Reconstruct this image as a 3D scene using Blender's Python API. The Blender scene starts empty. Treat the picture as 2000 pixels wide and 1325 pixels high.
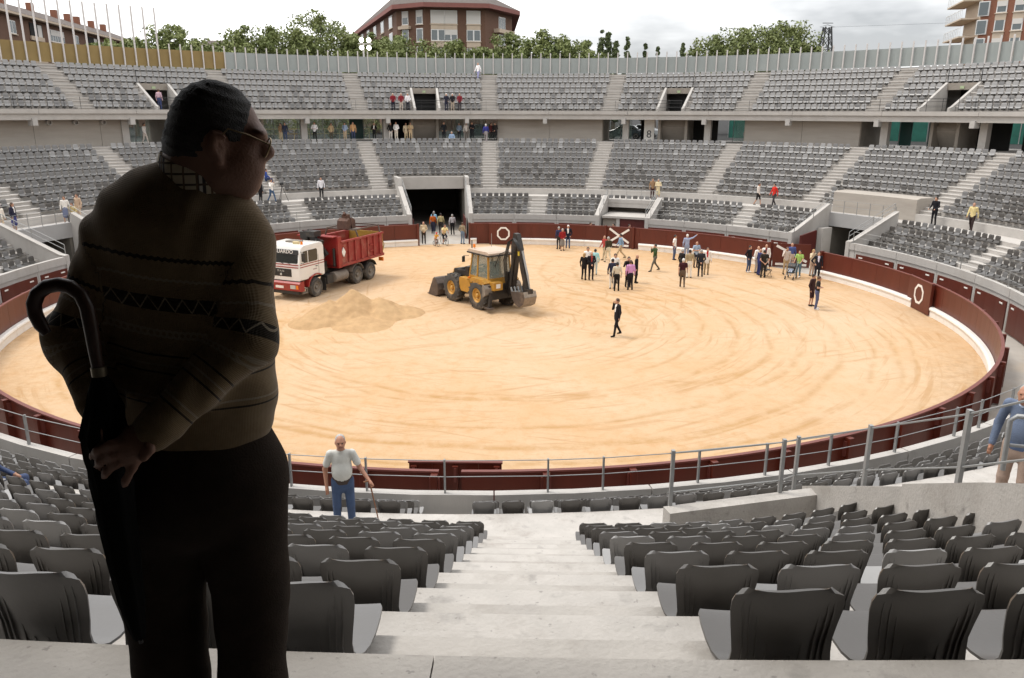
import bpy, bmesh, math, random
import numpy as np
from mathutils import Vector, Matrix

SC = bpy.context.scene
COL = SC.collection
RAD = math.radians

# ------------------------------------------------------------------ camera
CAM_D, CAM_H = 39.349, 9.724           # distance from the ring's centre, height above the sand
FPX, TILT, ROLL, YAW = 1562.2, 0.276, 0.0028, 0.0241
cd = bpy.data.cameras.new('camera'); cam = bpy.data.objects.new('camera', cd); COL.objects.link(cam)
cd.sensor_width = 36.0; cd.lens = FPX * 36.0 / 2000.0; cd.clip_start = 0.05; cd.clip_end = 3000
fwd = Vector((math.sin(YAW) * math.cos(TILT), math.cos(YAW) * math.cos(TILT), -math.sin(TILT)))
rgt = Vector((math.cos(YAW), -math.sin(YAW), 0)); dwn = fwd.cross(rgt)
rgt2 = rgt * math.cos(ROLL) - dwn * math.sin(ROLL); up2 = -(rgt * math.sin(ROLL) + dwn * math.cos(ROLL))
m = Matrix((rgt2, up2, -fwd)).transposed().to_4x4(); m.translation = Vector((0, -CAM_D, CAM_H))
cam.matrix_world = m
SC.camera = cam

# ------------------------------------------------------------------ sky, sun, exposure
SUN_EL, SUN_AZ = 62.0, -70.0           # overcast; azimuth from the far axis (+Y), clockwise
W = bpy.data.worlds.new('World'); SC.world = W; W.use_nodes = True
nt = W.node_tree; nt.nodes.clear()
N = lambda t, **k: (lambda n: ([setattr(n, a, b) for a, b in k.items()], n)[1])(nt.nodes.new(t))
L = nt.links.new
sky = N('ShaderNodeTexSky', sky_type='NISHITA', sun_disc=False, sun_elevation=RAD(SUN_EL), sun_rotation=RAD(SUN_AZ))
skys = N('ShaderNodeVectorMath', operation='SCALE'); skys.inputs['Scale'].default_value = 0.10; L(sky.outputs[0], skys.inputs[0])
tc = N('ShaderNodeTexCoord')
mp = N('ShaderNodeMapping'); mp.inputs['Scale'].default_value = (1.0, 1.0, 3.2); mp.inputs['Location'].default_value = (3.1, .4, 1.6); mp.inputs['Rotation'].default_value = (0, 0, .37)
L(tc.outputs['Generated'], mp.inputs[0])
ns = N('ShaderNodeTexNoise'); ns.inputs['Scale'].default_value = 2.1; ns.inputs['Detail'].default_value = 6; ns.inputs['Roughness'].default_value = .5
L(mp.outputs[0], ns.inputs['Vector'])
cr = N('ShaderNodeValToRGB'); cr.color_ramp.elements[0].position = .35; cr.color_ramp.elements[1].position = .62
cr.color_ramp.elements[0].color = (.28, .283, .29, 1); cr.color_ramp.elements[1].color = (1.12, 1.11, 1.10, 1)
L(ns.outputs['Fac'], cr.inputs[0])
mx = N('ShaderNodeMix', data_type='RGBA'); mx.inputs[0].default_value = .92
L(skys.outputs[0], mx.inputs[6]); L(cr.outputs[0], mx.inputs[7])
bg = N('ShaderNodeBackground'); bg.inputs['Strength'].default_value = 1.0; L(mx.outputs[2], bg.inputs[0])
wo = N('ShaderNodeOutputWorld'); L(bg.outputs[0], wo.inputs[0])

sl = bpy.data.lights.new('sun', 'SUN'); sl.energy = 1.1; sl.angle = RAD(16); sl.color = (1, .955, .89)
so = bpy.data.objects.new('sun', sl); COL.objects.link(so)
sd = Vector((math.sin(RAD(SUN_AZ)) * math.cos(RAD(SUN_EL)), math.cos(RAD(SUN_AZ)) * math.cos(RAD(SUN_EL)), math.sin(RAD(SUN_EL))))
so.rotation_euler = sd.to_track_quat('Z', 'Y').to_euler(); so.location = (0, 0, 60)

VS = SC.view_settings
VS.view_transform = 'Standard'; VS.look = 'None'; VS.gamma = 1.0; VS.use_curve_mapping = False; VS.exposure = 1.12
SC.cycles.use_denoising = True
SC.cycles.max_bounces = 7; SC.cycles.diffuse_bounces = 4; SC.cycles.glossy_bounces = 3; SC.cycles.transparent_max_bounces = 12
SC.cycles.caustics_reflective = False; SC.cycles.caustics_refractive = False

# ------------------------------------------------------------------ geometry helpers
def ray(px, py):
    a = (px - 1000) / FPX; b = (py - 662.5) / FPX
    u = a * math.cos(ROLL) + b * math.sin(ROLL); v = -a * math.sin(ROLL) + b * math.cos(ROLL)
    return fwd + rgt * u + dwn * v
EYE = Vector((0, -CAM_D, CAM_H))
def at_z(px, py, z=0.0):
    r = ray(px, py); return EYE + r * ((z - CAM_H) / r.z)
def at_d(px, py, d):
    r = ray(px, py); return EYE + r * (d / r.y)
def at_R(px, py, R, near=False):
    r = ray(px, py); a = r.x**2 + r.y**2; b = -2 * CAM_D * r.y; c = CAM_D**2 - R * R
    k = (-b + (-1 if near else 1) * math.sqrt(b * b - 4 * a * c)) / (2 * a); return EYE + r * k
def P(R, f, h, c=(0, 0)):
    """point of the ring: radius, bearing in degrees from the far axis, height"""
    return Vector((c[0] + R * math.sin(RAD(f)), c[1] + R * math.cos(RAD(f)), h))
def bearing(p, c=(0, 0)): return math.degrees(math.atan2(p[0] - c[0], p[1] - c[1]))

class MB:
    def __init__(s): s.v = []; s.f = []; s.m = []
    def add(s, vs, fs, mi=0):
        o = len(s.v); s.v += [tuple(p) for p in vs]; s.f += [tuple(i + o for i in f) for f in fs]; s.m += [mi] * len(fs); return s
    def hexa(s, p, mi=0):      # 4 bottom points ccw, 4 top points
        return s.add(p, [(3, 2, 1, 0), (4, 5, 6, 7), (0, 1, 5, 4), (1, 2, 6, 5), (2, 3, 7, 6), (3, 0, 4, 7)], mi)
    def box(s, c, d, mi=0, rz=0, M=None):
        R = M if M is not None else Matrix.Rotation(rz, 3, 'Z')
        x, y, z = d[0] / 2, d[1] / 2, d[2] / 2; c = Vector(c)
        return s.hexa([c + R @ Vector(q) for q in ((-x, -y, -z), (x, -y, -z), (x, y, -z), (-x, y, -z), (-x, -y, z), (x, -y, z), (x, y, z), (-x, y, z))], mi)
    def bar(s, a, b, w, h, mi=0, up=(0, 0, 1)):
        a, b = Vector(a), Vector(b); d = (b - a).normalized(); u = Vector(up)
        if abs(d.dot(u)) > .98: u = Vector((1, 0, 0))
        sx = d.cross(u).normalized() * (w / 2); sz = sx.cross(d).normalized() * (h / 2)
        return s.hexa([a - sx - sz, a + sx - sz, b + sx - sz, b - sx - sz, a - sx + sz, a + sx + sz, b + sx + sz, b - sx + sz], mi)
    def tube(s, pts, r, n=8, mi=0, caps=True):
        pts = [Vector(p) for p in pts]; k = len(pts); rs = r if isinstance(r, (list, tuple)) else [r] * k
        vs = []; ref = None
        for i, p in enumerate(pts):
            d = (pts[min(i + 1, k - 1)] - pts[max(i - 1, 0)]).normalized()
            if ref is None: ref = d.orthogonal().normalized()
            ref = (ref - d * ref.dot(d)).normalized(); b = d.cross(ref)
            for j in range(n):
                a = 2 * math.pi * j / n; vs.append(p + (ref * math.cos(a) + b * math.sin(a)) * rs[i])
        fs = [(i * n + j, i * n + (j + 1) % n, (i + 1) * n + (j + 1) % n, (i + 1) * n + j) for i in range(k - 1) for j in range(n)]
        if caps: fs += [tuple(range(n - 1, -1, -1)), tuple((k - 1) * n + j for j in range(n))]
        return s.add(vs, fs, mi)
    def lathe(s, prof, n=24, o=(0, 0, 0), ax=(0, 0, 1), mi=0, closed=False):
        """prof: (radius, along axis)"""
        ax = Vector(ax).normalized(); e1 = ax.orthogonal().normalized(); e2 = ax.cross(e1); o = Vector(o); k = len(prof)
        vs = [o + ax * h + (e1 * math.cos(2 * math.pi * j / n) + e2 * math.sin(2 * math.pi * j / n)) * r for r, h in prof for j in range(n)]
        fs = [(i * n + j, i * n + (j + 1) % n, (i + 1) * n + (j + 1) % n, (i + 1) * n + j) for i in range(k - 1) for j in range(n)]
        if closed: fs += [((k - 1) * n + j, (k - 1) * n + (j + 1) % n, (j + 1) % n, j) for j in range(n)]
        else: fs += [tuple(range(n - 1, -1, -1)), tuple((k - 1) * n + j for j in range(n))]
        return s.add(vs, fs, mi)
    def prism(s, poly, y0, y1, mi=0, X=None):
        """polygon in (x, z), extruded along y; X maps (x, y, z) to the place"""
        X = X or (lambda x, y, z: (x, y, z)); n = len(poly)
        vs = [X(x, y0, z) for x, z in poly] + [X(x, y1, z) for x, z in poly]
        fs = [(i, (i + 1) % n, n + (i + 1) % n, n + i) for i in range(n)] + [tuple(range(n - 1, -1, -1)), tuple(range(n, 2 * n))]
        return s.add(vs, fs, mi)
    def sweep(s, prof, f0, f1, n=None, c=(0, 0), solid=False, mi=0):
        """profile (R, h) swept round the ring from bearing f0 to f1; solid closes it"""
        n = n or max(1, int(abs(f1 - f0) / 1.5)); k = len(prof)
        vs = [P(R, f0 + (f1 - f0) * i / n, h, c) for i in range(n + 1) for R, h in prof]
        fs = []
        for i in range(n):
            for j in range(k if solid else k - 1):
                a = i * k + j; b = i * k + (j + 1) % k; fs.append((a, a + k, b + k, b))
        if solid: fs += [tuple(range(k)), tuple(n * k + j for j in range(k - 1, -1, -1))]
        return s.add(vs, fs, mi)
    def mesh(s, name, mats):
        me = bpy.data.meshes.new(name); me.from_pydata(s.v, [], s.f)
        mats = mats if isinstance(mats, (list, tuple)) else [mats]
        for mm in mats: me.materials.append(mm)
        if any(s.m): me.polygons.foreach_set('material_index', s.m)
        me.update(); return me
    def build(s, name, mats, parent=None, smooth=None, fixn=True):
        me = s.mesh(name, mats)
        if fixn:
            b = bmesh.new(); b.from_mesh(me); bmesh.ops.recalc_face_normals(b, faces=b.faces); b.to_mesh(me); b.free()
        if smooth is not None: auto_smooth(me, smooth)
        return link(name, me, parent)

def auto_smooth(me, deg):
    me.polygons.foreach_set('use_smooth', [True] * len(me.polygons))
    if deg < 180: me.set_sharp_from_angle(angle=RAD(deg))
def link(name, data, parent=None, loc=None, rz=None):
    o = bpy.data.objects.new(name, data); COL.objects.link(o)
    if loc is not None: o.location = loc
    if rz is not None: o.rotation_euler = (0, 0, rz)
    if parent is not None: o.parent = parent
    return o
def tag(o, label=None, cat=None, group=None, kind=None):
    if label: o['label'] = label
    if cat: o['category'] = cat
    if group: o['group'] = group
    if kind: o['kind'] = kind
    return o
def thing(name, label, cat, loc=(0, 0, 0), rz=0, group=None):
    return tag(link(name, None, None, loc, rz), label, cat, group)
def copy_tree(o, parent=None):
    c = o.copy(); COL.objects.link(c); c.parent = parent
    for ch in list(o.children): copy_tree(ch, c)
    return c
ORD = ['zeroth', 'first', 'second', 'third', 'fourth', 'fifth', 'sixth', 'seventh', 'eighth', 'ninth', 'tenth', 'eleventh', 'twelfth', 'thirteenth', 'fourteenth', 'fifteenth', 'sixteenth', 'seventeenth', 'eighteenth', 'nineteenth', 'twentieth']
ORD += ['twenty-' + w for w in ORD[1:10]] + ['thirtieth'] + ['thirty-' + w for w in ORD[1:10]] + ['fortieth'] + ['forty-' + w for w in ORD[1:10]] + ['fiftieth'] + ['fifty-' + w for w in ORD[1:10]]

# ------------------------------------------------------------------ materials
def srgb(r, g, b):
    return tuple(((c / 255) / 12.92 if c / 255 <= .04045 else ((c / 255 + .055) / 1.055) ** 2.4) for c in (r, g, b))
_M = {}
def mat(name, col, rough=.6, var=.12, scale=3.0, bump=0.0, bscale=40.0, metal=0.0, coat=0.0, dirt=0.0, dirtcol=(.2, .15, .1), dscale=1.2, stretch=(1, 1, 1), spec=.5, obj=False, emit=None, alpha=1.0, trans=0.0, sheen=0.0, spots=0.0):
    """principled material: base colour with noise variation, optional dirt patches and fine bump"""
    if name in _M: return _M[name]
    M = bpy.data.materials.new(name); M.use_nodes = True; t = M.node_tree; b = t.nodes['Principled BSDF']; _M[name] = M
    def nn(ty, **k):
        n = t.nodes.new(ty)
        for a, v in k.items(): setattr(n, a, v)
        return n
    lk = t.links.new
    b.inputs['Roughness'].default_value = rough; b.inputs['Metallic'].default_value = metal
    b.inputs['Specular IOR Level'].default_value = spec; b.inputs['Coat Weight'].default_value = coat
    b.inputs['Coat Roughness'].default_value = .15
    if sheen: b.inputs['Sheen Weight'].default_value = sheen
    if alpha < 1: b.inputs['Alpha'].default_value = alpha
    if trans: b.inputs['Transmission Weight'].default_value = trans
    if emit: b.inputs['Emission Color'].default_value = (*emit[0], 1); b.inputs['Emission Strength'].default_value = emit[1]
    if obj: src = nn('ShaderNodeTexCoord').outputs['Object']
    else: src = nn('ShaderNodeNewGeometry').outputs['Position']
    if stretch != (1, 1, 1):
        mpn = nn('ShaderNodeMapping'); mpn.inputs['Scale'].default_value = stretch; lk(src, mpn.inputs[0]); src = mpn.outputs[0]
    n1 = nn('ShaderNodeTexNoise'); n1.inputs['Scale'].default_value = scale; n1.inputs['Detail'].default_value = 7; n1.inputs['Roughness'].default_value = .62; lk(src, n1.inputs['Vector'])
    mr = nn('ShaderNodeMapRange'); mr.inputs['From Min'].default_value = .25; mr.inputs['From Max'].default_value = .75
    mr.inputs['To Min'].default_value = 1 - var; mr.inputs['To Max'].default_value = 1 + var; lk(n1.outputs['Fac'], mr.inputs[0])
    vm = nn('ShaderNodeVectorMath', operation='SCALE'); vm.inputs[0].default_value = col[:3]; lk(mr.outputs[0], vm.inputs['Scale'])
    out = vm.outputs[0]
    if dirt:
        n2 = nn('ShaderNodeTexNoise'); n2.inputs['Scale'].default_value = dscale; n2.inputs['Detail'].default_value = 8; n2.inputs['Roughness'].default_value = .68; lk(src, n2.inputs['Vector'])
        r2 = nn('ShaderNodeMapRange'); r2.inputs['From Min'].default_value = .5; r2.inputs['From Max'].default_value = .72; r2.inputs['To Max'].default_value = dirt; lk(n2.outputs['Fac'], r2.inputs[0])
        mxn = nn('ShaderNodeMix', data_type='RGBA'); lk(r2.outputs[0], mxn.inputs[0]); lk(out, mxn.inputs[6]); mxn.inputs[7].default_value = (*dirtcol, 1); out = mxn.outputs[2]
    if spots:          # small dark specks and scuffs
        for sc_, lo_, hi_ in ((26, .66, .72), (4.5, .63, .75)):
            n4 = nn('ShaderNodeTexNoise'); n4.inputs['Scale'].default_value = sc_; n4.inputs['Detail'].default_value = 4; lk(src, n4.inputs['Vector'])
            r4 = nn('ShaderNodeMapRange'); r4.inputs['From Min'].default_value = lo_; r4.inputs['From Max'].default_value = hi_; r4.inputs['To Max'].default_value = spots; lk(n4.outputs['Fac'], r4.inputs[0])
            m4 = nn('ShaderNodeMix', data_type='RGBA'); lk(r4.outputs[0], m4.inputs[0]); lk(out, m4.inputs[6]); m4.inputs[7].default_value = (*[c * .45 for c in col[:3]], 1); out = m4.outputs[2]
    lk(out, b.inputs['Base Color'])
    if bump:
        n3 = nn('ShaderNodeTexNoise'); n3.inputs['Scale'].default_value = bscale; n3.inputs['Detail'].default_value = 5; lk(src, n3.inputs['Vector'])
        bp = nn('ShaderNodeBump'); bp.inputs['Strength'].default_value = bump; bp.inputs['Distance'].default_value = .02; lk(n3.outputs['Fac'], bp.inputs['Height']); lk(bp.outputs[0], b.inputs['Normal'])
    return M

CONC = mat('concrete', (.42, .395, .365), .85, .10, .9, .25, 22, dirt=.35, dirtcol=(.28, .25, .22), dscale=.7)
CONC_T = mat('concrete_terrace', (.45, .425, .395), .85, .09, 1.6, .2, 30, dirt=.4, dirtcol=(.33, .30, .27), dscale=1.1)
CONC_W = mat('concrete_boarded', (.36, .325, .285), .9, .10, 1.0, .35, 9, dirt=.45, dirtcol=(.26, .225, .19), dscale=.6, stretch=(.35, .35, 3.2))
CONC_P = mat('concrete_parapet', (.42, .40, .375), .85, .09, .8, .2, 20, dirt=.45, dirtcol=(.28, .25, .22), dscale=.55, stretch=(1.4, 1.4, .5))
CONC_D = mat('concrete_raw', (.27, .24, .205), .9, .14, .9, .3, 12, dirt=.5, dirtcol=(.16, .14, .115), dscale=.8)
SAND_FLOOR = mat('alley_concrete', (.40, .37, .33), .9, .12, 1.2, .2, 25, dirt=.4, dirtcol=(.42, .31, .19), dscale=.4)
RED = mat('barrier_red', (.095, .0155, .0072), .42, .16, 1.5, .08, 30, coat=0, dirt=.35, dirtcol=(.115, .024, .012), dscale=.5, stretch=(1, 1, .4))
RED_D = mat('door_red', (.085, .012, .009), .5, .15, 1.5, .08, 30)
WHITE = mat('white_paint', (.78, .75, .70), .5, .05, 2.5, .05, 30, dirt=.25, dirtcol=(.55, .45, .33), dscale=1.5)
STEEL = mat('galvanised_steel', (.33, .335, .33), .5, .08, 12, metal=.55, spec=.5)
BLACKM = mat('black_metal', (.02, .02, .02), .5, .1, 5)
CH_L = mat('chair_light_grey', (.285, .281, .277), .6, .06, 1.5, .04, 60, dirt=.15, dirtcol=(.33, .33, .32))
CH_M = mat('chair_mid_grey', (.145, .141, .138), .40, .07, 1.5, .04, 60, dirt=.2, dirtcol=(.185, .18, .175), spec=.75)
CH_D = mat('chair_dark_grey', (.068, .062, .056), .36, .08, 1.5, .04, 60, dirt=.2, dirtcol=(.075, .068, .063), spec=.75)
# ================================================================== the ground
R_BAR, R_PAR, H_PAR = 21.96, 23.95, 2.03
rng = random.Random(7)

def fbm(x, y, seed=0, octs=4, f=1.0):
    """cheap value noise on arrays"""
    tot = np.zeros_like(x); a = 1.0; s = 0.0
    for o in range(octs):
        X = x * f + 17.3 * (o + seed); Y = y * f - 9.7 * (o + seed)
        xi = np.floor(X).astype(np.int64); yi = np.floor(Y).astype(np.int64); xf = X - xi; yf = Y - yi
        u = xf * xf * (3 - 2 * xf); v = yf * yf * (3 - 2 * yf)
        def h(i, j):
            n = (i * 374761393 + j * 668265263 + seed * 144665) & 0x7fffffff
            n = ((n ^ (n >> 13)) * 1274126177) & 0x7fffffff
            return ((n ^ (n >> 16)) & 0xffff) / 65535.0
        tot += a * ((h(xi, yi) * (1 - u) + h(xi + 1, yi) * u) * (1 - v) + (h(xi, yi + 1) * (1 - u) + h(xi + 1, yi + 1) * u) * v)
        s += a; a *= .5; f *= 2.0
    return tot / s

def sand_material():
    M = bpy.data.materials.new('sand'); M.use_nodes = True; t = M.node_tree; b = t.nodes['Principled BSDF']; lk = t.links.new
    def nn(ty, **k):
        n = t.nodes.new(ty)
        for a, v in k.items(): setattr(n, a, v)
        return n
    def noise(sc, det=6, ro=.6, vec=None):
        n = nn('ShaderNodeTexNoise'); n.inputs['Scale'].default_value = sc; n.inputs['Detail'].default_value = det; n.inputs['Roughness'].default_value = ro; lk(vec or geo.outputs['Position'], n.inputs['Vector']); return n.outputs['Fac']
    def rng_(v, a, b_, c=0., d=1.):
        n = nn('ShaderNodeMapRange'); n.inputs['From Min'].default_value = a; n.inputs['From Max'].default_value = b_; n.inputs['To Min'].default_value = c; n.inputs['To Max'].default_value = d; lk(v, n.inputs[0]); return n.outputs[0]
    def mul(a, b_):
        n = nn('ShaderNodeMath', operation='MULTIPLY'); lk(a, n.inputs[0])
        if isinstance(b_, (int, float)): n.inputs[1].default_value = b_
        else: lk(b_, n.inputs[1])
        return n.outputs[0]
    def mix(f, a, b_):
        n = nn('ShaderNodeMix', data_type='RGBA'); lk(f, n.inputs[0])
        for s, v in ((6, a), (7, b_)):
            if isinstance(v, tuple): n.inputs[s].default_value = (*v, 1)
            else: lk(v, n.inputs[s])
        return n.outputs[2]
    geo = nn('ShaderNodeNewGeometry')
    base = mix(rng_(noise(.28, 7, .62), .33, .68), (.53, .378, .240), (.515, .336, .188))
    base = mix(rng_(noise(1.7, 6, .7), .48, .72), base, (.485, .295, .145))
    base = mix(rng_(noise(9., 5, .7), .56, .75, 0, .55), base, (.40, .245, .115))
    # drag marks of the levelling: wide irregular arcs round the ring
    at = nn('ShaderNodeAttribute', attribute_name='drag')
    base = mix(mul(at.outputs['Fac'], rng_(noise(.8, 5, .7), .38, .58)), base, (.415, .25, .11))
    at2 = nn('ShaderNodeAttribute', attribute_name='rough')
    base = mix(mul(at2.outputs['Fac'], rng_(noise(2.6, 7, .75), .42, .62)), base, (.37, .235, .115))
    base = mix(rng_(noise(.09, 3, .5), .42, .7, 0, .5), base, (.55, .425, .30))
    # fine concentric streaks left by wheels and the levelling bar
    streaks = None
    for cx, cy, kr, ka, lo, hi in ((.3, -1.5, 4.2, 2.6, .545, .64), (-6., 6., 3.4, 3.0, .59, .67), (9., 7., 3.8, 3.4, .60, .68)):
        sub_ = nn('ShaderNodeVectorMath', operation='SUBTRACT'); lk(geo.outputs['Position'], sub_.inputs[0]); sub_.inputs[1].default_value = (cx, cy, 0)
        ln = nn('ShaderNodeVectorMath', operation='LENGTH'); lk(sub_.outputs[0], ln.inputs[0]); sx = nn('ShaderNodeSeparateXYZ'); lk(sub_.outputs[0], sx.inputs[0])
        an = nn('ShaderNodeMath', operation='ARCTAN2'); lk(sx.outputs[0], an.inputs[0]); lk(sx.outputs[1], an.inputs[1])
        cv = nn('ShaderNodeCombineXYZ'); lk(mul(ln.outputs['Value'], kr), cv.inputs[0]); lk(mul(an.outputs[0], ka), cv.inputs[1])
        f = mul(rng_(noise(1., 3, .55, cv.outputs[0]), lo, hi), rng_(noise(.35, 4, .6), .40, .60))
        base = mix(mul(f, .55), base, (.40, .235, .105))
        streaks = f if streaks is None else streaks
    base = mix(rng_(noise(22., 3, .6), .64, .72, 0, .7), base, (.33, .20, .095))
    lk(base, b.inputs['Base Color']); b.inputs['Roughness'].default_value = .95; b.inputs['Specular IOR Level'].default_value = .15
    bp = nn('ShaderNodeBump'); bp.inputs['Strength'].default_value = .55; bp.inputs['Distance'].default_value = .04; lk(noise(6.5, 8, .75), bp.inputs['Height']); lk(bp.outputs[0], b.inputs['Normal'])
    return M
SAND = sand_material()

def drag_value(x, y):
    """how deep a wheel or drag mark lies here: arcs of the machines that circled the ring"""
    v = np.zeros_like(x)
    R = np.random.RandomState(11)
    arcs = [(0.3, -1.5, r, w, a0, a1) for r, w, a0, a1 in ((5.2, .10, 40, 130), (6.9, .12, 20, 175), (8.4, .13, 35, 120), (9.7, .10, -10, 150), (11.3, .16, 30, 200), (12.6, .12, 60, 150), (13.9, .14, 20, 215), (15.6, .17, 45, 240), (16.9, .12, 100, 260), (17.8, .13, 50, 130), (18.9, .14, 120, 250))]
    arcs += [(1.2 + R.uniform(-1, 1), -1 + R.uniform(-1.5, 1.5), R.uniform(5, 18), R.uniform(.06, .12), a, a + R.uniform(40, 110)) for a in R.uniform(20, 260, 12)]
    arcs += [(-8.0, 4.0, r, .16, a0, a1) for r, a0, a1 in ((4.2, 90, 200), (6.0, 80, 210), (9.5, 95, 180), (11.4, 95, 180))]
    arcs += [(14.0, 10.0, r, .13, 200, 300) for r in (9.0, 10.9, 14.5, 16.4)]
    for cx, cy, r, w, a0, a1 in arcs:
        d = np.hypot(x - cx, y - cy); a = np.degrees(np.arctan2(x - cx, y - cy)) % 360
        wob = .12 * np.sin(a * .09 + r) + .07 * np.sin(a * .31 + 2 * r)
        inside = np.clip((a - a0) / 8, 0, 1) * np.clip((a1 - a) / 8, 0, 1)
        v = np.maximum(v, inside * np.exp(-((d - r + wob) / w) ** 2))
    return v

def build_sand():
    nr, na = 190, 520
    rr = np.sqrt(np.linspace(0, 1, nr)) ** 1.15 * (R_BAR + .05); aa = np.linspace(0, 2 * math.pi, na, endpoint=False)
    A, Rr = np.meshgrid(aa, rr[1:]); x = np.concatenate([[0], (Rr * np.sin(A)).ravel()]); y = np.concatenate([[0], (Rr * np.cos(A)).ravel()])
    r = np.hypot(x, y); drag = drag_value(x, y)
    rough = np.clip((r - 17.5) / 3.5, 0, 1) * np.clip(1.4 * fbm(x, y, 5, 3, .25) - .2, 0, 1)
    z = .05 * (fbm(x, y, 1, 4, .35) - .5) + (.02 + .09 * rough) * (fbm(x, y, 3, 4, 1.9) - .5) - .035 * drag * fbm(x, y, 9, 2, 1.0)
    z *= np.clip((R_BAR + .1 - r) / .6, .3, 1)
    v = np.stack([x, y, z], 1); fs = []
    k = np.arange(na); k2 = (k + 1) % na
    tri = np.stack([np.zeros(na, int), 1 + k2, 1 + k], 1)
    q = []
    for i in range(nr - 2):
        a = 1 + i * na; b = a + na; q.append(np.stack([a + k, a + k2, b + k2, b + k], 1))
    q = np.concatenate(q)
    me = bpy.data.meshes.new('arena_sand'); me.from_pydata(v.tolist(), [], tri.tolist() + q.tolist())
    for nm, val in (('drag', drag), ('rough', rough)):
        at = me.attributes.new(nm, 'FLOAT', 'POINT'); at.data.foreach_set('value', val.astype(np.float32))
    me.materials.append(SAND); me.update()
    bm = bmesh.new(); bm.from_mesh(me); bmesh.ops.recalc_face_normals(bm, faces=bm.faces); bm.to_mesh(me); bm.free()
    if me.polygons[5].normal.z < 0: me.flip_normals()
    auto_smooth(me, 180); return tag(link('arena_sand', me), kind='structure')
build_sand()

# sand heap in front of the lorry
def build_heap():
    n = 90; gx, gy = np.meshgrid(np.linspace(-4.4, 4.4, n), np.linspace(-4.4, 4.4, n), indexing='ij')
    z = np.zeros_like(gx)
    for cx, cy, h, s in ((-.2, .5, 1.15, 1.15), (-1.5, -.1, .80, 1.05), (1.3, .75, .72, 1.15), (-2.4, -1.0, .42, .8), (.6, -1.2, .28, 1.2), (2.7, 1.0, .30, .9)):
        d = np.hypot(gx - cx, gy - cy) / s; z = np.maximum(z, h * np.clip(1.25 - d * .72, 0, None))
    z = np.where(z > 0, z, 0); e = np.clip(z / .5, 0, 1)
    z = z * (1 + .30 * (fbm(gx, gy, 2, 4, .9) - .5)) + e * .26 * (fbm(gx, gy, 8, 4, 2.6) - .5)
    edge = np.clip((4.3 - np.hypot(gx, gy)) / .8, 0, 1); z = z * edge - .09 * (1 - np.clip(z / .12, 0, 1))
    v = np.stack([gx.ravel(), gy.ravel(), z.ravel()], 1)
    i = np.arange(n - 1); I, J = np.meshgrid(i, i, indexing='ij'); a = (I * n + J).ravel()
    fs = np.stack([a, a + n, a + n + 1, a + 1], 1)
    keep = z.ravel()[fs].max(1) > -.06; me = bpy.data.meshes.new('sand_heap'); me.from_pydata(v.tolist(), [], fs[keep].tolist()); me.materials.append(mat('sand_damp', (.435, .285, .152), .95, .16, 3, .6, 9, dirt=.5, dirtcol=(.50, .345, .19), dscale=.9, spec=.1))
    auto_smooth(me, 180); o = link('sand_heap', me); o.location = (-6.75, -1.1, 0.0); o.scale = (.84, 1.0, .92)
    tag(o, 'heap of damp sand tipped on the arena floor between lorry and digger', 'sand heap')
build_heap()

mb = MB(); mb.sweep([(R_BAR, -.02), (36, -.02)], -180, 180, 160)
tag(mb.build('alley_floor', SAND_FLOOR), kind='structure')
mb = MB(); mb.sweep([(45.2, 7.12), (60, 7.12), (120, 7.1), (300, 7.0), (900, 6.5)], -180, 180, 90)
tag(mb.build('street_ground', mat('asphalt', (.05, .05, .05), 1.0, .2, 2, .3, 20, spec=.05)), kind='structure')
mb = MB(); mb.sweep([(36, -.02), (45.3, -.02), (45.3, 7.11)], -180, 180, 90)
tag(mb.build('light_seal_ground', CONC_D), kind='structure')  # unseen floor and drum wall added to stop light leaking under the stands

# ================================================================== the lower stand (far side)
F0, F1 = -125.0, 125.0
LOW_R = [25.7 + .75 * j for j in range(4)]          # riser behind each row of the front block
LOW_H = [1.42 + .40 * j for j in range(4)]          # floor of each row
WALK_H, WALK_R0, WALK_R1 = 3.05, 27.95, 29.45
UP_T, UP_RISE, UP_H0 = .75, .405, 3.53
UP_R = [30.2 + UP_T * i for i in range(9)]          # riser behind row i of the upper block
UP_H = [UP_H0 + UP_RISE * i for i in range(9)]
TOP_R, TOP_H = 36.2, 7.175
AISLES = [-104.5, -87.3, -70.0, -52.8, -34.9, -18.4, -.5, 16.4, 34.4, 50.9, 68.1, 85.3, 102.5]
AISLES_LOW = [-108, -86.5, -55.5, -33.6, 8.0, 43.6, 84.4, 108]
CUTS = {'main': (-15.2, -4.6, 30.95), 'small': (20.0, 28.6, 27.2), 'right': (56.2, 66.3, 27.95), 'left': (-78.0, -68.0, 27.95)}
CUTS_UP = {'right': (54.6, 66.9, 30.95)}

def nosed(r, h, rise, lip=.035, t=.06): return [(r, h), (r, h + rise - t), (r - lip, h + rise - t), (r - lip, h + rise)]
low_prof = [(24.15, 1.42)]
for j in range(4): low_prof += [(LOW_R[j], LOW_H[j]), (LOW_R[j], LOW_H[j] + .40 if j < 3 else WALK_H)]
up_prof = [(WALK_R1, UP_H0)]
for i in range(9): up_prof += nosed(UP_R[i], UP_H[i], UP_RISE)
gal_prof = [(TOP_R - .002, TOP_H), (45.0, TOP_H)]

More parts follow.
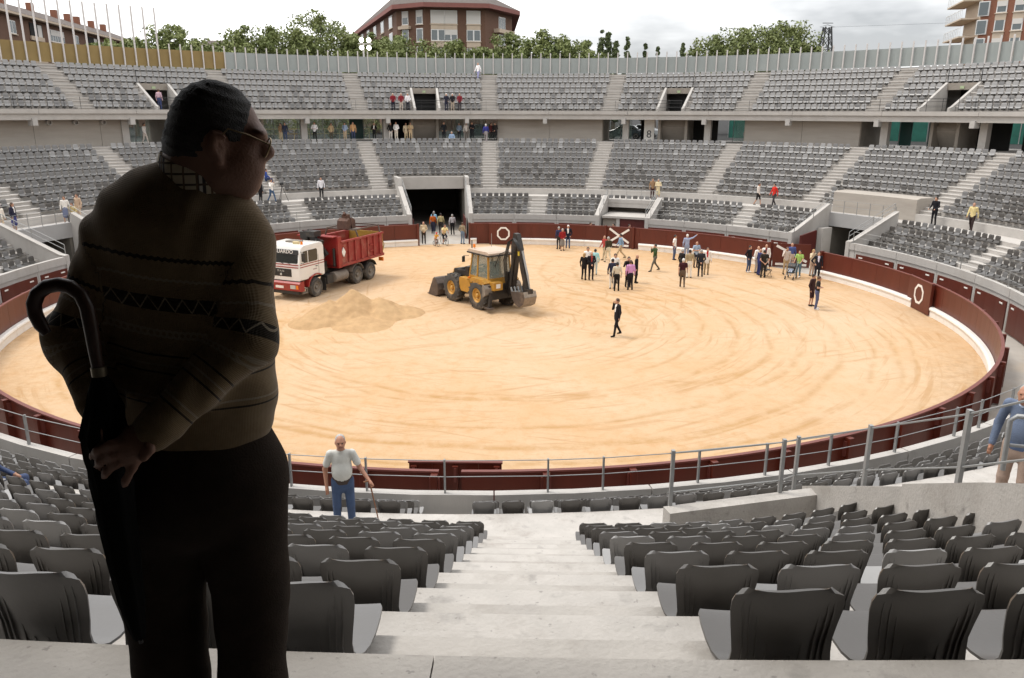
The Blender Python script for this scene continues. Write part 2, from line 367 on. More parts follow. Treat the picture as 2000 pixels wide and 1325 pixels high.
low_stand = thing('lower_grandstand', 'pale concrete lower tier of terraces ringing the far side of the sand', 'grandstand')
def spans(cuts, a=F0, b=F1):
    out = []; x = a
    for c0, c1, *_ in sorted(cuts): out.append((x, c0)); x = c1
    return out + [(x, b)]
for a, b in spans(CUTS.values()): MB().sweep(low_prof, a, b).build('front_terrace', CONC_T, low_stand)
MB().sweep([(WALK_R0, WALK_H), (WALK_R1, WALK_H), (WALK_R1, UP_H0)], F0, CUTS['main'][0]).build('walkway', CONC_T, low_stand)
MB().sweep([(WALK_R0, WALK_H), (WALK_R1, WALK_H), (WALK_R1, UP_H0)], CUTS['main'][1], F1).build('walkway', CONC_T, low_stand)
cu = sorted(list(CUTS_UP.values()) + [CUTS['main']])
for a, b in spans(cu): MB().sweep(up_prof, a, b).build('terrace', CONC_T, low_stand)
for a, b, r in cu: MB().sweep([q for q in up_prof if q[0] > r - .01], a, b).build('terrace', CONC_T, low_stand)
MB().sweep(gal_prof, F0, F1).build('gallery_floor', CONC, low_stand)
# the upper cross-over between the front block of the narrow opening and the walkway
MB().sweep([(27.2, WALK_H), (27.96, WALK_H)], *CUTS['small'][:2]).build('walkway', CONC_T, low_stand)

# aisle steps: a half step in front of every riser
def aisle(f, rs, hs, rise, half, parent, c=(0, 0), depth=.37, lip=.035):
    for r, h in zip(rs, hs):
        w = math.degrees(half / r)
        MB().sweep([(r - depth, h + .002), (r - depth, h + rise / 2 - .05 - lip / 3), (r - depth - lip, h + rise / 2 - .05), (r - depth - lip, h + rise / 2), (r + .002, h + rise / 2), (r + .002, h + .002)], f - w, f + w, 2, c, True).build('aisle_step', CONC_T, parent)
def in_cut(f, cuts): return any(a - .8 < f < b + .8 for a, b, *_ in cuts.values())
for f in AISLES:
    cutr = [r for a, b, r in cu if a - 1 < f < b + 1]
    aisle(f, [r for r in UP_R if not cutr or r > cutr[0] + .2], [h for r, h in zip(UP_R, UP_H) if not cutr or r > cutr[0] + .2], UP_RISE, .62, low_stand)
for f in AISLES_LOW: aisle(f, LOW_R, LOW_H, .40, .62, low_stand)

# parapet in straight-jointed panels, red boards below
PAR_JOINTS = 8.0
pprof = lambda a, b: MB().sweep([(R_PAR + .06, -.02), (R_PAR + .06, 1.62), (R_PAR, 1.62), (R_PAR, H_PAR), (R_PAR + .21, H_PAR), (R_PAR + .21, 1.3), (R_PAR + .3, -.02)], a + .035, b - .035, 2, (0, 0), True)
def bands(f_lo, f_hi, step, cuts):
    out = []; f = f_lo
    while f < f_hi - .01:
        a, b = f, min(f + step, f_hi); f = b; seg = [(a, b)]
        for c0, c1, *_ in cuts:
            new = []
            for s0, s1 in seg:
                if c1 <= s0 or c0 >= s1: new.append((s0, s1))
                else:
                    if c0 > s0 + .3: new.append((s0, c0))
                    if c1 < s1 - .3: new.append((c1, s1))
            seg = new
        out += seg
    return out
for a, b in bands(-180, 180, PAR_JOINTS, CUTS.values()):
    pprof(a, b).build('parapet_panel', CONC_P, low_stand)
for a, b in bands(-180, 180, PAR_JOINTS, CUTS.values()):
    if b - a < 2: continue
    q = MB().sweep([(R_PAR + .062, .05), (R_PAR + .005, .05), (R_PAR + .005, 1.40), (R_PAR + .062, 1.40)], a + .4, b - .4, 3, (0, 0), True).build('wall_board', RED, low_stand)
    for g in (a + 1.0, b - 1.9):
        MB().sweep([(R_PAR + .004, 1.20), (R_PAR - .02, 1.20), (R_PAR - .02, 1.27), (R_PAR + .004, 1.27)], g, g + .7, 1, (0, 0), True).build('grab_strip', WHITE, q)

# openings through the stand: side walls with sloping copings, lintels, dark tunnels
def radial_wall(f, poly, t=.28, m=CONC, name='side_wall', side=0):
    """poly in (R, h); a wall of thickness t standing on bearing f"""
    mbx = MB(); ux = Vector((math.cos(RAD(f)), -math.sin(RAD(f)), 0)); o = ux * (t * side / 2)
    mbx.prism([(r, h) for r, h in poly], -t / 2, t / 2, 0, lambda r, y, h: P(r, f, h) + ux * y + o)
    return mbx.build(name, m, low_stand)
def handrail(parent, f, pts, m=STEEL, hgt=.55):
    b = MB(); q = [P(r, f, h) for r, h in pts]
    for p in q: b.tube([p, p + Vector((0, 0, hgt))], .022, 6)
    for hh in (hgt, hgt * .5):
        b.tube([p + Vector((0, 0, hh)) for p in q], .018, 6)
    return b.build('handrail', m, parent)
for f, s in ((-15.2, -1), (-4.6, 1)):
    radial_wall(f, [(23.93, -.02), (23.93, 2.06), (24.3, 2.12), (28.3, 3.85), (28.5, 4.52), (30.97, 4.52), (31.0, -.02)], .3, CONC_P, side=s)
    radial_wall(f, [(23.95, 2.10), (24.3, 2.16), (28.28, 3.89), (28.28, 3.83), (24.3, 2.10), (23.95, 2.05)], .36, CONC_T, 'coping', side=s)
    handrail(low_stand, f, [(24.15, 2.1), (26.2, 2.95), (28.2, 3.85)])
MB().sweep([(30.55, 3.42), (30.55, 4.44), (30.98, 4.44), (30.98, 3.42)], -15.1, -4.7, 8, (0, 0), True).build('lintel', CONC, low_stand)
TUN = mat('tunnel_shade_concrete', (.13, .118, .10), .95, .2, .8)  # raw concrete darkened: the tunnel's shade is put into the colour
def tunnel(f0, f1, r0, r1, h, name='tunnel'):
    b = MB()
    b.sweep([(r0, h), (r1, h)], f0, f1, 6); b.sweep([(r1, -.02), (r1, h)], f0, f1, 6)
    o = b.build('tunnel_ceiling', TUN, low_stand)
    for f in (f0, f1):
        MB().prism([(r0, -.02), (r0, h), (r1, h), (r1, -.02)], -.1, .1, 0, lambda r, y, hh: P(r, f, hh) + Vector((math.cos(RAD(f)), -math.sin(RAD(f)), 0)) * y).build('tunnel_wall', TUN, low_stand)
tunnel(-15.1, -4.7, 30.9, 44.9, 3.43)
# red leaves folded back in the main gate
for f, s in ((-14.7, 1), (-5.1, -1)):
    MB().prism([(24.6, .03), (24.6, 1.62), (27.6, 1.62), (27.6, .03)], -.04, .04, 0, lambda r, y, hh: P(r, f, hh) + Vector((math.cos(RAD(f)), -math.sin(RAD(f)), 0)) * y).build('gate_leaf', RED_D, low_stand)

for nm, s in (('right', 1), ('left', -1)):
    a, b, r = CUTS[nm]
    for f, sd_ in ((a, -1), (b, 1)):
        radial_wall(f, [(23.93, -.02), (23.93, 2.06), (24.3, 2.12), (27.96, 3.72), (27.96, -.02)], .28, CONC_P, side=sd_)
        radial_wall(f, [(23.95, 2.10), (24.3, 2.16), (27.9, 3.76), (27.9, 3.70), (24.3, 2.10), (23.95, 2.05)], .34, CONC_T, 'coping', side=sd_)
        handrail(low_stand, f, [(24.15, 2.1), (26.1, 2.95), (27.9, 3.7)])
    MB().sweep([(27.93, 2.25), (27.93, 3.16), (28.25, 3.16), (28.25, 2.25)], a - .1, b + .1, 8, (0, 0), True).build('lintel', mat('beam_grey', (.33, .325, .32), .7, .06, 1, .1, 20), low_stand)
    if nm == 'right': ua, ub, ur = CUTS_UP[nm]; MB().sweep([(29.44, WALK_H - .1), (29.44, 4.42), (29.72, 4.50), (30.97, 4.50), (30.97, WALK_H - .1)], ua, ub, 8, (0, 0), True).build('boarded_wall', CONC_W, low_stand)
    b2 = MB(); q = []
    for k in range(6):
        p = P(28.02, a + (b - a) * k / 5, 3.16); q.append(p); b2.tube([p, p + Vector((0, 0, .85))], .022, 6)
    for hh in (.85, .45): b2.tube([p + Vector((0, 0, hh)) for p in q], .01, 5)
    b2.build('handrail', STEEL, low_stand)
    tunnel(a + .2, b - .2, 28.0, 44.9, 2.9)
# big red leaf and inner pier at the right-hand tunnel
MB().prism([(24.05, 0), (24.05, 1.95), (25.9, 2.15), (25.9, 0)], -.05, .05, 0, lambda r, y, hh: P(r, 57.0 - (r - 24) * .15, hh) + Vector((math.cos(RAD(57)), -math.sin(RAD(57)), 0)) * (y + .25)).build('gate_leaf', RED_D, low_stand)
MB().box(P(27.0, 57.0, 1.1), (.42, 1.0, 2.24), 0, -RAD(57.0)).build('inner_pier', CONC, low_stand)

a, b, r = CUTS['small']
for f, sd_ in ((a, -1), (b, 1)):
    radial_wall(f, [(23.93, -.02), (23.93, 2.06), (24.2, 2.12), (26.9, 3.32), (27.22, 3.32), (27.22, -.02)], .3, CONC_P, side=sd_)
    radial_wall(f, [(23.95, 2.10), (24.2, 2.16), (26.9, 3.36), (26.9, 3.30), (24.2, 2.10), (23.95, 2.05)], .38, CONC_T, 'coping', side=sd_)
    handrail(low_stand, f, [(24.1, 2.1), (25.5, 2.7), (26.9, 3.33)])
MB().sweep([(27.1, 2.78), (27.06, 2.78), (27.06, 3.06), (27.2, 3.06), (27.2, 2.42), (27.1, 2.42)], a, b, 6, (0, 0), True).build('lintel', CONC_P, low_stand)
MB().sweep([(24.45, 1.86), (24.45, 2.02), (28.4, 2.02), (28.4, 1.86)], a + .3, b - .3, 6, (0, 0), True).build('platform_slab', CONC, low_stand)
MB().sweep([(28.4, -.02), (28.4, 2.6), (27.2, 2.6)], a, b, 6).build('tunnel_ceiling', CONC_D, low_stand)
MB().sweep([(24.75, -.02), (24.75, 1.86), (24.9, 1.86), (24.9, -.02)], a + .3, a + 2.9, 3, (0, 0), True).build('recess_wall', CONC_D, low_stand)
MB().sweep([(24.55, -.02), (24.55, 1.9), (24.8, 1.9), (24.8, -.02)], a + 2.9, a + 3.5, 2, (0, 0), True).build('door_pier', CONC, low_stand)
MB().sweep([(24.66, -.01), (24.66, 1.84), (24.74, 1.84), (24.74, -.01)], a + 3.5, b - .4, 4, (0, 0), True).build('gate_leaf', RED_D, low_stand)

# post-and-cable rail along the far parapet
def cable_rail(name, label, f_list, r, h, hgt=.75, parent=None, pw=.05, m=STEEL, cable=.011):
    t = parent or thing(name, label, 'railing', (0, 0, 0))
    pts = [P(r, f, h) for f in f_list]
    for f, p in zip(f_list, pts): MB().box(p + Vector((0, 0, hgt / 2)), (pw * .55, pw, hgt), 0, -RAD(f)).build('post', m, t)
    for hh in (hgt * .96, hgt * .48):
        MB().tube([p + Vector((0, 0, hh)) for p in pts], cable, 6).build('cable', m, t)
    return t
fr = lambda a, b, s: [a + (b - a) * i / max(1, round((b - a) / s)) for i in range(max(1, round((b - a) / s)) + 1)]
for k, (a, b, w) in enumerate(((-66.6, -16.2, 'left of the dark main gate'), (-3.6, 19.0, 'between the main gate and the small opening'), (29.6, 55.0, 'between the small opening and the right tunnel'), (67.4, 104, 'right of the open right tunnel'))):
    cable_rail('cable_railing', 'thin steel cable railing on the far parapet ' + w, fr(a, b, 5.2), R_PAR + .1, H_PAR, .72, None, .04)
# rail beside the walkway over the small opening
cable_rail('cable_railing', 'short steel railing on top of the small opening in the far stand', fr(20.6, 28.2, 2.4), 27.12, 3.06, .8, None, .04)

# ================================================================== the upper stand
UT_R = [38.0 + .8 * j for j in range(7)]; UT_H = [9.76 + .489 * j for j in range(7)]
UT_TOP = 9.76 + .489 * 7
VOMS = [-42.9, -9.2, 24.8, 58.1, -76.5, 92.0]; VW = 1.72
up_stand = thing('upper_grandstand', 'light concrete upper tier above the covered gallery on the far side', 'grandstand')
ut_prof = [(37.2, 9.76)]
for j in range(7): ut_prof += nosed(UT_R[j], UT_H[j], .489, .08, .10)
ut_prof += [(43.6, UT_TOP)]
vc = [(v - VW, v + VW) for v in VOMS]
for a, b in spans(vc): MB().sweep(ut_prof, a, b).build('terrace', CONC_T, up_stand)
for a, b in vc: MB().sweep([q for q in ut_prof if q[0] > UT_R[3] + .3], a, b).build('terrace', CONC_T, up_stand)
for a, b in bands(F0 - .2, F1 + .2, 11.1, []):
    MB().sweep([(37.0, 9.56), (37.0, 9.87), (37.22, 9.87), (37.22, 9.56)], a + .02, b - .02, 6, (0, 0), True).build('edge_beam', CONC, up_stand)
MB().sweep([(37.14, 9.13), (37.14, 9.565), (37.5, 9.565), (37.5, 9.13)], F0, F1, None, (0, 0), True).build('slab_edge', CONC, up_stand)
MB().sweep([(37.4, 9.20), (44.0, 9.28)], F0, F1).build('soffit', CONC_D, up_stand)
MB().sweep([(43.6, 9.2), (43.6, UT_TOP + .12), (43.95, UT_TOP + .12), (43.95, 9.2)], F0, F1, None, (0, 0), True).build('rear_wall', CONC, up_stand)
for f in AISLES: aisle(f, UT_R, UT_H, .489, .62, up_stand, depth=.4, lip=.10)
# stairwell mouths of the upper tier
for v in VOMS:
    if abs(v) > 70: continue
    a, b = v - VW, v + VW; r3, h3 = UT_R[3] + .35, UT_H[3] + .489
    for f in (a, b):
        MB().prism([(37.25, 9.5), (37.25, 10.1), (37.6, 10.2), (r3, h3 + .25), (r3 + .15, h3 + .25), (r3 + .15, 9.2), (37.5, 9.2)], -.1, .1, 0, lambda r, y, hh: P(r, f, hh) + Vector((math.cos(RAD(f)), -math.sin(RAD(f)), 0)) * y).build('mouth_wall', CONC_P, up_stand)
    MB().sweep([(r3 - .05, 11.42), (r3 - .05, h3 + .2), (r3 + .15, h3 + .2), (r3 + .15, 11.42)], a, b, 3, (0, 0), True).build('mouth_lintel', CONC_D, up_stand)
    MB().sweep([(43.0, 9.3), (43.0, 11.9), (r3, 11.43)], a, b, 3).build('mouth_ceiling', BLACKM, up_stand)  # black lining painted in for the unlit inside of the stairwell
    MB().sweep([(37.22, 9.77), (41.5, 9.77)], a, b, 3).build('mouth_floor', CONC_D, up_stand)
    MB().box(P(r3 - .08, v, h3 - .12), (.3, .03, .2), 0, -RAD(v)).build('exit_sign', mat('sign_green', (.35, .42, .25), .5), up_stand)
    rl = MB(); q = [P(r3 + .1, f, h3 + .2) for f in (a, b)]
    for p in q: rl.tube([p, p + Vector((0, 0, .95))], .03, 6)
    for hh in (.92, .5): rl.tube([p + Vector((0, 0, hh)) for p in q], .012, 5)
    for hh in (.35, .75, 1.0): rl.tube([P(37.1, a, 9.87 + hh * .9), P(37.1, b, 9.87 + hh * .9)], .016, 5)
    rl.build('handrail', BLACKM, up_stand)
cable_rail('gallery_railing', 'thin black post railing along the front edge of the upper tier', fr(-72, 72, 1.82), 37.1, 9.87, .88, None, .035, BLACKM, .006)

# corbels and pillars under the upper tier
PIL = [-3.65 + 11.1 * k for k in range(-7, 8)]
OPEN = [(-48.2, -31.5), (-31.0, .7), (15.3, 34.5), (48.9, 70.0)]
def is_open(f): return any(a - .2 < f < b + .2 for a, b in OPEN)
for f in PIL:
    MB().box(P(37.28, f, 9.0), (.36, .62, .5), 0, -RAD(f)).build('corbel', CONC_P, up_stand)
    if is_open(f): MB().box(P(38.65, f, 8.16), (.55, .5, 2.0), 0, -RAD(f)).build('pillar', CONC, up_stand)
for a, b in ((-80, -48.2), (.7, 15.3), (34.5, 48.9)):
    for s0, s1 in bands(a, b, 7.3, []):
        MB().sweep([(38.55, 7.16), (38.55, 9.24), (38.8, 9.24), (38.8, 7.16)], s0 + .02, s1 - .02, 4, (0, 0), True).build('boarded_wall', CONC_W, up_stand)
MB().sweep([(38.55, 7.16), (38.55, 9.24), (38.8, 9.24), (38.8, 7.16)], 70, F1, None, (0, 0), True).build('boarded_wall', CONC_W, up_stand)
def gal_wall(f, r0=38.6, r1=43.4, m=CONC_D):
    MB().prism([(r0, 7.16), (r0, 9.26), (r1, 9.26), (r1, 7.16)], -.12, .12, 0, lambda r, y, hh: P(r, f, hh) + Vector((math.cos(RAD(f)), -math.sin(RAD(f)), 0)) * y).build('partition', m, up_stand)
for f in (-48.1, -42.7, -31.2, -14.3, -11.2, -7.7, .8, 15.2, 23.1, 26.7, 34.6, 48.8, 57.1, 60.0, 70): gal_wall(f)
DARK = mat('interior_shade', (.012, .011, .010), .9)  # near-black tone that paints shade inside openings and recesses
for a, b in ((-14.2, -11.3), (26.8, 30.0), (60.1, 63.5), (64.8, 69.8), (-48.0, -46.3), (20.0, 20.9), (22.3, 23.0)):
    MB().sweep([(41.0, 7.18), (41.0, 9.25), (41.1, 9.25), (41.1, 7.18)], a, b, 2, (0, 0), True).build('bay_shade_sheet', DARK, up_stand)  # opaque sheets stand in for the shade in the doorway and bays
for a, b in ((-11.1, -7.8), (23.2, 26.6), (57.2, 59.9), (-42.6, -40)):
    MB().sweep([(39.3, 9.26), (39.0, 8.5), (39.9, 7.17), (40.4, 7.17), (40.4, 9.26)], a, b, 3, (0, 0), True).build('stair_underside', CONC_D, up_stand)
GLASS = mat('gallery_glass', (.55, .75, .68), .08, .02, 2, alpha=.22, spec=.6)
TEAL = mat('teal_panel', (.010, .085, .072), .35, .2, .8, alpha=.94)
for a, b, m_, n in ((-46.2, -42.9, GLASS, 2), (-31.0, -27, GLASS, 3), (-25.4, -19.0, GLASS, 4), (-18.8, -17.0, TEAL, 1), (-17.0, -15.6, GLASS, 1), (-7.5, .6, GLASS, 4), (15.5, 18.5, GLASS, 2), (31.4, 34.3, GLASS, 2), (50.8, 52.2, TEAL, 1), (53.9, 56.9, TEAL, 2)):
    for k in range(n):
        s0, s1 = a + (b - a) * k / n, a + (b - a) * (k + 1) / n
        MB().sweep([(42.6, 7.22), (42.6, 9.22), (42.63, 9.22), (42.63, 7.22)], s0 + .05, s1 - .05, 1, (0, 0), True).build('glass_pane', m_, up_stand)
        MB().box(P(42.6, s0, 8.2), (.05, .06, 2.05), 0, -RAD(s0)).build('mullion', STEEL, up_stand)
# the white board with the number 8
def add_text(body, size, loc, rz, m, parent=None, name='lettering', ext=.004, tilt=90, sx=1):
    c = bpy.data.curves.new(name, 'FONT'); c.body = body; c.size = size; c.extrude = ext; c.align_x = 'CENTER'; c.align_y = 'CENTER'
    tmp = bpy.data.objects.new('tmp', c); COL.objects.link(tmp)
    dg = bpy.context.evaluated_depsgraph_get(); me = bpy.data.meshes.new_from_object(tmp.evaluated_get(dg)); bpy.data.objects.remove(tmp)
    me.materials.clear(); me.materials.append(m)
    o = link(name, me, parent); o.location = loc; o.rotation_euler = (RAD(tilt), 0, rz); o.scale = (sx, 1, 1); return o
sg = thing('gate_number_sign', 'tall white board with a black figure 8 in the far gallery', 'sign', P(39.3, 21.55, 7.18), -RAD(21.55))
MB().box((0, 0, 1.0), (.95, .05, 2.0)).build('board', WHITE, sg)
add_text('8', .95, (0, -.03, .62), 0, BLACKM, sg, 'numeral')
# round ducts on the left wall
for f in (-56.5, -53.6, -50.5):
    o = MB().lathe([(.0, -.05), (.2, -.05), (.2, .3), (.13, .3), (.13, .1), (0, .1)], 14, P(38.55, f, 8.93), -P(1, f, 0)).build('wall_duct', CONC_P, up_stand)

# ================================================================== the glazed fence on top
fence = thing('perimeter_fence', 'fence of frosted panels between upright poles behind the top row of seats', 'fence')
FG = mat('frosted_panel', (.27, .295, .285), .45, .06, .6, alpha=.97, dirt=.2, dirtcol=(.31, .325, .31))
FY = mat('ochre_mesh_panel', (.235, .165, .062), .8, .12, .8, .2, 60)
POLE = mat('pale_pole', (.52, .49, .47), .45, .05, 6)
def local_mesh(fn, name, m):
    b = MB(); fn(b); return b.mesh(name, m)
step = 1.235; w_ = 2 * 43.25 * math.sin(RAD(step / 2))
pm = local_mesh(lambda b: b.box((0, 0, .78), (w_ - .06, .03, 1.42)), 'panel', FG); py_ = local_mesh(lambda b: b.box((0, 0, .78), (w_ - .02, .03, 1.42)), 'panel', FY)
ps = local_mesh(lambda b: b.box((0, 0, .98), (.09, .12, 1.96)), 'pole', POLE); pt = local_mesh(lambda b: b.box((0, 0, 2.35), (.10, .12, 4.7)), 'pole', POLE)
f = -74.0
while f < 74:
    tall = f < -40.2
    link('pole', pt if tall else ps, fence, P(43.2, f, UT_TOP + .12), -RAD(f))
    link('panel', py_ if f < -33.6 else pm, fence, P(43.32, f + step / 2, UT_TOP + .12), -RAD(f + step / 2))
    f += step
# ================================================================== the near stand, where the photograph is taken
CB = (1.9, 0.0)                                   # the near block is laid out about its own centre
NT, NRISE = .92, .4745
NL_R, NL_H = 37.11, 7.97                          # edge and height of the ledge the man stands on
NR = [NL_R - NT * i for i in range(10)]           # nosing i
NFC = bearing((0, -CAM_D), CB)                    # bearing of the camera about CB
near = thing('near_grandstand', 'pale concrete terraces with central steps below the covered ledge in the foreground', 'grandstand')
nprof = [(44.0, NL_H)]
for i in range(10): nprof += [(NR[i], NL_H - NRISE * i), (NR[i], NL_H - NRISE * i - .07), (NR[i] + .03, NL_H - NRISE * i - .07), (NR[i] + .03, NL_H - NRISE * (i + 1))]
N_WALK = NL_H - NRISE * 10
nprof += [(26.6 + .6, N_WALK)]
NA0, NA1 = 180 - 50, 180 + 50
# ledge slabs with visible joints
LEDGE = mat('concrete_ledge', (.40, .375, .345), .88, .12, 2.2, .3, 45, spots=.6, dirt=.5, dirtcol=(.27, .245, .22), dscale=1.6)
jo = bearing(at_z(845, 1300, NL_H), CB) % 360
js = [jo - 5.5 + 5.5 * k for k in range(-3, 6)]
for a, b in zip(js, js[1:]):
    MB().sweep([(NL_R, NL_H - .2), (NL_R, NL_H), (44.0, NL_H), (44.0, NL_H - .2)], a + .004, b - .004, 8, CB, True).build('ledge_slab', LEDGE, near)
NSTEP = mat('concrete_near', (.455, .43, .40), .88, .12, 2.8, .3, 40, spots=.55, dirt=.75, dirtcol=(.31, .28, .25), dscale=2.1)
N_AISLE = 180 + math.degrees(.047)
NBR, NBL = N_AISLE - math.degrees(2.1 / 33), N_AISLE + math.degrees(3.2 / 33)      # the rows bend forward beyond these bearings
RCR, RCL = 21.5, 7.0
C2, C3 = P(RCR, NBR, 0, CB)[:2], P(RCL, NBL, 0, CB)[:2]
tprof = [(44.0, NL_H - .21), (NL_R + .02, NL_H - .21), (NL_R + .03, NL_H - NRISE)] + nprof[5:-1]
MB().sweep(tprof + [(29.0, N_WALK)], NBR, NBL, 20, CB).build('terrace', NSTEP, near)
MB().sweep([(r - RCR, h) for r, h in tprof], NBR - 38, NBR, 40, C2).build('terrace', NSTEP, near)
MB().sweep([(r - RCL, h) for r, h in tprof], NBL, NBL + 30, 50, C3).build('terrace', NSTEP, near)
def near_seat(r, t):
    """bearing, radius and centre for a seat t metres right (-) or left (+) of the aisle on row radius r"""
    f = N_AISLE + math.degrees(t / r)
    if f < NBR: return NBR - (NBR - f) * r / (r - RCR), r - RCR, C2
    if f > NBL: return NBL + (f - NBL) * r / (r - RCL), r - RCL, C3
    return f, r, CB
# walkway and front block (about the ring's centre)
NLR = [24.8 + .8 * j for j in range(4)]; NLH = [1.5, 1.9, 2.31, 2.72]
MB().sweep([(27.2, N_WALK - .004), (31.4, N_WALK - .004)], NA0, NA1, 60).build('walkway', NSTEP, near)
lp = [(24.15, 1.5)]
for j in range(4): lp += [(NLR[j], NLH[j]), (NLR[j], NLH[j + 1] if j < 3 else N_WALK)]
MB().sweep(lp, NA0, NA1, 60).build('front_terrace', NSTEP, near)
# half steps of the central stair
NBLOCK = mat('concrete_step_block', (.415, .39, .36), .88, .12, 2.8, .3, 40, dirt=.7, dirtcol=(.27, .245, .215), dscale=2.4)
for i in range(1, 10):
    r = NR[i - 1]; w = math.degrees(.84 / r); h = NL_H - NRISE * i
    MB().sweep([(r - .42, h + .002), (r - .42, h + NRISE / 2), (r + .002, h + NRISE / 2), (r + .002, h + .002)], N_AISLE - w, N_AISLE + w, 2, CB, True).build('aisle_step', NBLOCK, near)
N_AISLE_LOW = bearing(at_z(852, 1000, N_WALK)) % 360
aisle(N_AISLE_LOW, NLR, NLH, .41, .55, near)
GDARK = mat('gallery_low_bounce', (.055, .050, .044), .9, .15, 1.0)  # unseen surfaces darkened so little light bounces onto the man
# roof over the gallery we stand in, its rear wall and end walls
MB().sweep([(36.95, 10.75), (36.95, 11.9), (44.4, 11.9), (44.4, 10.75)], NA0, NA1, 60, CB, True).build('gallery_roof', GDARK, near)
MB().sweep([(43.0, 7.9), (43.0, 10.8)], NA0, NA1, 60, CB).build('rear_wall', GDARK, near)
MB().sweep([(37.0, 11.9), (44.2, 15.6)], NA0, NA1, 60, CB).build('upper_terrace', CONC, near)
for f in (NA0, NA1):
    MB().prism([(24.1, 0), (24.1, 2.6), (37, 8.2), (37, 12), (44.4, 15.6), (44.4, 0)], -.15, .15, 0, lambda r, y, hh: P(r, f, hh) + Vector((math.cos(RAD(f)), -math.sin(RAD(f)), 0)) * y).build('end_wall', CONC, near)
# unseen side walls added left and right of us to keep the man dark
for f in (NFC - 9, NFC + 9):
    MB().prism([(37.9, NL_H), (37.9, 10.8), (43.1, 10.8), (43.1, NL_H)], -.12, .12, 0, lambda r, y, hh: P(r, f, hh, CB) + Vector((math.cos(RAD(f)), -math.sin(RAD(f)), 0)) * y).build('side_wall', GDARK, near)

# sloping stringer wall and walkway wall at the right of the near block
def wall_run(pts, t, drop, m, name, parent, side=1):
    b = MB(); n = len(pts); q = []
    for i, p in enumerate(pts):
        d = (Vector(pts[min(i + 1, n - 1)]) - Vector(pts[max(i - 1, 0)])); d.z = 0; d.normalize(); nrm = Vector((d.y, -d.x, 0)) * t * side; p = Vector(p)
        q.append((p, p + nrm, p - Vector((0, 0, drop[i])), p + nrm - Vector((0, 0, drop[i]))))
    for (a, b1, c, d), (e, f_, g, h) in zip(q, q[1:]): b.hexa([c, d, h, g, a, b1, f_, e])
    return b.build(name, m, parent)
sw = thing('stringer_wall', 'low concrete wall with cable posts closing the right of the near seats', 'wall')
WA = [Vector((2.62, -CAM_D + 11.15, 3.86)), Vector((5.18, -CAM_D + 11.75, 3.86))]
WB = [Vector((5.42, -CAM_D + 12.1, 3.72)), Vector((5.42, -CAM_D + 9.0, 5.24)), Vector((5.15, -CAM_D + 7.2, 6.16)), Vector((4.9, -CAM_D + 5.0, 7.2))]
WALLM = mat('concrete_wall_worn', (.40, .375, .345), .9, .12, 1.8, .35, 26, spots=.6, dirt=.6, dirtcol=(.25, .225, .195), dscale=1.1)
wall_run(WA, .24, [.9, .9], WALLM, 'walkway_wall', sw)
wall_run(WB[:2], .26, [1.2, 1.2], WALLM, 'sloping_wall', sw)
wall_run([WB[1] + Vector((-.06, -.02, .03))] + WB[2:], .26, [1.3, 1.3, 1.4], WALLM, 'sloping_wall', sw)
GREYP = mat('grey_post', (.29, .295, .295), .5, .08, 8, metal=.3)
def post_on(px, py, dist, hgt, parent, w=.066):
    p = at_d(px, py, dist); MB().box(p + Vector((0, 0, hgt / 2 - .03)), (w * .8, w, hgt)).build('post', GREYP, parent)
    MB().box(p + Vector((0, 0, 0)), (w * 1.7, w * 2.2, .02)).build('base_plate', GREYP, parent); return p
q1 = [post_on(1308, 999, 11.2, 1.06, sw), post_on(1521, 974, 11.6, 1.06, sw)]
q2 = [post_on(1549, 962, 12.3, 1.06, sw), post_on(1685, 957, 10.7, 1.06, sw), post_on(1868, 962, 8.4, 1.06, sw)]
for q in (q1, q2):
    for hh in (.98, .32): MB().tube([p + Vector((0, 0, hh)) for p in q] if q is q2 else [q[0] + Vector((-.05, 0, hh)), q[1] + Vector((0, 0, hh)), q2[0] + Vector((0, 0, hh))], .012, 6).build('cable', STEEL, sw)
for hh in (.98, .32): MB().tube([q2[2] + Vector((0, 0, hh)), q2[2] + Vector((-.15, -3.0, hh + 1.62))], .014, 6).build('cable', STEEL, sw)
hr = thing('stair_handrail', 'grey tubular handrail beside the man in the blue jumper', 'handrail', (0, 0, 0))
p0 = at_d(1958, 918, 7.9); p1 = at_d(1975, 812, 7.9)
MB().tube([p0, p1 - Vector((.0, 0, .06)), p1 + Vector((.05, -.02, 0)), p1 + Vector((1.4, -.5, .02))], .028, 8).build('top_tube', GREYP, hr, 60)
MB().tube([(p0 + p1) / 2 + Vector((0, 0, -.02)), (p0 + p1) / 2 + Vector((1.4, -.5, 0))], .02, 8).build('mid_tube', GREYP, hr, 60)
cable_rail('cable_railing', 'grey posts with two steel cables on the near parapet above the barrier', [221.5, 217, 212.3, 207.6, 202.95, 198.8, 194.6, 190.35, 186.4, 182.45, 177.3, 174.5, 169.45, 165.6, 161.6, 156.85, 151.7, 149.15, 145.3, 141.3], R_PAR + .1, H_PAR, .76, None, .065, GREYP)

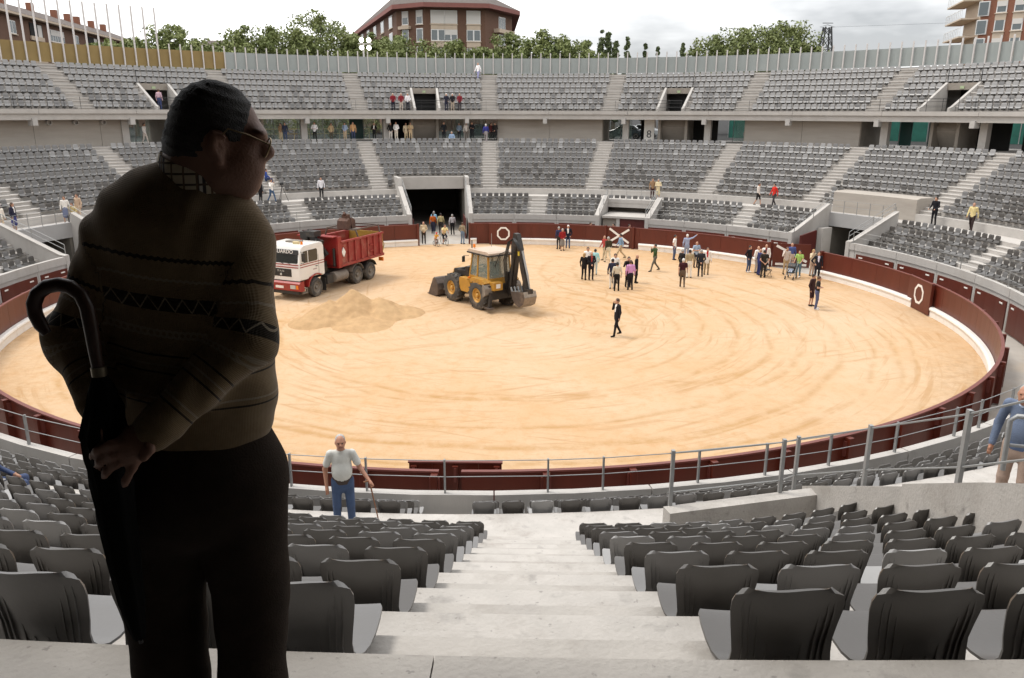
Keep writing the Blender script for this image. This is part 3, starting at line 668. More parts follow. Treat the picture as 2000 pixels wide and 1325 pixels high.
# ================================================================== chairs
def chair_profile():
    return [(.475, .318), (.468, .333), (.44, .338), (.37, .336), (.29, .330), (.22, .327), (.17, .331), (.135, .346), (.112, .375), (.100, .415), (.092, .47), (.083, .53), (.073, .59), (.063, .65), (.056, .688), (.054, .70)]
def chair_shell():
    pr = chair_profile(); hw = [.165, .195, .207, .213, .213, .208, .197, .184, .176, .171, .173, .181, .189, .190, .180, .156]
    ribs = ((.55, .58), (.68, .64), (.80, .64), (.14, .43), (.34, .46))
    us = np.array(sorted(set([round(x, 4) for x in np.linspace(-1, 1, 17)] + [round(s * (c + o), 4) for c, _ in ribs for s in (-1, 1) for o in (0,)]))); nu = len(us); G = np.zeros((len(pr), nu, 3))
    for i, (y, z) in enumerate(pr):
        back = max(0, min(1, (z - .36) / .12)) if i > 6 else 0
        G[i, :, 0] = us * hw[i]
        G[i, :, 1] = y + back * .032 * us**2
        G[i, :, 2] = z + (1 - back) * .010 * us**2 - back * (.016 * us ** 2 - .004 * np.sin(us * 3.6) + .014 * np.abs(us) ** 8) * max(0, (z - .60) / .10)
    d0 = np.gradient(G, axis=0); d1 = np.gradient(G, axis=1); nrm = np.cross(d1, d0); nrm /= np.linalg.norm(nrm, axis=2, keepdims=True) + 1e-9
    if nrm[4, nu // 2, 2] < 0: nrm = -nrm                     # upper / inner side
    T = np.full((len(pr), nu), .011)
    for i, (y, z) in enumerate(pr):
        if z < .345 and y > .15: continue
        pass
    B = G - nrm * T[:, :, None]
    global FINS; FINS = []                                    # thin moulded fins on the rear of the shell
    for c, top in ribs:
        for s in (-1, 1):
            j = int(np.argmin(np.abs(us - s * c))); FINS.append([(B[i, j], nrm[i, j], min(.010, max(0., (top - pr[i][1]) * .12))) for i in range(7, len(pr)) if pr[i][1] <= top + .03])
    return G, B, pr, nu
def shell_mesh(name, G, B, i0, i1, m):
    n, nu = i1 - i0 + 1, G.shape[1]; g = G[i0:i1 + 1].reshape(-1, 3); b = B[i0:i1 + 1].reshape(-1, 3); o = n * nu
    fs = []
    for i in range(n - 1):
        for j in range(nu - 1):
            a = i * nu + j; fs.append((a, a + 1, a + nu + 1, a + nu)); fs.append((o + a, o + a + nu, o + a + nu + 1, o + a + 1))
    for j in range(nu - 1):
        fs.append((j, o + j, o + j + 1, j + 1)); a = (n - 1) * nu + j; fs.append((a, a + 1, o + a + 1, o + a))
    for i in range(n - 1):
        a = i * nu; fs.append((a, a + nu, o + a + nu, o + a)); a += nu - 1; fs.append((a, o + a, o + a + nu, a + nu))
    vv = np.concatenate([g, b]).tolist()
    if i0 > 0:
        for fin in FINS:
            k0 = len(vv)
            for p, n_, dpt in fin:
                p = p + n_ * .002; q = p - n_ * (dpt + .002)
                vv += [(p[0] - .003, p[1], p[2]), (p[0] + .003, p[1], p[2]), (q[0] + .0022, q[1], q[2]), (q[0] - .0022, q[1], q[2])]
            for k in range(len(fin) - 1):
                a = k0 + 4 * k; fs += [(a + 1, a + 2, a + 6, a + 5), (a + 2, a + 3, a + 7, a + 6), (a + 3, a, a + 4, a + 7), (a, a + 1, a + 5, a + 4)]
            fs += [(k0, k0 + 3, k0 + 2, k0 + 1), tuple(len(vv) - 4 + k for k in range(4))]
    me = bpy.data.meshes.new(name); me.from_pydata(vv, [], fs); me.materials.append(m)
    bm = bmesh.new(); bm.from_mesh(me); bmesh.ops.recalc_face_normals(bm, faces=bm.faces); bm.to_mesh(me); bm.free(); auto_smooth(me, 24); return me
G_, B_, PR_, NU_ = chair_shell()
TONES = {'light grey': CH_L, 'grey': CH_M, 'dark grey': CH_D}
CH_MESH = {}
for tn, m_ in TONES.items():
    CH_MESH[tn] = (shell_mesh('seat', G_, B_, 0, 7, m_), shell_mesh('backrest', G_, B_, 7, len(PR_) - 1, m_))
bk = MB(); bk.box((0, .25, .285), (.20, .30, .06)); bk.box((0, .03, .25), (.22, .06, .16)); bk.bar((0, .02, .22), (0, .30, .27), .06, .03)
CH_BR = bk.mesh('bracket', mat('chair_bracket', (.12, .12, .12), .5, .1))

ALLCH = []       # (pos, rz, tone, label, d)
trng = random.Random(3)
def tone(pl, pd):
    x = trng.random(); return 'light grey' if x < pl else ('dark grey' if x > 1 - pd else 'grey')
def in_frame(p, mg=170):
    v = p - EYE; fw = v.dot(fwd)
    if fw < .3: return False
    x = 1000 + FPX * v.dot(rgt) / fw; y = 662 + FPX * v.dot(dwn) / fw
    return -mg < x < 2000 + mg and -mg < y < 1325 + mg
def row_seats(r, h, a, b, cuts, pitch, c=(0, 0), inset=.10):
    """seats of one row between bearings a and b, leaving out the cuts"""
    rc = r - inset; dp = math.degrees(pitch / rc); n = int((b - a) / dp)
    off = ((b - a) - n * dp) / 2; out = []
    for k in range(n):
        f = a + off + (k + .5) * dp
        if any(c0 - dp * .6 < f < c1 + dp * .6 for c0, c1 in cuts): continue
        out.append((f, k + 1))
    return out
def put(f, r, h, tn, lab, c=(0, 0)):
    p = P(r - .012, f, h, c)
    if in_frame(p + Vector((0, 0, .5))): ALLCH.append((p, math.pi - RAD(f), tn, lab, (p - EYE).length))
gapd = lambda r: math.degrees(.64 / r)
# near block, left and right of the central steps
for i in range(1, 10):
    r = NR[i - 1]; h = NL_H - NRISE * i; 
    for s, w in ((1, 'left'), (-1, 'right')):
        for k in range(18):
            f, rr, cc = near_seat(r, s * (.84 + .478 * k)); p = P(rr - .3, f, h, cc)
            if s < 0 and (p.x > 5.1 or p.y > -CAM_D + 10.85 + p.x * .05): break
            tn = tone(.05, .62)  # dark share raised to carry the shade on the chair backs
            put(f, rr, h, tn, f'{tn} chair, {ORD[k + 1]} seat {w} of the central steps, {ORD[i]} row below the ledge', cc)
# near front block below the walkway
for j in range(4):
    r, h = NLR[j], NLH[j]; dp = math.degrees(.50 / (r - .1)); g0 = math.degrees((.60 + .2) / (r - .1))
    for s, w in ((1, 'left'), (-1, 'right')):
        for k in range(34):
            f = N_AISLE_LOW + s * (g0 + dp * k); tn = tone(.05, .6)
            put(f, r, h, tn, f'{tn} chair in near front block, row {ORD[j + 1]} from parapet, {ORD[k + 1]} seat {w} of gap')
# far stand
def far_row(r, h, aisles, cuts, pl, pd, what, i, pitch=.50):
    g = gapd(r)
    for n_, (a, b) in enumerate(zip(aisles, aisles[1:])):
        for f, k in row_seats(r, h, a + g, b - g, cuts, pitch):
            tn = tone(pl, pd)
            put(f, r, h, tn, f'{tn} chair in {what} block {n_ + 1} from left, row {ORD[i + 1]} up, seat {k}')
for i in range(9):
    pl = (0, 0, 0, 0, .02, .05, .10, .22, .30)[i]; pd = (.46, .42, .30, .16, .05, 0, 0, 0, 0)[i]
    cuts = [(a, b) for a, b, r in cu if UP_R[i] < r + .2]
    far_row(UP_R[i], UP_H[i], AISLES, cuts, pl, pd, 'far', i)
for j in range(4):
    far_row(LOW_R[j], LOW_H[j], AISLES_LOW, [(a - .3, b + .3) for k_, (a, b, r) in CUTS.items() if LOW_R[j] < r + .1], .0, .62, 'far front', j)
for j in range(7):
    cuts = [(v - VW, v + VW) for v in VOMS] if j < 4 else []
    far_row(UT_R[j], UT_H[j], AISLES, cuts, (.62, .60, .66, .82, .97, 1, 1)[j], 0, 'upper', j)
ALLCH.sort(key=lambda q: q[4])
near_seats = ALLCH[:300]; far_seats = ALLCH[300:]
for p, rz, tn, lab, d in near_seats:
    t = thing('stadium_chair', lab, 'chair', p, rz, 'stadium chairs in rows')
    sm, bmh = CH_MESH[tn]; link('seat', sm, t); link('backrest', bmh, t); link('bracket', CH_BR, t)
# the rest: one mesh
def seat_field():
    q = [(.475, .33), (.16, .33), (.10, .42), (.055, .70)]; wd = [.20, .20, .18, .19]; th = .022
    base = []; fs = []
    v = []
    for (y, z), w in zip(q, wd): v += [(-w, y, z), (w, y, z)]
    for (y, z), w in zip(q, wd): v += [(-w, y - (th if z > .4 else 0), z - (th if z < .4 else 0)), (w, y - (th if z > .4 else 0), z - (th if z < .4 else 0))]
    v = v[:6] + [(-.15, .062, .685), (.15, .062, .685)] + v[8:14] + [(-.15, .04, .685), (.15, .04, .685)]
    # rounded shoulders
    f = []
    for i in range(3):
        a = 2 * i; f += [(a, a + 1, a + 3, a + 2), (8 + a, 8 + a + 2, 8 + a + 3, 8 + a + 1), (a, a + 2, 8 + a + 2, 8 + a), (a + 1, 8 + a + 1, 8 + a + 3, a + 3)]
    f += [(0, 8, 9, 1), (6, 7, 15, 14)]
    k = len(v); v += [(-.195, .080, .61), (.195, .080, .61), (-.195, .058, .61), (.195, .058, .61)]
    # replace the top back span by two spans through the shoulder points
    f = [x for x in f if x not in ((4, 5, 7, 6), (12, 14, 15, 13), (4, 6, 14, 12), (5, 13, 15, 7))]
    f += [(4, 5, k + 1, k), (k, k + 1, 7, 6), (12, k + 2, k + 3, 13), (k + 2, 14, 15, k + 3), (4, k, k + 2, 12), (k, 6, 14, k + 2), (5, 13, k + 3, k + 1), (k + 1, k + 3, 15, 7)]
    k = len(v); v += [(-.09, .0, .18), (.09, .0, .18), (.09, .30, .30), (-.09, .30, .30), (-.09, .0, .31), (.09, .0, .31), (.09, .30, .318), (-.09, .30, .318)]
    br = [(k + 3, k + 2, k + 1, k), (k, k + 1, k + 5, k + 4), (k + 1, k + 2, k + 6, k + 5), (k + 2, k + 3, k + 7, k + 6), (k + 3, k, k + 4, k + 7)]
    V = np.array(v); Fq = np.array(f + br); mi0 = np.array([0] * len(f) + [1] * len(br))
    n = len(far_seats); rz = np.array([s[1] for s in far_seats]); pos = np.array([tuple(s[0]) for s in far_seats]); c, s_ = np.cos(rz), np.sin(rz)
    jig = np.random.RandomState(4).normal(0, .008, (n, 2))
    X = V[None, :, 0] * c[:, None] - V[None, :, 1] * s_[:, None] + pos[:, 0:1] + jig[:, :1]; Y = V[None, :, 0] * s_[:, None] + V[None, :, 1] * c[:, None] + pos[:, 1:2] + jig[:, 1:]; Z = V[None, :, 2] + pos[:, 2:3]
    allv = np.stack([X, Y, Z], 2).reshape(-1, 3); allf = (Fq[None] + (np.arange(n) * len(V))[:, None, None]).reshape(-1, 4)
    ti = {'light grey': 0, 'grey': 1, 'dark grey': 2}; tix = np.array([ti[s[2]] for s in far_seats])
    mi = np.where(mi0[None, :] == 0, tix[:, None], 3).reshape(-1)
    me = bpy.data.meshes.new('far_chairs'); me.from_pydata(allv.tolist(), [], allf.tolist())
    for m_ in (CH_L, CH_M, CH_D, CH_BR.materials[0]): me.materials.append(m_)
    me.polygons.foreach_set('material_index', mi.astype(np.int32)); me.update()
    bm = bmesh.new(); bm.from_mesh(me); bmesh.ops.recalc_face_normals(bm, faces=bm.faces); bm.to_mesh(me); bm.free()
    tag(link('far_chairs', me), 'rows of grey plastic chairs filling the far stands', 'chairs', kind='stuff')
seat_field()

# ================================================================== the red barrier
bar = thing('bullring_barrier', 'dark red wooden barrier with white foot rail circling the sand', 'barrier')
REDT = mat('barrier_top', (.15, .040, .030), .45, .12, 3)
GAPS = [(-15.1, -4.6), (56.2, 66.5), (88.0, 91.4), (181.6 - 360, 183.4 - 360)]
def barrier_piece(a, b, foot=True):
    n = max(2, int((b - a) / 1.4))
    MB().sweep([(R_BAR, .02), (R_BAR, 1.53), (R_BAR + .07, 1.53), (R_BAR + .07, .02)], a + .015, b - .015, n, (0, 0), True).build('panel', RED, bar)
    MB().sweep([(R_BAR - .02, 1.53), (R_BAR - .02, 1.575), (R_BAR + .10, 1.575), (R_BAR + .10, 1.53)], a, b, n, (0, 0), True).build('top_rail', REDT, bar)
    for f in (a,):
        MB().box(P(R_BAR + .16, f + .25, .78), (.16, .18, 1.5), 0, -RAD(f)).build('post', RED, bar)
        for s in (-.11, .11): MB().box(P(R_BAR + .12, f + .25 + s * 2.4, 1.22), (.035, .10, .42), 0, -RAD(f)).build('bracket', REDT, bar)
    if foot:
        MB().sweep([(R_BAR - .02, -.03), (R_BAR - .20, -.03), (R_BAR - .20, .28), (R_BAR - .24, .30), (R_BAR - .26, .36), (R_BAR - .24, .43), (R_BAR - .19, .46), (R_BAR - .02, .46)], a + .02, b - .02, n, (0, 0), True).build('foot_rail', WHITE, bar)
def gap_cut(a, b):
    segs = [(a, b)]
    for c0, c1 in GAPS:
        new = []
        for s0, s1 in segs:
            if c1 <= s0 or c0 >= s1: new.append((s0, s1))
            else:
                if c0 > s0 + .4: new.append((s0, c0))
                if c1 < s1 - .4: new.append((c1, s1))
        segs = new
    return segs
f = -180.0 + 2.3
edges = [-177.7]
while edges[-1] < 181.5: edges.append(edges[-1] + 5.45)
for a, b in zip(edges, edges[1:]):
    for s0, s1 in gap_cut(a, b):
        mid = (s0 + s1) / 2; barrier_piece(s0, s1, not (22.3 < mid < 28.4) and not (-.9 < mid < 4.2))
# posts closing the barrier beside the gates
for f in (-15.0, -4.7, 22.6, 28.2, 56.0, 66.6):
    MB().box(P(R_BAR - .05, f, .80), (.16, .22, 1.66), 0, -RAD(f)).build('gate_post', RED, bar)
def white_bar(p, q, w, parent, t=.03, name='painted_bar'):
    return MB().bar(p, q, t, w, 0).build(name, WHITE, parent)
def cross_on(pa, pb, parent, h0=.42, h1=1.42, ins=.08, only=None):
    """white X and sill between two foot points of a board"""
    d = pb - pa; nrm = Vector((-d.y, d.x, 0)).normalized() * -.035
    l = lambda u, h: pa + d * u + nrm + Vector((0, 0, h))
    white_bar(l(ins, h1), l(1 - ins, h0), .15, parent, .025)
    if not only: white_bar(l(ins, h0), l(1 - ins, h1), .15, parent, .03)
    white_bar(l(ins, .22), l(1 - ins, .20), .14, parent, .12)
pa, pb = P(R_BAR - .012, 23.0, 0), P(R_BAR - .012, 27.7, 0); mid = (pa + pb) / 2
cross_on(pa, pb, bar)
leaf = thing('gate_leaf', 'open dark red gate leaf with a white cross beside the right tunnel', 'gate')
pa, pb = P(R_BAR + .05, 56.4, 0), P(23.6, 60.6, 0); d = (pb - pa); n_ = Vector((-d.y, d.x, 0)).normalized() * .035
MB().hexa([pa - n_ + Vector((0, 0, .03)), pb - n_ + Vector((0, 0, .03)), pb + n_ + Vector((0, 0, .03)), pa + n_ + Vector((0, 0, .03)), pa - n_ + Vector((0, 0, 1.56)), pb - n_ + Vector((0, 0, 1.56)), pb + n_ + Vector((0, 0, 1.56)), pa + n_ + Vector((0, 0, 1.56))]).build('board', RED, leaf)
cross_on(pa, pb, leaf, only=True)
def refuge(pa, pb, label, emblem=True, out=1, h=1.6):
    t = thing('refuge_shield', label, 'shield'); d = (pb - pa); L_ = d.length; d.normalize(); n = Vector((d.y, -d.x, 0)) * out     # n points at the sand
    c = (pa + pb) / 2
    e = lambda u, y, z: c + d * u + n * y + Vector((0, 0, z))
    k = max(2, round(L_ / .55))
    for i in range(k):
        u0, u1 = -L_ / 2 + L_ * i / k, -L_ / 2 + L_ * (i + 1) / k
        MB().hexa([e(u0 + .002, -.035, .03), e(u1 - .002, -.035, .03), e(u1 - .002, .035, .03), e(u0 + .002, .035, .03), e(u0 + .002, -.035, h), e(u1 - .002, -.035, h), e(u1 - .002, .035, h), e(u0 + .002, .035, h)]).build('plank', RED, t)
    MB().hexa([e(-L_ / 2 - .02, -.06, h), e(L_ / 2 + .02, -.06, h), e(L_ / 2 + .02, .06, h), e(-L_ / 2 - .02, .06, h), e(-L_ / 2 - .02, -.06, h + .04), e(L_ / 2 + .02, -.06, h + .04), e(L_ / 2 + .02, .06, h + .04), e(-L_ / 2 - .02, .06, h + .04)]).build('top_rail', REDT, t)
    for u in (-L_ / 2 + .12, 0, L_ / 2 - .12):
        MB().bar(e(u, -.08, .02), e(u, -.08, h - .05), .14, .1, 0, n).build('post', RED, t)
        MB().bar(e(u, -.14, h - .45), e(u, -.14, h - .08), .06, .02, 0, n).build('bracket', REDT, t)
    if emblem:
        R1, R2 = .52, .395; z0 = .86; b = MB(); vs = []
        for r in (R1, R2):
            for k_ in range(8):
                a = math.pi / 8 + k_ * math.pi / 4
                vs.append((r * math.cos(a), r * math.sin(a) * 1.02))
        V = [e(x, .037, z0 + z) for x, z in vs] + [e(x, .052, z0 + z) for x, z in vs]
        F_ = []
        for i in range(8):
            j = (i + 1) % 8; F_ += [(16 + i, 16 + j, 24 + j, 24 + i), (i, j, 16 + j, 16 + i), (8 + j, 8 + i, 24 + i, 24 + j)]
        b.add(V, F_).build('octagon_emblem', WHITE, t)
    return t
refuge(P(21.45, -.75, 0), P(21.45, 4.95, 0), 'red refuge board with a white octagon, facing us across the sand', True, 1)
pa, pb = at_z(1771, 596, 0), at_z(1813, 618, 0)
refuge(pa, pb, 'red refuge board with a white octagon at the right of the ring', True, 1)
pa, pb = at_z(799, 903, 1.6), at_z(980, 905, 1.6); pa.z = pb.z = 0
refuge(pb, pa, 'red refuge board seen from behind in front of the near barrier gap', False, 1)
# ================================================================== vehicles
RUBBER = mat('rubber', (.055, .050, .045), .85, .2, 9, .4, 50, dirt=.7, dirtcol=(.26, .21, .155), dscale=3, obj=True)
BLKP = mat('black_plastic', (.022, .022, .022), .5, .15, 6, dirt=.4, dirtcol=(.10, .085, .065), dscale=2, obj=True)
CABW = mat('cab_white', (.74, .72, .68), .3, .04, 2, coat=.3, dirt=.2, dirtcol=(.55, .47, .36), dscale=1.2, obj=True)
TRED = mat('lorry_red', (.28, .018, .016), .38, .12, 2, coat=.15, dirt=.3, dirtcol=(.30, .12, .08), dscale=1.4, obj=True)
TREDW = mat('tipper_red_worn', (.27, .030, .024), .55, .2, 3, .1, 20, dirt=.75, dirtcol=(.33, .17, .12), dscale=2.2, obj=True)
SCREEN = mat('vehicle_glass_dark', (.012, .014, .013), .06, .02, 1, spec=.8)
CHROME = mat('lamp_glass', (.45, .45, .42), .12, .05, 3, spec=.8)
AMBER = mat('amber_lens', (.75, .20, .02), .25, .05, 3)
YEL = mat('digger_yellow', (.43, .215, .028), .5, .16, 3, dirt=.6, dirtcol=(.26, .165, .075), dscale=1.8, obj=True)
YELD = mat('tailgate_ochre', (.36, .22, .03), .6, .25, 3, dirt=.6, dirtcol=(.20, .14, .06), dscale=2.5, obj=True)
RUST = mat('bucket_steel', (.105, .080, .066), .6, .3, 4, .3, 25, metal=.35, dirt=.6, dirtcol=(.26, .19, .13), dscale=2, obj=True)
GREASE = mat('greasy_black', (.022, .019, .017), .5, .25, 5, .2, 30, dirt=.5, dirtcol=(.11, .075, .05), dscale=3, obj=True)
MUD = mat('mudguard_grey', (.20, .17, .14), .8, .2, 5, obj=True)

def tyre(parent, x, y, z, r, w, rimr, rimm, side=1, lugs=0, name='wheel', dish=.06):
    """wheel with tyre, rim and hub; axis along local y, outer face on `side`"""
    t = link(name, None, parent, (x, y, z)); h = w / 2
    ty = MB().lathe([(rimr, -h * .8), (rimr + .05, -h), (r - .09, -h), (r - .02, -h * .86), (r, -h * .6), (r, h * .6), (r - .02, h * .86), (r - .09, h), (rimr + .05, h), (rimr, h * .8)], 36, (0, 0, 0), (0, 1, 0), closed=True)
    if lugs:
        for k in range(lugs):
            a = 2 * math.pi * k / lugs
            for s in (-1, 1):
                aa = a + (math.pi / lugs if s > 0 else 0); M = Matrix.Rotation(aa, 3, 'Y') @ Matrix.Rotation(s * .55, 3, 'Z')
                ty.box(Matrix.Rotation(aa, 3, 'Y') @ Vector((0, s * h * .5, r + .005)), (.075, h * 1.02, .055), 0, M=M)
    ty.build('tyre', RUBBER, t, 40)
    rm = MB(); o = side * h
    rm.lathe([(0, o * .35), (rimr * .42, o * .35), (rimr * .55, o * (1 - dish * 6)), (rimr * .86, o * .55), (rimr * .97, o * .92), (rimr * 1.03, o * .92), (rimr * 1.03, -o * .8), (0, -o * .8)], 28, (0, 0, 0), (0, 1, 0))
    rm.build('rim', rimm, t, 35)
    hb = MB(); hb.lathe([(0, o * .95), (rimr * .22, o * .95), (rimr * .30, o * .8), (rimr * .30, o * .3), (0, o * .3)], 16, (0, 0, 0), (0, 1, 0))
    for k in range(8):
        a = k * math.pi / 4; hb.box((rimr * .42 * math.cos(a), o * .45, rimr * .42 * math.sin(a)), (.03, w * .12, .03))
    hb.build('hub', rimm, t, 35); return t

def build_lorry():
    f = Vector((-.426, -.905)); lorry = thing('tipper_lorry', 'white and red six-wheel tipper lorry with folded crane standing on the sand', 'lorry', (-10.67, 4.17, 0), math.atan2(f.y, f.x))
    RIM = mat('lorry_rim', (.17, .15, .125), .6, .2, 6, dirt=.5, dirtcol=(.25, .20, .15), dscale=3, obj=True)
    for s in (1, -1):
        tyre(lorry, 0, s * 1.03, .52, .53, .32, .30, RIM, s)
        for x in (-3.86, -5.22):
            tyre(lorry, x, s * 1.05, .52, .53, .30, .30, RIM, s, dish=.1); tyre(lorry, x, s * .70, .52, .53, .30, .30, RIM, s)
    # chassis
    b = MB()
    for s in (1, -1): b.box((-2.4, s * .42, .95), (7.4, .09, .26))
    for x in (.7, -1.0, -2.6, -4.5, -5.9): b.box((x, 0, .95), (.12, .84, .2))
    b.tube([(0, -.95, .52), (0, .95, .52)], .08, 10); b.tube([(-3.86, -1, .52), (-3.86, 1, .52)], .11, 10); b.tube([(-5.22, -1, .52), (-5.22, 1, .52)], .11, 10)
    b.build('chassis', BLKP, lorry)
    b = MB().lathe([(0, -.6), (.29, -.6), (.31, -.57), (.31, .57), (.29, .6), (0, .6)], 20, (-2.35, .92, .72), (1, 0, 0)); b.build('fuel_tank', MUD, lorry, 40)
    MB().lathe([(0, -.5), (.27, -.5), (.27, .5), (0, .5)], 20, (-2.3, -.92, .72), (1, 0, 0)).build('air_tank', BLKP, lorry, 40)
    MB().box((-1.25, .95, .75), (.55, .4, .5)).build('battery_box', BLKP, lorry)
    # cab: side outline swept across, windscreen raked
    side = [(-.82, 1.12), (-.82, 2.72), (-.70, 2.90), (-.45, 2.97), (.85, 2.95), (1.05, 2.88), (1.16, 2.72), (1.32, 1.98), (1.37, 1.75), (1.37, 1.08), (.62, 1.08), (.55, 1.16), (-.55, 1.16), (-.62, 1.08)]
    cab = MB().prism(side, -1.15, 1.15)
    me = cab.mesh('cab', [CABW]); bm = bmesh.new(); bm.from_mesh(me); bmesh.ops.recalc_face_normals(bm, faces=bm.faces)
    ed = [e for e in bm.edges if len(e.link_faces) == 2 and e.calc_face_angle(0) > .6 and abs(e.verts[0].co.y - e.verts[1].co.y) < .01]
    bmesh.ops.bevel(bm, geom=ed, offset=.09, segments=3, affect='EDGES', profile=.6); bm.to_mesh(me); bm.free(); auto_smooth(me, 35)
    cabo = link('cab', me, lorry)
    # windscreen slab follows the rake
    def onfront(y, t, o=.012):      # t 0 at sill (z 1.98) .. 1 at visor (z 2.72)
        return Vector((1.32 + (1.16 - 1.32) * t + o, y, 1.98 + .74 * t))
    w = MB(); pts = [onfront(y, t) for y, t in ((-.98, .04), (.98, .04), (1.02, .12), (1.0, .62), (.92, .68), (-.92, .68), (-1.0, .62), (-1.02, .12))]
    w.add([p for p in pts] + [p - Vector((.03, 0, 0)) for p in pts], [tuple(range(8)), tuple(range(15, 7, -1))] + [(i, (i + 1) % 8, 8 + (i + 1) % 8, 8 + i) for i in range(8)]); w.build('windscreen', SCREEN, cabo)
    v = MB(); pts = [onfront(y, t, .05) for y, t in ((-1.0, .66), (1.0, .66), (1.04, .72), (1.0, .99), (-1.0, .99), (-1.04, .72))]
    v.add(pts + [p - Vector((.08, 0, .02)) for p in pts], [tuple(range(6)), tuple(range(11, 5, -1))] + [(i, (i + 1) % 6, 6 + (i + 1) % 6, 6 + i) for i in range(6)]); v.build('sun_visor', BLKP, cabo)
    o = add_text('GUARDO', .27, (1.255, .08, 2.60), math.pi / 2, WHITE, cabo, 'visor_lettering', .004, 78, 1.1)
    for y in (-.5, .1, .55): MB().bar((1.345, y, 1.97), (1.30, y - .38, 2.06), .015, .02).build('wiper', BLACKM, cabo)
    # side windows, door lines, stripes
    for s in (1, -1):
        Y = 1.152 * s
        wn = MB().prism([(.98, 2.04), (1.0, 2.62), (.55, 2.64), (-.12, 2.64), (-.20, 2.58), (-.20, 2.06), (-.12, 2.0), (.9, 2.0)][::1], Y - .012, Y + .012); wn.build('side_window', SCREEN, cabo)
        MB().box((.62, Y, 2.3), (.05, .045, .66)).build('window_divider', CABW, cabo)
        for zz in (1.93, 1.80): MB().box((.25, Y, zz), (2.08, .008, .045)).build('stripe', TRED, cabo)
        MB().box((-.28, Y, 1.75), (.015, .012, 1.1)).build('door_gap', BLKP, cabo)
        MB().bar((-.16, Y + .02 * s, 1.70), (.0, Y + .02 * s, 1.70), .02, .035).build('door_handle', BLKP, cabo)
        MB().box((.05, Y, 1.55), (.34, .008, .05)).build('door_lettering', mat('faded_print', (.35, .25, .25), .6), cabo)
        mr = MB(); mr.tube([(1.15, s * 1.13, 2.62), (1.25, s * 1.38, 2.62), (1.25, s * 1.38, 2.05), (1.2, s * 1.14, 2.02)], .016, 6); mr.box((1.25, s * 1.38, 2.36), (.09, .2, .44)); mr.build('mirror', BLKP, cabo)
        # red wheel arch and step
        arch = []
        for k in range(11):
            a = math.pi * (.06 + .62 * k / 10); arch.append((.72 * math.cos(a), .52 + .72 * math.sin(a)))
        ar = MB()
        for (x0, z0), (x1, z1) in zip(arch, arch[1:]):
            ar.hexa([(x0, s * .86, z0), (x0, s * 1.2, z0), (x1, s * 1.2, z1), (x1, s * .86, z1), (x0 * 1.09, s * .86, z0 + .06), (x0 * 1.09, s * 1.2, z0 + .06), (x1 * 1.09, s * 1.2, z1 + .06), (x1 * 1.09, s * .86, z1 + .06)])
        ar.build('wheel_arch', TRED, lorry)
        st = MB(); st.box((.98, s * 1.1, .62), (.42, .12, .05)); st.box((.98, s * 1.1, .40), (.42, .12, .05)); st.box((.80, s * 1.1, .5), (.04, .1, .3)); st.box((1.16, s * 1.1, .5), (.04, .1, .3)); st.build('step', MUD, lorry)
        MB().box((-.72, s * 1.05, .55), (.03, .36, .7)).build('mud_flap', BLKP, lorry)
    for zz in (1.93, 1.80): MB().box((1.345 + (1.93 - zz) * .2, 0, zz), (.03, 2.16, .045)).build('stripe', TRED, cabo)
    MB().box((1.378, -.05, 1.50), (.02, 1.35, .42)).build('grille', BLKP, cabo)
    for zz in (1.34, 1.45, 1.56, 1.67): MB().box((1.392, -.05, zz), (.012, 1.3, .02)).build('grille_bar', BLACKM, cabo)
    add_text('M A N', .16, (1.402, -.05, 1.58), math.pi / 2, CHROME, cabo, 'grille_lettering')
    MB().lathe([(0, 0), (.07, 0), (.06, .02), (0, .02)], 12, (1.40, -.05, 1.40), (1, 0, 0)).build('grille_badge', CHROME, cabo)
    bp = MB(); bp.prism([(1.36, .52), (1.50, .56), (1.52, .96), (1.40, 1.04), (1.10, 1.04), (1.10, .52)], -1.2, 1.2); bo = bp.build('bumper', TRED, lorry)
    MB().box((1.3, 0, .45), (.3, 2.1, .16)).build('bumper_sill', BLKP, bo)
    MB().box((1.3, 0, 1.062), (.16, 2.25, .05)).build('bumper_gap', BLKP, bo)
    for s in (1, -1):
        MB().box((1.51, s * .78, .78), (.06, .34, .2)).build('headlight', CHROME, bo); MB().box((1.51, s * 1.06, .78), (.06, .14, .2)).build('indicator', AMBER, bo)
    MB().box((1.53, -.1, .74), (.02, .52, .13)).build('number_plate', WHITE, bo)
    for y in (.92, -.92): MB().lathe([(.07, 0), (.07, .05), (.055, .16), (0, .18)], 12, (.75, y, 2.94), (0, 0, 1)).build('beacon', AMBER, cabo, 40)
    MB().box((.72, .55, 3.02), (.16, .36, .13)).build('roof_lamp', mat('cream_plastic', (.6, .5, .28), .5), cabo)
    MB().box((.2, 0, 3.0), (.55, .75, .07)).build('roof_hatch', MUD, cabo)
    # folded crane behind the cab
    cr = link('loading_crane', None, lorry, (0, 0, 0))
    MB().box((-1.32, 0, 1.35), (.75, 1.3, .6)).build('crane_base', GREASE, cr)
    MB().box((-1.28, .05, 2.1), (.42, .42, 1.3)).build('crane_column', GREASE, cr)
    b = MB(); b.bar((-1.25, -.1, 3.3), (-1.4, .85, 2.0), .24, .3); b.bar((-1.55, -.95, 2.3), (-1.35, -.05, 3.35), .24, .3); b.bar((-1.1, .5, 1.5), (-1.2, .75, 2.9), .16, .18); b.build('crane_boom', GREASE, cr)
    b = MB(); b.box((-1.3, .05, 3.22), (.62, .75, .30)); b.box((-1.3, -.35, 3.12), (.5, .5, .4)); b.build('crane_head', GREASE, cr)
    b = MB()
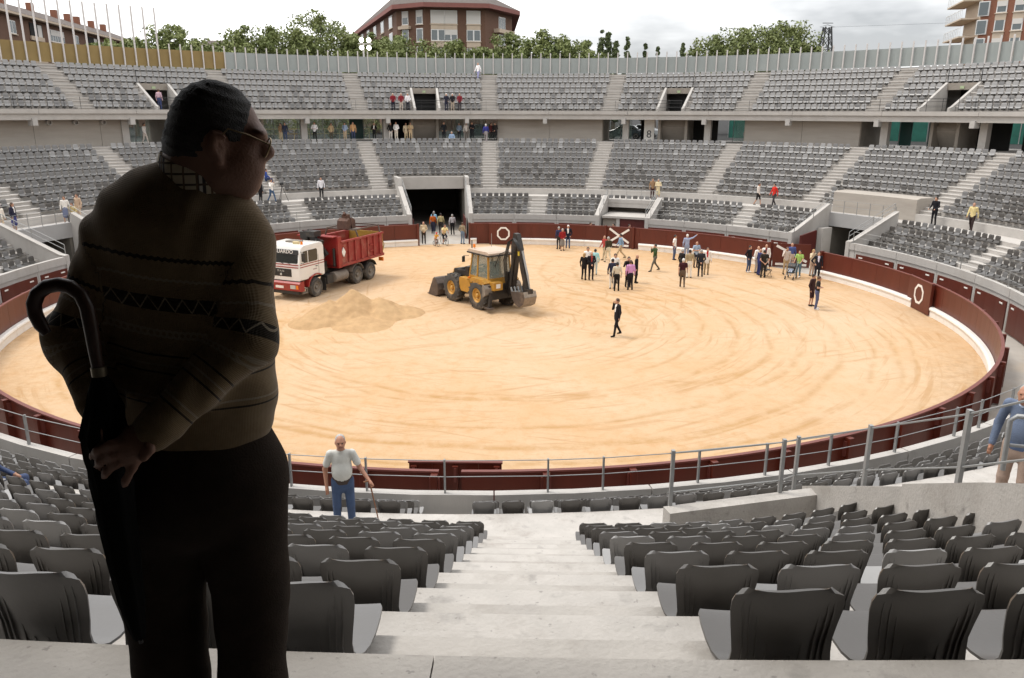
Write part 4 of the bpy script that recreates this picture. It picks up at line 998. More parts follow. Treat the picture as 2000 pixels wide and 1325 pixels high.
    for k, (y, z) in enumerate(((.62, 2.7), (.55, 2.4), (.75, 2.2), (.4, 2.9))): b.tube([(-1.0, y, 1.4), (-.95, y + .1, z * .8), (-1.1, y + .02, z), (-1.4, y - .2, z + .25), (-1.5, y - .4, z)], .025, 6)
    b.build('hose', BLACKM, cr, 60)
    MB().tube([(-1.1, .95, 1.9), (-1.05, .8, 2.5), (-1.5, .6, 2.75)], .03, 6).build('crane_pipe', RUST, cr)
    MB().lathe([(.07, 0), (.075, 1.0), (.06, 1.0), (.055, .02)], 12, (-1.88, 1.02, 1.35), (0, 0, 1)).build('exhaust_stack', BLKP, lorry)
    # tipping body
    tb = link('tipper_body', None, lorry, (0, 0, 0)); X0, X1 = -2.0, -6.55
    MB().box(((X0 + X1) / 2, 0, 1.34), (X0 - X1, 2.36, .14)).build('floor', TREDW, tb)
    b = MB(); b.prism([(X0, 1.22), (X0 - .14, 1.22), (X0 - .14, 3.0), (X0, 3.0)], -1.22, 1.22); b.build('bulkhead', TRED, tb)
    MB().box((X0 + .18, 0, 3.02), (.5, 2.44, .05)).build('bulkhead_canopy', TRED, tb)
    for s in (1, -1):
        Y = s * 1.2
        MB().box(((X0 + X1) / 2 - .07, Y, 2.0), (X0 - X1 - .16, .06, 1.34)).build('side_panel', TREDW, tb)
        MB().box(((X0 + X1) / 2 - .07, Y + s * .03, 2.66), (X0 - X1 - .1, .16, .1)).build('top_rail', TREDW, tb)
        MB().box(((X0 + X1) / 2 - .07, Y + s * .03, 1.35), (X0 - X1 - .1, .16, .16)).build('bottom_rail', TREDW, tb)
        MB().box((X0 - .07, Y + s * .04, 2.12), (.34, .14, 1.75)).build('corner_post', TRED, tb)
        for k in range(6): MB().box((X0 - .98 - k * .64, Y + s * .06, 2.0), (.13, .10, 1.24)).build('rib', TREDW, tb)
        for zz in (1.75, 2.1): MB().box((X0 - 3.25, Y + s * .08, zz), (.34, .05, .06)).build('ladder_rung', TRED, tb)
        MB().add([(X0 - .42, Y + s * .115, 2.35), (X0 - .60, Y + s * .115, 2.08), (X0 - .42, Y + s * .115, 1.81), (X0 - .24, Y + s * .115, 2.08), (X0 - .42, Y + s * .06, 2.35), (X0 - .60, Y + s * .06, 2.08), (X0 - .42, Y + s * .06, 1.81), (X0 - .24, Y + s * .06, 2.08)], [(0, 1, 2, 3), (7, 6, 5, 4), (0, 4, 5, 1), (1, 5, 6, 2), (2, 6, 7, 3), (3, 7, 4, 0)]).build('diamond_sign', WHITE, tb)
        # rear mudguards
        for ax in (-3.86, -5.22):
            g = MB(); arc = [(ax + .64 * math.cos(math.pi * (.12 + .76 * k / 8)), .55 + .64 * math.sin(math.pi * (.12 + .76 * k / 8))) for k in range(9)]
            for (x0, z0), (x1, z1) in zip(arc, arc[1:]): g.hexa([(x0, s * .55, z0), (x0, s * 1.22, z0), (x1, s * 1.22, z1), (x1, s * .55, z1), (x0, s * .55, z0 + .03), (x0, s * 1.22, z0 + .03), (x1, s * 1.22, z1 + .03), (x1, s * .55, z1 + .03)])
            g.build('mudguard', MUD if ax > -4.5 else BLKP, lorry)
    MB().box((X1, 0, 1.98), (.08, 2.44, 1.45)).build('tailgate', YELD, tb)
    for y in (-1.1, -.4, .4, 1.1): MB().box((X1 - .07, y, 1.98), (.08, .1, 1.45)).build('tailgate_rib', YELD, tb)
    for y in (1.0, -1.0): MB().box((X1 - .12, y, 1.0), (.1, .3, .22)).build('rear_lamp', AMBER, lorry)
    MB().tube([(X1 - .1, 1.1, 2.3), (X1 - .35, 1.1, 1.9), (X1 - .3, 1.0, 1.4), (X1 - .05, 1.0, 1.2)], .03, 6).build('tailgate_chain', YELD, tb)
    # clamshell grab parked across the body, on a frame
    fr_ = MB()
    for a_, b_ in (((-4.1, 1.15, 2.72), (-4.1, 1.0, 3.12)), ((-6.4, 1.15, 2.72), (-6.5, 1.0, 3.12)), ((-4.1, 1.0, 3.12), (-6.5, 1.0, 3.12)), ((-4.1, -1.0, 3.12), (-6.5, -1.0, 3.12)), ((-6.5, 1.0, 3.12), (-6.5, -1.0, 3.12)), ((-4.1, 1.0, 3.12), (-4.1, -1.0, 3.12)), ((-4.1, -1.15, 2.72), (-4.1, -1.0, 3.12))): fr_.bar(a_, b_, .07, .07)
    fr_.build('cover_frame', RUST, tb)
    MB().box((-4.5, .3, 3.1), (.9, 1.3, .05)).build('cover_sheet', MUD, tb)
    gb = MB(); gb.prism([(-.45, 0), (-.1, -.1), (0, .35), (-.15, .6), (-.4, .45)], -.35, .35, 0, lambda x, y, z: (-4.35 + x, y + .2, 3.15 + z)); gb.prism([(.45, 0), (.1, -.1), (0, .35), (.15, .6), (.4, .45)], -.35, .35, 0, lambda x, y, z: (-4.35 + x, y + .2, 3.15 + z)); gb.box((-4.35, .2, 3.78), (.34, .34, .3)); gb.tube([(-4.35, .2, 3.9), (-4.2, .2, 4.05), (-4.1, .25, 3.95)], .07, 8)
    gb.build('grab_bucket', mat('rusty_grab', (.09, .045, .03), .8, .4, 5, .4, 20, obj=True), tb)
    return lorry
build_lorry()

def build_digger():
    f = Vector((-.576, .817)); d = thing('backhoe_loader', 'yellow backhoe loader with black raised digging arm in the middle of the sand', 'digger', (.03, 1.19, 0), math.atan2(f.y, f.x))
    RIMY = mat('digger_rim', (.50, .27, .05), .5, .15, 4, dirt=.4, dirtcol=(.35, .24, .12), dscale=3, obj=True)
    for x in (0, 2.42):
        for s in (1, -1): tyre(d, x, s * .86, .73, .74, .50, .36, RIMY, s, 18)
    b = MB(); b.box((.9, 0, .78), (3.4, .7, .34)); b.tube([(0, -.8, .73), (0, .8, .73)], .14, 10); b.tube([(2.42, -.8, .73), (2.42, .8, .73)], .14, 10); b.box((1.2, 0, .55), (1.0, .5, .3)); b.build('chassis', GREASE, d)
    # bonnet
    bn = MB().prism([(1.45, 1.0), (3.05, 1.0), (3.12, 1.18), (3.05, 1.62), (1.45, 1.78)], -.46, .46); bo = bn.build('bonnet', BLKP, d)
    MB().box((2.5, 0, 1.05), (1.25, .96, .2)).build('bonnet_side', YEL, d)
    MB().box((3.12, 0, 1.3), (.05, .9, .5)).build('nose', YEL, d)
    for s in (1, -1): add_text('VOLVO', .2, (2.3, s * .468, 1.52), 0 if s < 0 else math.pi, WHITE, bo, 'bonnet_lettering')
    tk = MB().prism([(.62, .72), (1.55, .72), (1.72, .95), (1.72, 1.38), (.85, 1.38), (.62, 1.05)], .48, 1.02); tk.build('fuel_tank', YEL, d)
    MB().box((1.30, .76, 1.40), (.75, .5, .06)).build('tank_cover', YEL, d); MB().lathe([(0, 0), (.07, 0), (.07, .08), (0, .08)], 10, (1.1, .8, 1.42), (0, 0, 1)).build('tank_cap', AMBER, d)
    MB().box((1.15, -.76, 1.0), (.95, .5, .6)).build('step_box', YEL, d)
    # cab
    cb = link('cab', None, d, (0, 0, 0)); Z0, Z1 = 1.22, 2.92
    lo = [(-.55, Z0), (1.18, Z0), (1.2, 1.62), (-.55, 1.62)]
    MB().prism(lo, -.74, .74).build('lower_cab', YEL, cb)
    pil = {(-.52, -.7): (-.42, -.64), (-.52, .7): (-.42, .64), (1.15, -.7): (.98, -.6), (1.15, .7): (.98, .6), (.42, .72): (.42, .645), (.42, -.72): (.42, -.645)}
    for (x0, y0), (x1, y1) in pil.items(): MB().bar((x0, y0, 1.6), (x1, y1, Z1 - .08), .075, .085).build('cab_pillar', YEL, cb)
    PANE = mat('cab_glass', (.30, .34, .30), .05, .02, 1, alpha=.38, spec=.8)
    def pane(p):
        MB().hexa([Vector(q) for q in p] + [Vector(q) + Vector((.008, .008, 0)) for q in p]).build('window_pane', PANE, cb)
    pane([(-.50, .71, 1.62), (.40, .715, 1.62), (.40, .65, 2.82), (-.42, .65, 2.82)]); pane([(.44, .715, 1.62), (1.13, .705, 1.62), (.98, .62, 2.82), (.44, .65, 2.82)])
    pane([(-.50, -.71, 1.62), (.40, -.715, 1.62), (.40, -.65, 2.82), (-.42, -.65, 2.82)]); pane([(.44, -.715, 1.62), (1.13, -.705, 1.62), (.98, -.62, 2.82), (.44, -.65, 2.82)])
    pane([(-.55, -.68, 1.62), (-.55, .68, 1.62), (-.45, .62, 2.82), (-.45, -.62, 2.82)]); pane([(1.17, -.68, 1.62), (1.17, .68, 1.62), (1.0, .58, 2.82), (1.0, -.58, 2.82)])
    rf = MB().prism([(-.68, Z1 - .1), (1.18, Z1 - .1), (1.22, Z1 - .04), (1.1, Z1 + .05), (-.55, Z1 + .07), (-.68, Z1)], -.80, .80); rf.build('roof', mat('roof_cream', (.50, .39, .30), .6, .12, 4, obj=True), cb)
    MB().prism([(-.72, Z1 - .16), (1.24, Z1 - .16), (1.24, Z1 - .09), (-.72, Z1 - .09)], -.83, .83).build('roof_gutter', BLKP, cb)
    MB().box((-.6, 0, 2.9), (.05, 1.3, .07)).build('rear_lamp_bar', CHROME, cb)
    s = MB(); s.box((.15, 0, 1.75), (.5, .5, .14)); s.box((-.08, 0, 2.1), (.14, .5, .6)); s.tube([(.75, 0, 1.6), (.68, 0, 2.0)], .03, 6); s.lathe([(.16, 0), (.19, .015), (.16, .03)], 14, (.66, 0, 2.02), (-.3, 0, 1), closed=True); s.build('driver_seat', BLACKM, cb)
    MB().lathe([(.07, 0), (.07, .05), (.055, .16), (0, .18)], 12, (.95, .55, Z1 + .12), (0, 0, 1)).build('beacon', AMBER, cb, 40)
    MB().tube([(.95, .55, Z1 - .05), (.95, .55, Z1 + .13)], .015, 6).build('beacon_stem', STEEL, cb)
    MB().tube([(.9, -.5, Z1), (.9, -.5, Z1 + .75)], .012, 6).build('aerial', STEEL, cb)
    MB().tube([(1.62, .25, 1.7), (1.62, .25, 2.35), (1.62, .25, 2.35), (1.62, .25, 3.3)], [.06, .06, .035, .03], 10).build('exhaust_stack', RUST, d)
    mr = MB(); mr.tube([(1.15, .75, 2.6), (1.3, 1.0, 2.6), (1.3, 1.0, 2.5)], .014, 6); mr.box((1.3, 1.0, 2.42), (.05, .16, .3)); mr.build('mirror', BLKP, cb)
    # front mudguards / side fender
    for sgn in (1, -1):
        g = MB().prism([(-.62, 1.36), (.55, 1.36), (.62, 1.5), (.45, 1.6), (-.5, 1.62), (-.70, 1.45)], sgn * .62, sgn * 1.1) ; g.build('fender', YEL, d)
        g = MB().prism([(-.70, .78), (-.62, .74), (-.58, 1.4), (-.74, 1.36), (-.86, 1.2), (-.86, .9)], sgn * .70, sgn * 1.14); g.build('mud_flap', MUD, d)
        a = MB(); a.bar((1.45, sgn * .56, 1.62), (2.5, sgn * .60, 1.5), .14, .26); a.bar((2.5, sgn * .60, 1.5), (3.65, sgn * .60, .45), .14, .24); a.bar((1.5, sgn * .56, 1.2), (1.5, sgn * .56, 1.95), .2, .3); a.build('loader_arm', YEL if sgn < 0 else GREASE, d)
        MB().tube([(1.5, sgn * .42, 1.1), (2.7, sgn * .45, 1.25)], .05, 8).build('lift_ram', STEEL, d)
        MB().tube([(1.55, sgn * .4, 1.95), (3.1, sgn * .4, 1.45), (3.65, sgn * .4, .95)], .045, 8).build('tilt_ram', GREASE, d)
    # front bucket
    bk_ = link('front_bucket', None, d, (0, 0, 0)); sec = [(4.62, .02), (3.85, .02), (3.66, .14), (3.60, .40), (3.66, .72), (3.86, .98), (4.02, 1.02)]
    b = MB()
    for (x0, z0), (x1, z1) in zip(sec, sec[1:]):
        nx, nz = (z1 - z0), -(x1 - x0); l = math.hypot(nx, nz); nx, nz = nx / l * .03, nz / l * .03
        b.hexa([(x0, -1.18, z0), (x1, -1.18, z1), (x1, 1.18, z1), (x0, 1.18, z0), (x0 - nx, -1.18, z0 - nz), (x1 - nx, -1.18, z1 - nz), (x1 - nx, 1.18, z1 - nz), (x0 - nx, 1.18, z0 - nz)])
    b.build('bucket_shell', RUST, bk_)
    for sgn in (1, -1): MB().prism(sec + [(4.1, .95)], sgn * 1.16, sgn * 1.20).build('bucket_cheek', RUST, bk_)
    for k in range(8): MB().bar((4.55, -1.1 + k * .315, .03), (4.80, -1.1 + k * .315, .02), .09, .04).build('bucket_tooth', RUST, bk_)
    for y in (.6, -.6): MB().prism([(3.62, .2), (3.62, .85), (3.42, .75), (3.36, .42), (3.45, .25)], y - .1, y + .1).build('bucket_bracket', GREASE, bk_)
    # backhoe
    bh = link('digging_arm', None, d, (0, 0, 0))
    MB().box((-.72, 0, .95), (.2, 1.8, .75)).build('slew_frame', GREASE, bh)
    MB().box((-.86, .48, 1.30), (.42, .55, .40)).build('rear_tank', YEL, d)
    MB().box((-1.072, .48, 1.32), (.006, .26, .22)).build('notice_plate', WHITE, d)
    MB().box((-.9, -.28, 1.5), (.16, .3, .9)).build('king_post', GREASE, bh)
    b = MB(); b.prism([(-1.02, .72), (-.80, 1.0), (-1.22, 2.4), (-1.22, 3.3), (-1.42, 3.98), (-1.66, 3.96), (-1.95, 3.2), (-1.80, 3.1), (-1.62, 3.35), (-1.52, 2.3), (-1.25, .9)], -.46, -.20); b.build('boom', GREASE, bh)
    MB().box((-1.36, -.33, 2.5), (.012, .27, .9), M=Matrix.Rotation(-.12, 3, 'Y')).build('boom_stripe', BLKP, bh)
    b = MB(); b.prism([(-1.62, 3.45), (-1.92, 3.30), (-2.52, 1.35), (-2.50, 1.15), (-2.32, 1.18), (-1.95, 2.2)], -.43, -.23); b.build('dipper', GREASE, bh)
    MB().box((-1.81, -.33, 3.02), (.14, .215, .24)).build('dipper_label', mat('label_yellow', (.6, .45, .04), .5), bh)
    MB().tube([(-1.98, -.33, 3.15), (-2.42, -.33, 2.0), (-2.60, -.33, 1.35)], [.055, .055, .03], 8).build('dipper_ram', STEEL, bh)
    MB().tube([(-1.25, -.12, 1.2), (-1.55, -.12, 3.0)], .06, 8).build('boom_ram', GREASE, bh)
    h = MB()
    for k in range(4): h.tube([(-1.0, -.15 + k * .05, 1.5), (-1.1, .0 + k * .06, 2.6), (-1.35, -.05 + k * .05, 3.55), (-1.62, -.15 + k * .04, 3.75), (-1.95, -.1 + k * .05, 3.55), (-2.02, -.2 + k * .02, 3.2)], .02, 6)
    h.tube([(-.6, .35, 2.2), (-.9, .3, 2.9), (-1.2, 0, 3.1), (-1.5, -.1, 2.8)], .02, 6); h.build('hose', BLACKM, bh, 60)
    sec = [(-1.60, 1.10), (-1.72, .78), (-1.95, .52), (-2.28, .42), (-2.58, .58), (-2.70, .95), (-2.60, 1.22)]
    b = MB()
    for (x0, z0), (x1, z1) in zip(sec, sec[1:]):
        l = math.hypot(x1 - x0, z1 - z0); nx, nz = -(z1 - z0) / l * .03, (x1 - x0) / l * .03
        b.hexa([(x0, -.68, z0), (x1, -.68, z1), (x1, .08, z1), (x0, .08, z0), (x0 + nx, -.68, z0 + nz), (x1 + nx, -.68, z1 + nz), (x1 + nx, .08, z1 + nz), (x0 + nx, .08, z0 + nz)])
    ho = b.build('hoe_bucket', mat('hoe_bucket_steel', (.30, .25, .20), .5, .25, 5, .2, 25, metal=.4, obj=True), bh)
    for y in (-.69, .09): MB().prism(sec, y - .012, y + .012).build('bucket_cheek', RUST, ho)
    for k in range(4): MB().bar((-1.62, -.62 + k * .21, 1.02), (-1.50, -.62 + k * .21, 1.30), .07, .06).build('bucket_tooth', STEEL, ho)
    MB().box((-2.5, -.33, 1.15), (.35, .3, .36)).build('bucket_link', GREASE, bh)
    for sgn in (1, -1):
        MB().bar((-.95, sgn * .85, 1.0), (-1.0, sgn * .98, .28), .16, .14).build('stabiliser_leg', GREASE, bh)
        MB().box((-1.02, sgn * 1.0, .24), (.42, .34, .07)).build('stabiliser_pad', RUST, bh)
    MB().bar((-1.55, -.75, .75), (-1.75, -.75, 1.95), .16, .2).build('stabiliser_leg', RUST, bh)
    return d
build_digger()
# ================================================================== people: one smooth surface grown round a posed skeleton
def surface_net(Dv, lo, vs):
    """polygonise a sampled distance field (zero level) with one vertex per crossed cell"""
    s = Dv < 0; nx, ny, nz = Dv.shape
    cnt = np.zeros((nx - 1, ny - 1, nz - 1), np.int8)
    for a in (0, 1):
        for b in (0, 1):
            for c in (0, 1): cnt += s[a:nx - 1 + a, b:ny - 1 + b, c:nz - 1 + c]
    I, J, K = np.nonzero((cnt > 0) & (cnt < 8)); n = len(I)
    idx = np.full(cnt.shape, -1, np.int64); idx[I, J, K] = np.arange(n)
    pos = np.zeros((n, 3)); num = np.zeros(n)
    cor = [(a, b, c) for a in (0, 1) for b in (0, 1) for c in (0, 1)]
    for p in cor:
        for ax in range(3):
            if p[ax]: continue
            q = list(p); q[ax] = 1
            da = Dv[I + p[0], J + p[1], K + p[2]]; db = Dv[I + q[0], J + q[1], K + q[2]]; mk = (da < 0) != (db < 0)
            t = np.where(mk, da / np.where(mk, da - db, 1), 0); w = mk.astype(float)
            for d in range(3): pos[:, d] += w * (p[d] + (t if d == ax else 0))
            num += w
    pos = (pos / num[:, None] + np.stack([I, J, K], 1)) * vs + np.array(lo)
    F_ = []
    def quads(ax):
        a = s.take(range(0, s.shape[ax] - 1), ax); b = s.take(range(1, s.shape[ax]), ax); ch = a != b
        g = np.nonzero(ch); o = [d for d in range(3) if d != ax]
        ok = np.ones(len(g[0]), bool)
        for d in o: ok &= (g[d] >= 1) & (g[d] <= cnt.shape[d] - 1)
        g = [x[ok] for x in g]; ins = a[tuple(g)]
        def cell(du, dv):
            c = [x.copy() for x in g]; c[o[0]] -= du; c[o[1]] -= dv; return idx[tuple(c)]
        q = np.stack([cell(1, 1), cell(0, 1), cell(0, 0), cell(1, 0)], 1)
        fl = ins if ax != 1 else ~ins
        q[~fl] = q[~fl][:, ::-1]; F_.append(q[(q >= 0).all(1)])
    for ax in range(3): quads(ax)
    return pos, np.concatenate(F_)

def sd_prim(p, X):
    k = p[0]
    if k == 'c':            # tapered capsule: a, b, ra, rb, flatten (x, y)
        _, a, b, ra, rb, fl = p[:6]; a = np.array(a, float); b = np.array(b, float); sc = np.array((fl[0], fl[1], 1.0))
        A, Bv, Y = a / sc, b / sc, X / sc; ba = Bv - A; L2 = max(ba @ ba, 1e-9); pa = Y - A
        h = np.clip(pa @ ba / L2, 0, 1); return np.linalg.norm(pa - h[:, None] * ba, axis=1) - (ra + (rb - ra) * h)
    _, c, r, rot = p[:4]; Y = X - np.array(c, float)
    if rot is not None: Y = Y @ rot
    r = np.array(r, float); k0 = np.linalg.norm(Y / r, axis=1); k1 = np.linalg.norm(Y / (r * r), axis=1) + 1e-9
    return k0 * (k0 - 1) / k1
def smin(a, b, k):
    if k <= 0: return np.minimum(a, b)
    h = np.clip(.5 + .5 * (b - a) / k, 0, 1); return b + (a - b) * h - k * h * (1 - h)
def field(prims, X, k):
    d = None
    for p in prims:
        e = sd_prim(p, X); kk = p[-1].get('k', k) if isinstance(p[-1], dict) else k
        d = e if d is None else (np.maximum(d, -e) if isinstance(p[-1], dict) and p[-1].get('cut') else smin(d, e, kk))
    return d
def grow(prims, vs, k=.03, pad=.05, extra=None):
    """mesh of the smooth union of the prims; returns vertices and quads"""
    lo = np.array([1e9] * 3); hi = -lo
    for p in prims:
        if isinstance(p[-1], dict) and p[-1].get('cut'): continue
        if p[0] == 'c':
            r = max(p[3], p[4]) * max(p[5][0], p[5][1], 1); pts = np.array([p[1], p[2]], float)
        else: r = max(p[2]); pts = np.array([p[1]], float)
        lo = np.minimum(lo, (pts - r).min(0)); hi = np.maximum(hi, (pts + r).max(0))
    lo -= pad; hi += pad; n = np.ceil((hi - lo) / vs).astype(int) + 1
    def ev(X):
        d = field(prims, X, k); return d if extra is None else extra(X, d)
    q = 5; nb = -(-n // q); n = nb * q                       # whole blocks; only those near the surface are sampled finely
    C = np.stack(np.meshgrid(*[lo[d] + vs * (np.arange(nb[d]) * q + (q - 1) / 2) for d in range(3)], indexing='ij'), -1).reshape(-1, 3)
    dc = ev(C); act = np.nonzero(np.abs(dc) < vs * q * 1.7 + .012)[0]
    Dv = np.repeat(dc, q ** 3).reshape(-1, q, q, q)
    off = np.stack(np.meshgrid(*[vs * (np.arange(q) - (q - 1) / 2)] * 3, indexing='ij'), -1).reshape(-1, 3)
    for i in range(0, len(act), 2000):
        a = act[i:i + 2000]; Dv[a] = ev((C[a][:, None] + off[None]).reshape(-1, 3)).reshape(-1, q, q, q)
    Dv = Dv.reshape(*nb, q, q, q).transpose(0, 3, 1, 4, 2, 5).reshape(n)
    return surface_net(Dv, lo, vs)
def net_object(name, V, Fq, mats, mi=None, parent=None, loc=None, rz=None, attrs=None, scale=None):
    me = bpy.data.meshes.new(name); me.from_pydata(V.tolist(), [], Fq.tolist())
    for m_ in mats: me.materials.append(m_)
    if mi is not None: me.polygons.foreach_set('material_index', mi.astype(np.int32))
    for nm, val in (attrs or {}).items():
        a = me.attributes.new(nm, 'FLOAT', 'POINT'); a.data.foreach_set('value', val.astype(np.float32))
    me.update(); auto_smooth(me, 180); return link(name, me, parent, loc, rz)

SKIN = mat('skin', (.46, .25, .165), .55, .08, 8, obj=True)
HAIRS = {'grey': mat('hair_grey', (.34, .33, .31), .7, .2, 30, obj=True), 'dark': mat('hair_dark', (.018, .013, .010), .6, .2, 30, obj=True), 'brown': mat('hair_brown', (.07, .035, .018), .6, .2, 30, obj=True), 'blond': mat('hair_blond', (.36, .22, .09), .6, .2, 30, obj=True), 'white': mat('hair_white', (.62, .60, .57), .7, .1, 30, obj=True)}
def cloth(c):
    n = 'cloth_%d_%d_%d' % c; return mat(n, srgb(*c), .85, .14, 5, .25, 70, obj=True, spec=.25)

def person(label, pos, yaw, top, legs, hair='grey', pose='stand', h=1.72, sleeves=True, skirt=False, shoes=(30, 26, 24), jacket=None, shorts=False, belly=0., name='person', group=None, vs=.031, hat=None, slim=1.0):
    """figure standing at pos, facing yaw degrees (0 towards the camera, +90 to the right of the picture)"""
    rs = random.Random(label); J = {}
    J['hipL'], J['hipR'] = (.095, 0, .93), (-.095, 0, .93)
    J['knL'], J['knR'] = (.10, -.03, .50), (-.10, -.02, .50)
    J['anL'], J['anR'] = (.115, .02, .085), (-.115, .02, .085)
    J['shL'], J['shR'] = (.185, 0, 1.43), (-.185, 0, 1.43)
    J['elL'], J['elR'] = (.255, .03, 1.14), (-.255, .03, 1.14)
    J['wrL'], J['wrR'] = (.255, -.04, .90), (-.255, -.04, .90)
    hd = np.array((0, -.025, 1.625)); lean = 0.
    if pose in ('walk', 'stride'):
        a = .21 if pose == 'walk' else .34
        J['knL'], J['knR'] = (.095, -a * .62, .51), (-.095, a * .25, .50); J['anL'], J['anR'] = (.10, -a, .085), (-.10, a * 1.25, .15)
        J['elL'], J['elR'] = (.25, .10, 1.14), (-.25, -.06, 1.14); J['wrL'], J['wrR'] = (.26, .10, .90), (-.25, -.20, .94)
    if pose == 'behind': J['elL'], J['elR'] = (.27, .09, 1.14), (-.27, .09, 1.14); J['wrL'], J['wrR'] = (.05, .19, .95), (-.06, .19, .93)
    if pose == 'crossed': J['elL'], J['elR'] = (.26, -.04, 1.16), (-.26, -.04, 1.16); J['wrL'], J['wrR'] = (-.05, -.22, 1.18), (.06, -.20, 1.15)
    if pose == 'clasp': J['elL'], J['elR'] = (.27, .03, 1.15), (-.27, .03, 1.15); J['wrL'], J['wrR'] = (.04, -.18, .98), (-.04, -.18, .96)
    if pose in ('phone', 'phonewalk'):
        J['elR'] = (-.27, -.10, 1.20); J['wrR'] = (-.13, -.13, 1.52)
        if pose == 'phonewalk':
            a = .19; J['knL'], J['knR'] = (.095, -a * .62, .51), (-.095, a * .25, .50); J['anL'], J['anR'] = (.10, -a, .085), (-.10, a * 1.25, .15)
    if pose == 'camera' or pose == 'camwalk':
        J['elL'], J['elR'] = (.25, -.13, 1.2), (-.25, -.13, 1.2); J['wrL'], J['wrR'] = (.07, -.25, 1.45), (-.07, -.25, 1.45)
        if pose == 'camwalk':
            a = .30; J['knL'], J['knR'] = (.095, -a * .62, .51), (-.095, a * .25, .50); J['anL'], J['anR'] = (.10, -a, .085), (-.10, a * 1.25, .13)
    if pose == 'raise': J['elR'] = (-.42, -.08, 1.50); J['wrR'] = (-.62, -.12, 1.66)
    if pose == 'push': J['elL'], J['elR'] = (.25, -.06, 1.16), (-.25, -.06, 1.16); J['wrL'], J['wrR'] = (.2, -.34, 1.02), (-.2, -.34, 1.02)
    if pose == 'hip': J['elR'] = (-.36, .06, 1.18); J['wrR'] = (-.2, -.06, 1.02)
    if pose == 'pockets': J['elL'], J['elR'] = (.28, .08, 1.16), (-.28, .08, 1.16); J['wrL'], J['wrR'] = (.19, -.07, .95), (-.19, -.07, .95)
    if pose in ('sit', 'bike'):
        hz = .50 if pose == 'sit' else .86; dz = hz - .93
        for k in ('shL', 'shR', 'elL', 'elR', 'wrL', 'wrR'): J[k] = (J[k][0], J[k][1], J[k][2] + dz)
        hd = hd + (0, 0, dz); J['hipL'], J['hipR'] = (.1, 0, hz), (-.1, 0, hz)
        if pose == 'sit':
            J['knL'], J['knR'] = (.13, -.43, hz), (-.13, -.43, hz); J['anL'], J['anR'] = (.13, -.46, .085), (-.13, -.50, .085); J['wrL'], J['wrR'] = (.12, -.28, hz + .12), (-.12, -.28, hz + .12); J['elL'], J['elR'] = (.27, -.06, hz + .24), (-.27, -.06, hz + .24)
        else:
            J['knL'], J['knR'] = (.11, -.36, hz - .17), (-.11, -.28, hz - .34); J['anL'], J['anR'] = (.11, -.12, .40), (-.11, -.10, .16)
            for k in ('shL', 'shR'): J[k] = (J[k][0], -.20, J[k][2] - .05)
            hd = hd + (0, -.24, -.05); J['elL'], J['elR'] = (.25, -.34, hz + .25), (-.25, -.34, hz + .25); J['wrL'], J['wrR'] = (.2, -.52, hz + .12), (-.2, -.52, hz + .12)
    for k in list(J):
        if k[:2] in ('el', 'wr', 'an'): J[k] = tuple(v + rs.uniform(-.012, .012) for v in J[k])
    sh = (np.array(J['shL']) + J['shR']) / 2; hp = (np.array(J['hipL']) + J['hipR']) / 2; mid = sh * .52 + hp * .48
    S_, T_, L_, H_, O_, X_ = 0, 1, 2, 3, 4, 5
    w = slim; fl = (1.0, .64)
    pr = [('c', mid + (0, 0, -.04), sh - (0, 0, .085), .150 * w + belly * .3, .172 * w, (1, .66), T_),
          ('c', hp + (0, 0, .02), mid, .155 * w, .146 * w + belly * .5, (1, .70), T_ if not belly else T_),
          ('c', hp + (0, .01, -.06), hp + (0, .01, .06), .148 * w, .150 * w, (1, .74), L_)]
    if belly: pr.append(('e', mid + (0, -.06 - belly * .4, -.07), (.15 * w, .13 + belly * .5, .17), None, T_))
    pr.append(('c', np.array(J['shL']) - (.03, 0, .005), np.array(J['shR']) + (.03, 0, -.005), .072, .072, (1, 1), T_))
    if jacket is not None: pr.append(('c', hp + (0, .0, -.09), mid, .168 * w, .155 * w, (1, .74), T_))
    for s in 'LR':
        sl = T_ if sleeves else S_
        pr += [('c', J['sh' + s], J['el' + s], .062, .050, (1, 1), T_ if True else S_)] if sleeves else [('c', J['sh' + s], (np.array(J['sh' + s]) * .45 + np.array(J['el' + s]) * .55), .064, .060, (1, 1), T_), ('c', J['sh' + s], J['el' + s], .046, .040, (1, 1), S_)]
        pr += [('c', J['el' + s], J['wr' + s], .047 if sleeves else .038, .036 if sleeves else .028, (1, 1), sl)]
        v = np.array(J['wr' + s]) - np.array(J['el' + s]); v = v / (np.linalg.norm(v) + 1e-6)
        pr += [('c', np.array(J['wr' + s]) + v * .03, np.array(J['wr' + s]) + v * .11, .032, .026, (1, 1), S_)]
        lt = L_
        if not skirt:
            pr += [('c', J['hip' + s], J['kn' + s], .088 * w, .064, (1, 1), L_), ('c', J['kn' + s], J['an' + s], .060 if not shorts else .052, .052 if not shorts else .038, (1, 1), S_ if shorts else L_)]
        else: pr += [('c', J['kn' + s], J['an' + s], .05, .036, (1, 1), S_)]
        an = np.array(J['an' + s]); pr += [('c', an + (0, .02, -.035), an + (0, -.15, -.05), .045, .036, (1, 1), O_)]
    if skirt: pr += [('c', hp + (0, 0, .02), hp + (0, 0, -.42), .15, .20, (1, .8), L_)]
    pr += [('c', sh + (0, .01, .0), hd - (0, -.01, .07), .056, .052, (1, 1), S_), ('e', hd, (.076, .094, .118), None, S_), ('e', hd + (0, -.085, -.012), (.016, .028, .024), None, S_), ('c', hd + (-.078, .005, -.01), hd + (.078, .005, -.01), .020, .020, (1, 1), S_), ('e', hd + (0, -.05, -.07), (.05, .05, .045), None, S_)]
    if hair in HAIRS: pr.append(('e', hd + (0, .022, .032), (.086, .095, .104), None, H_))
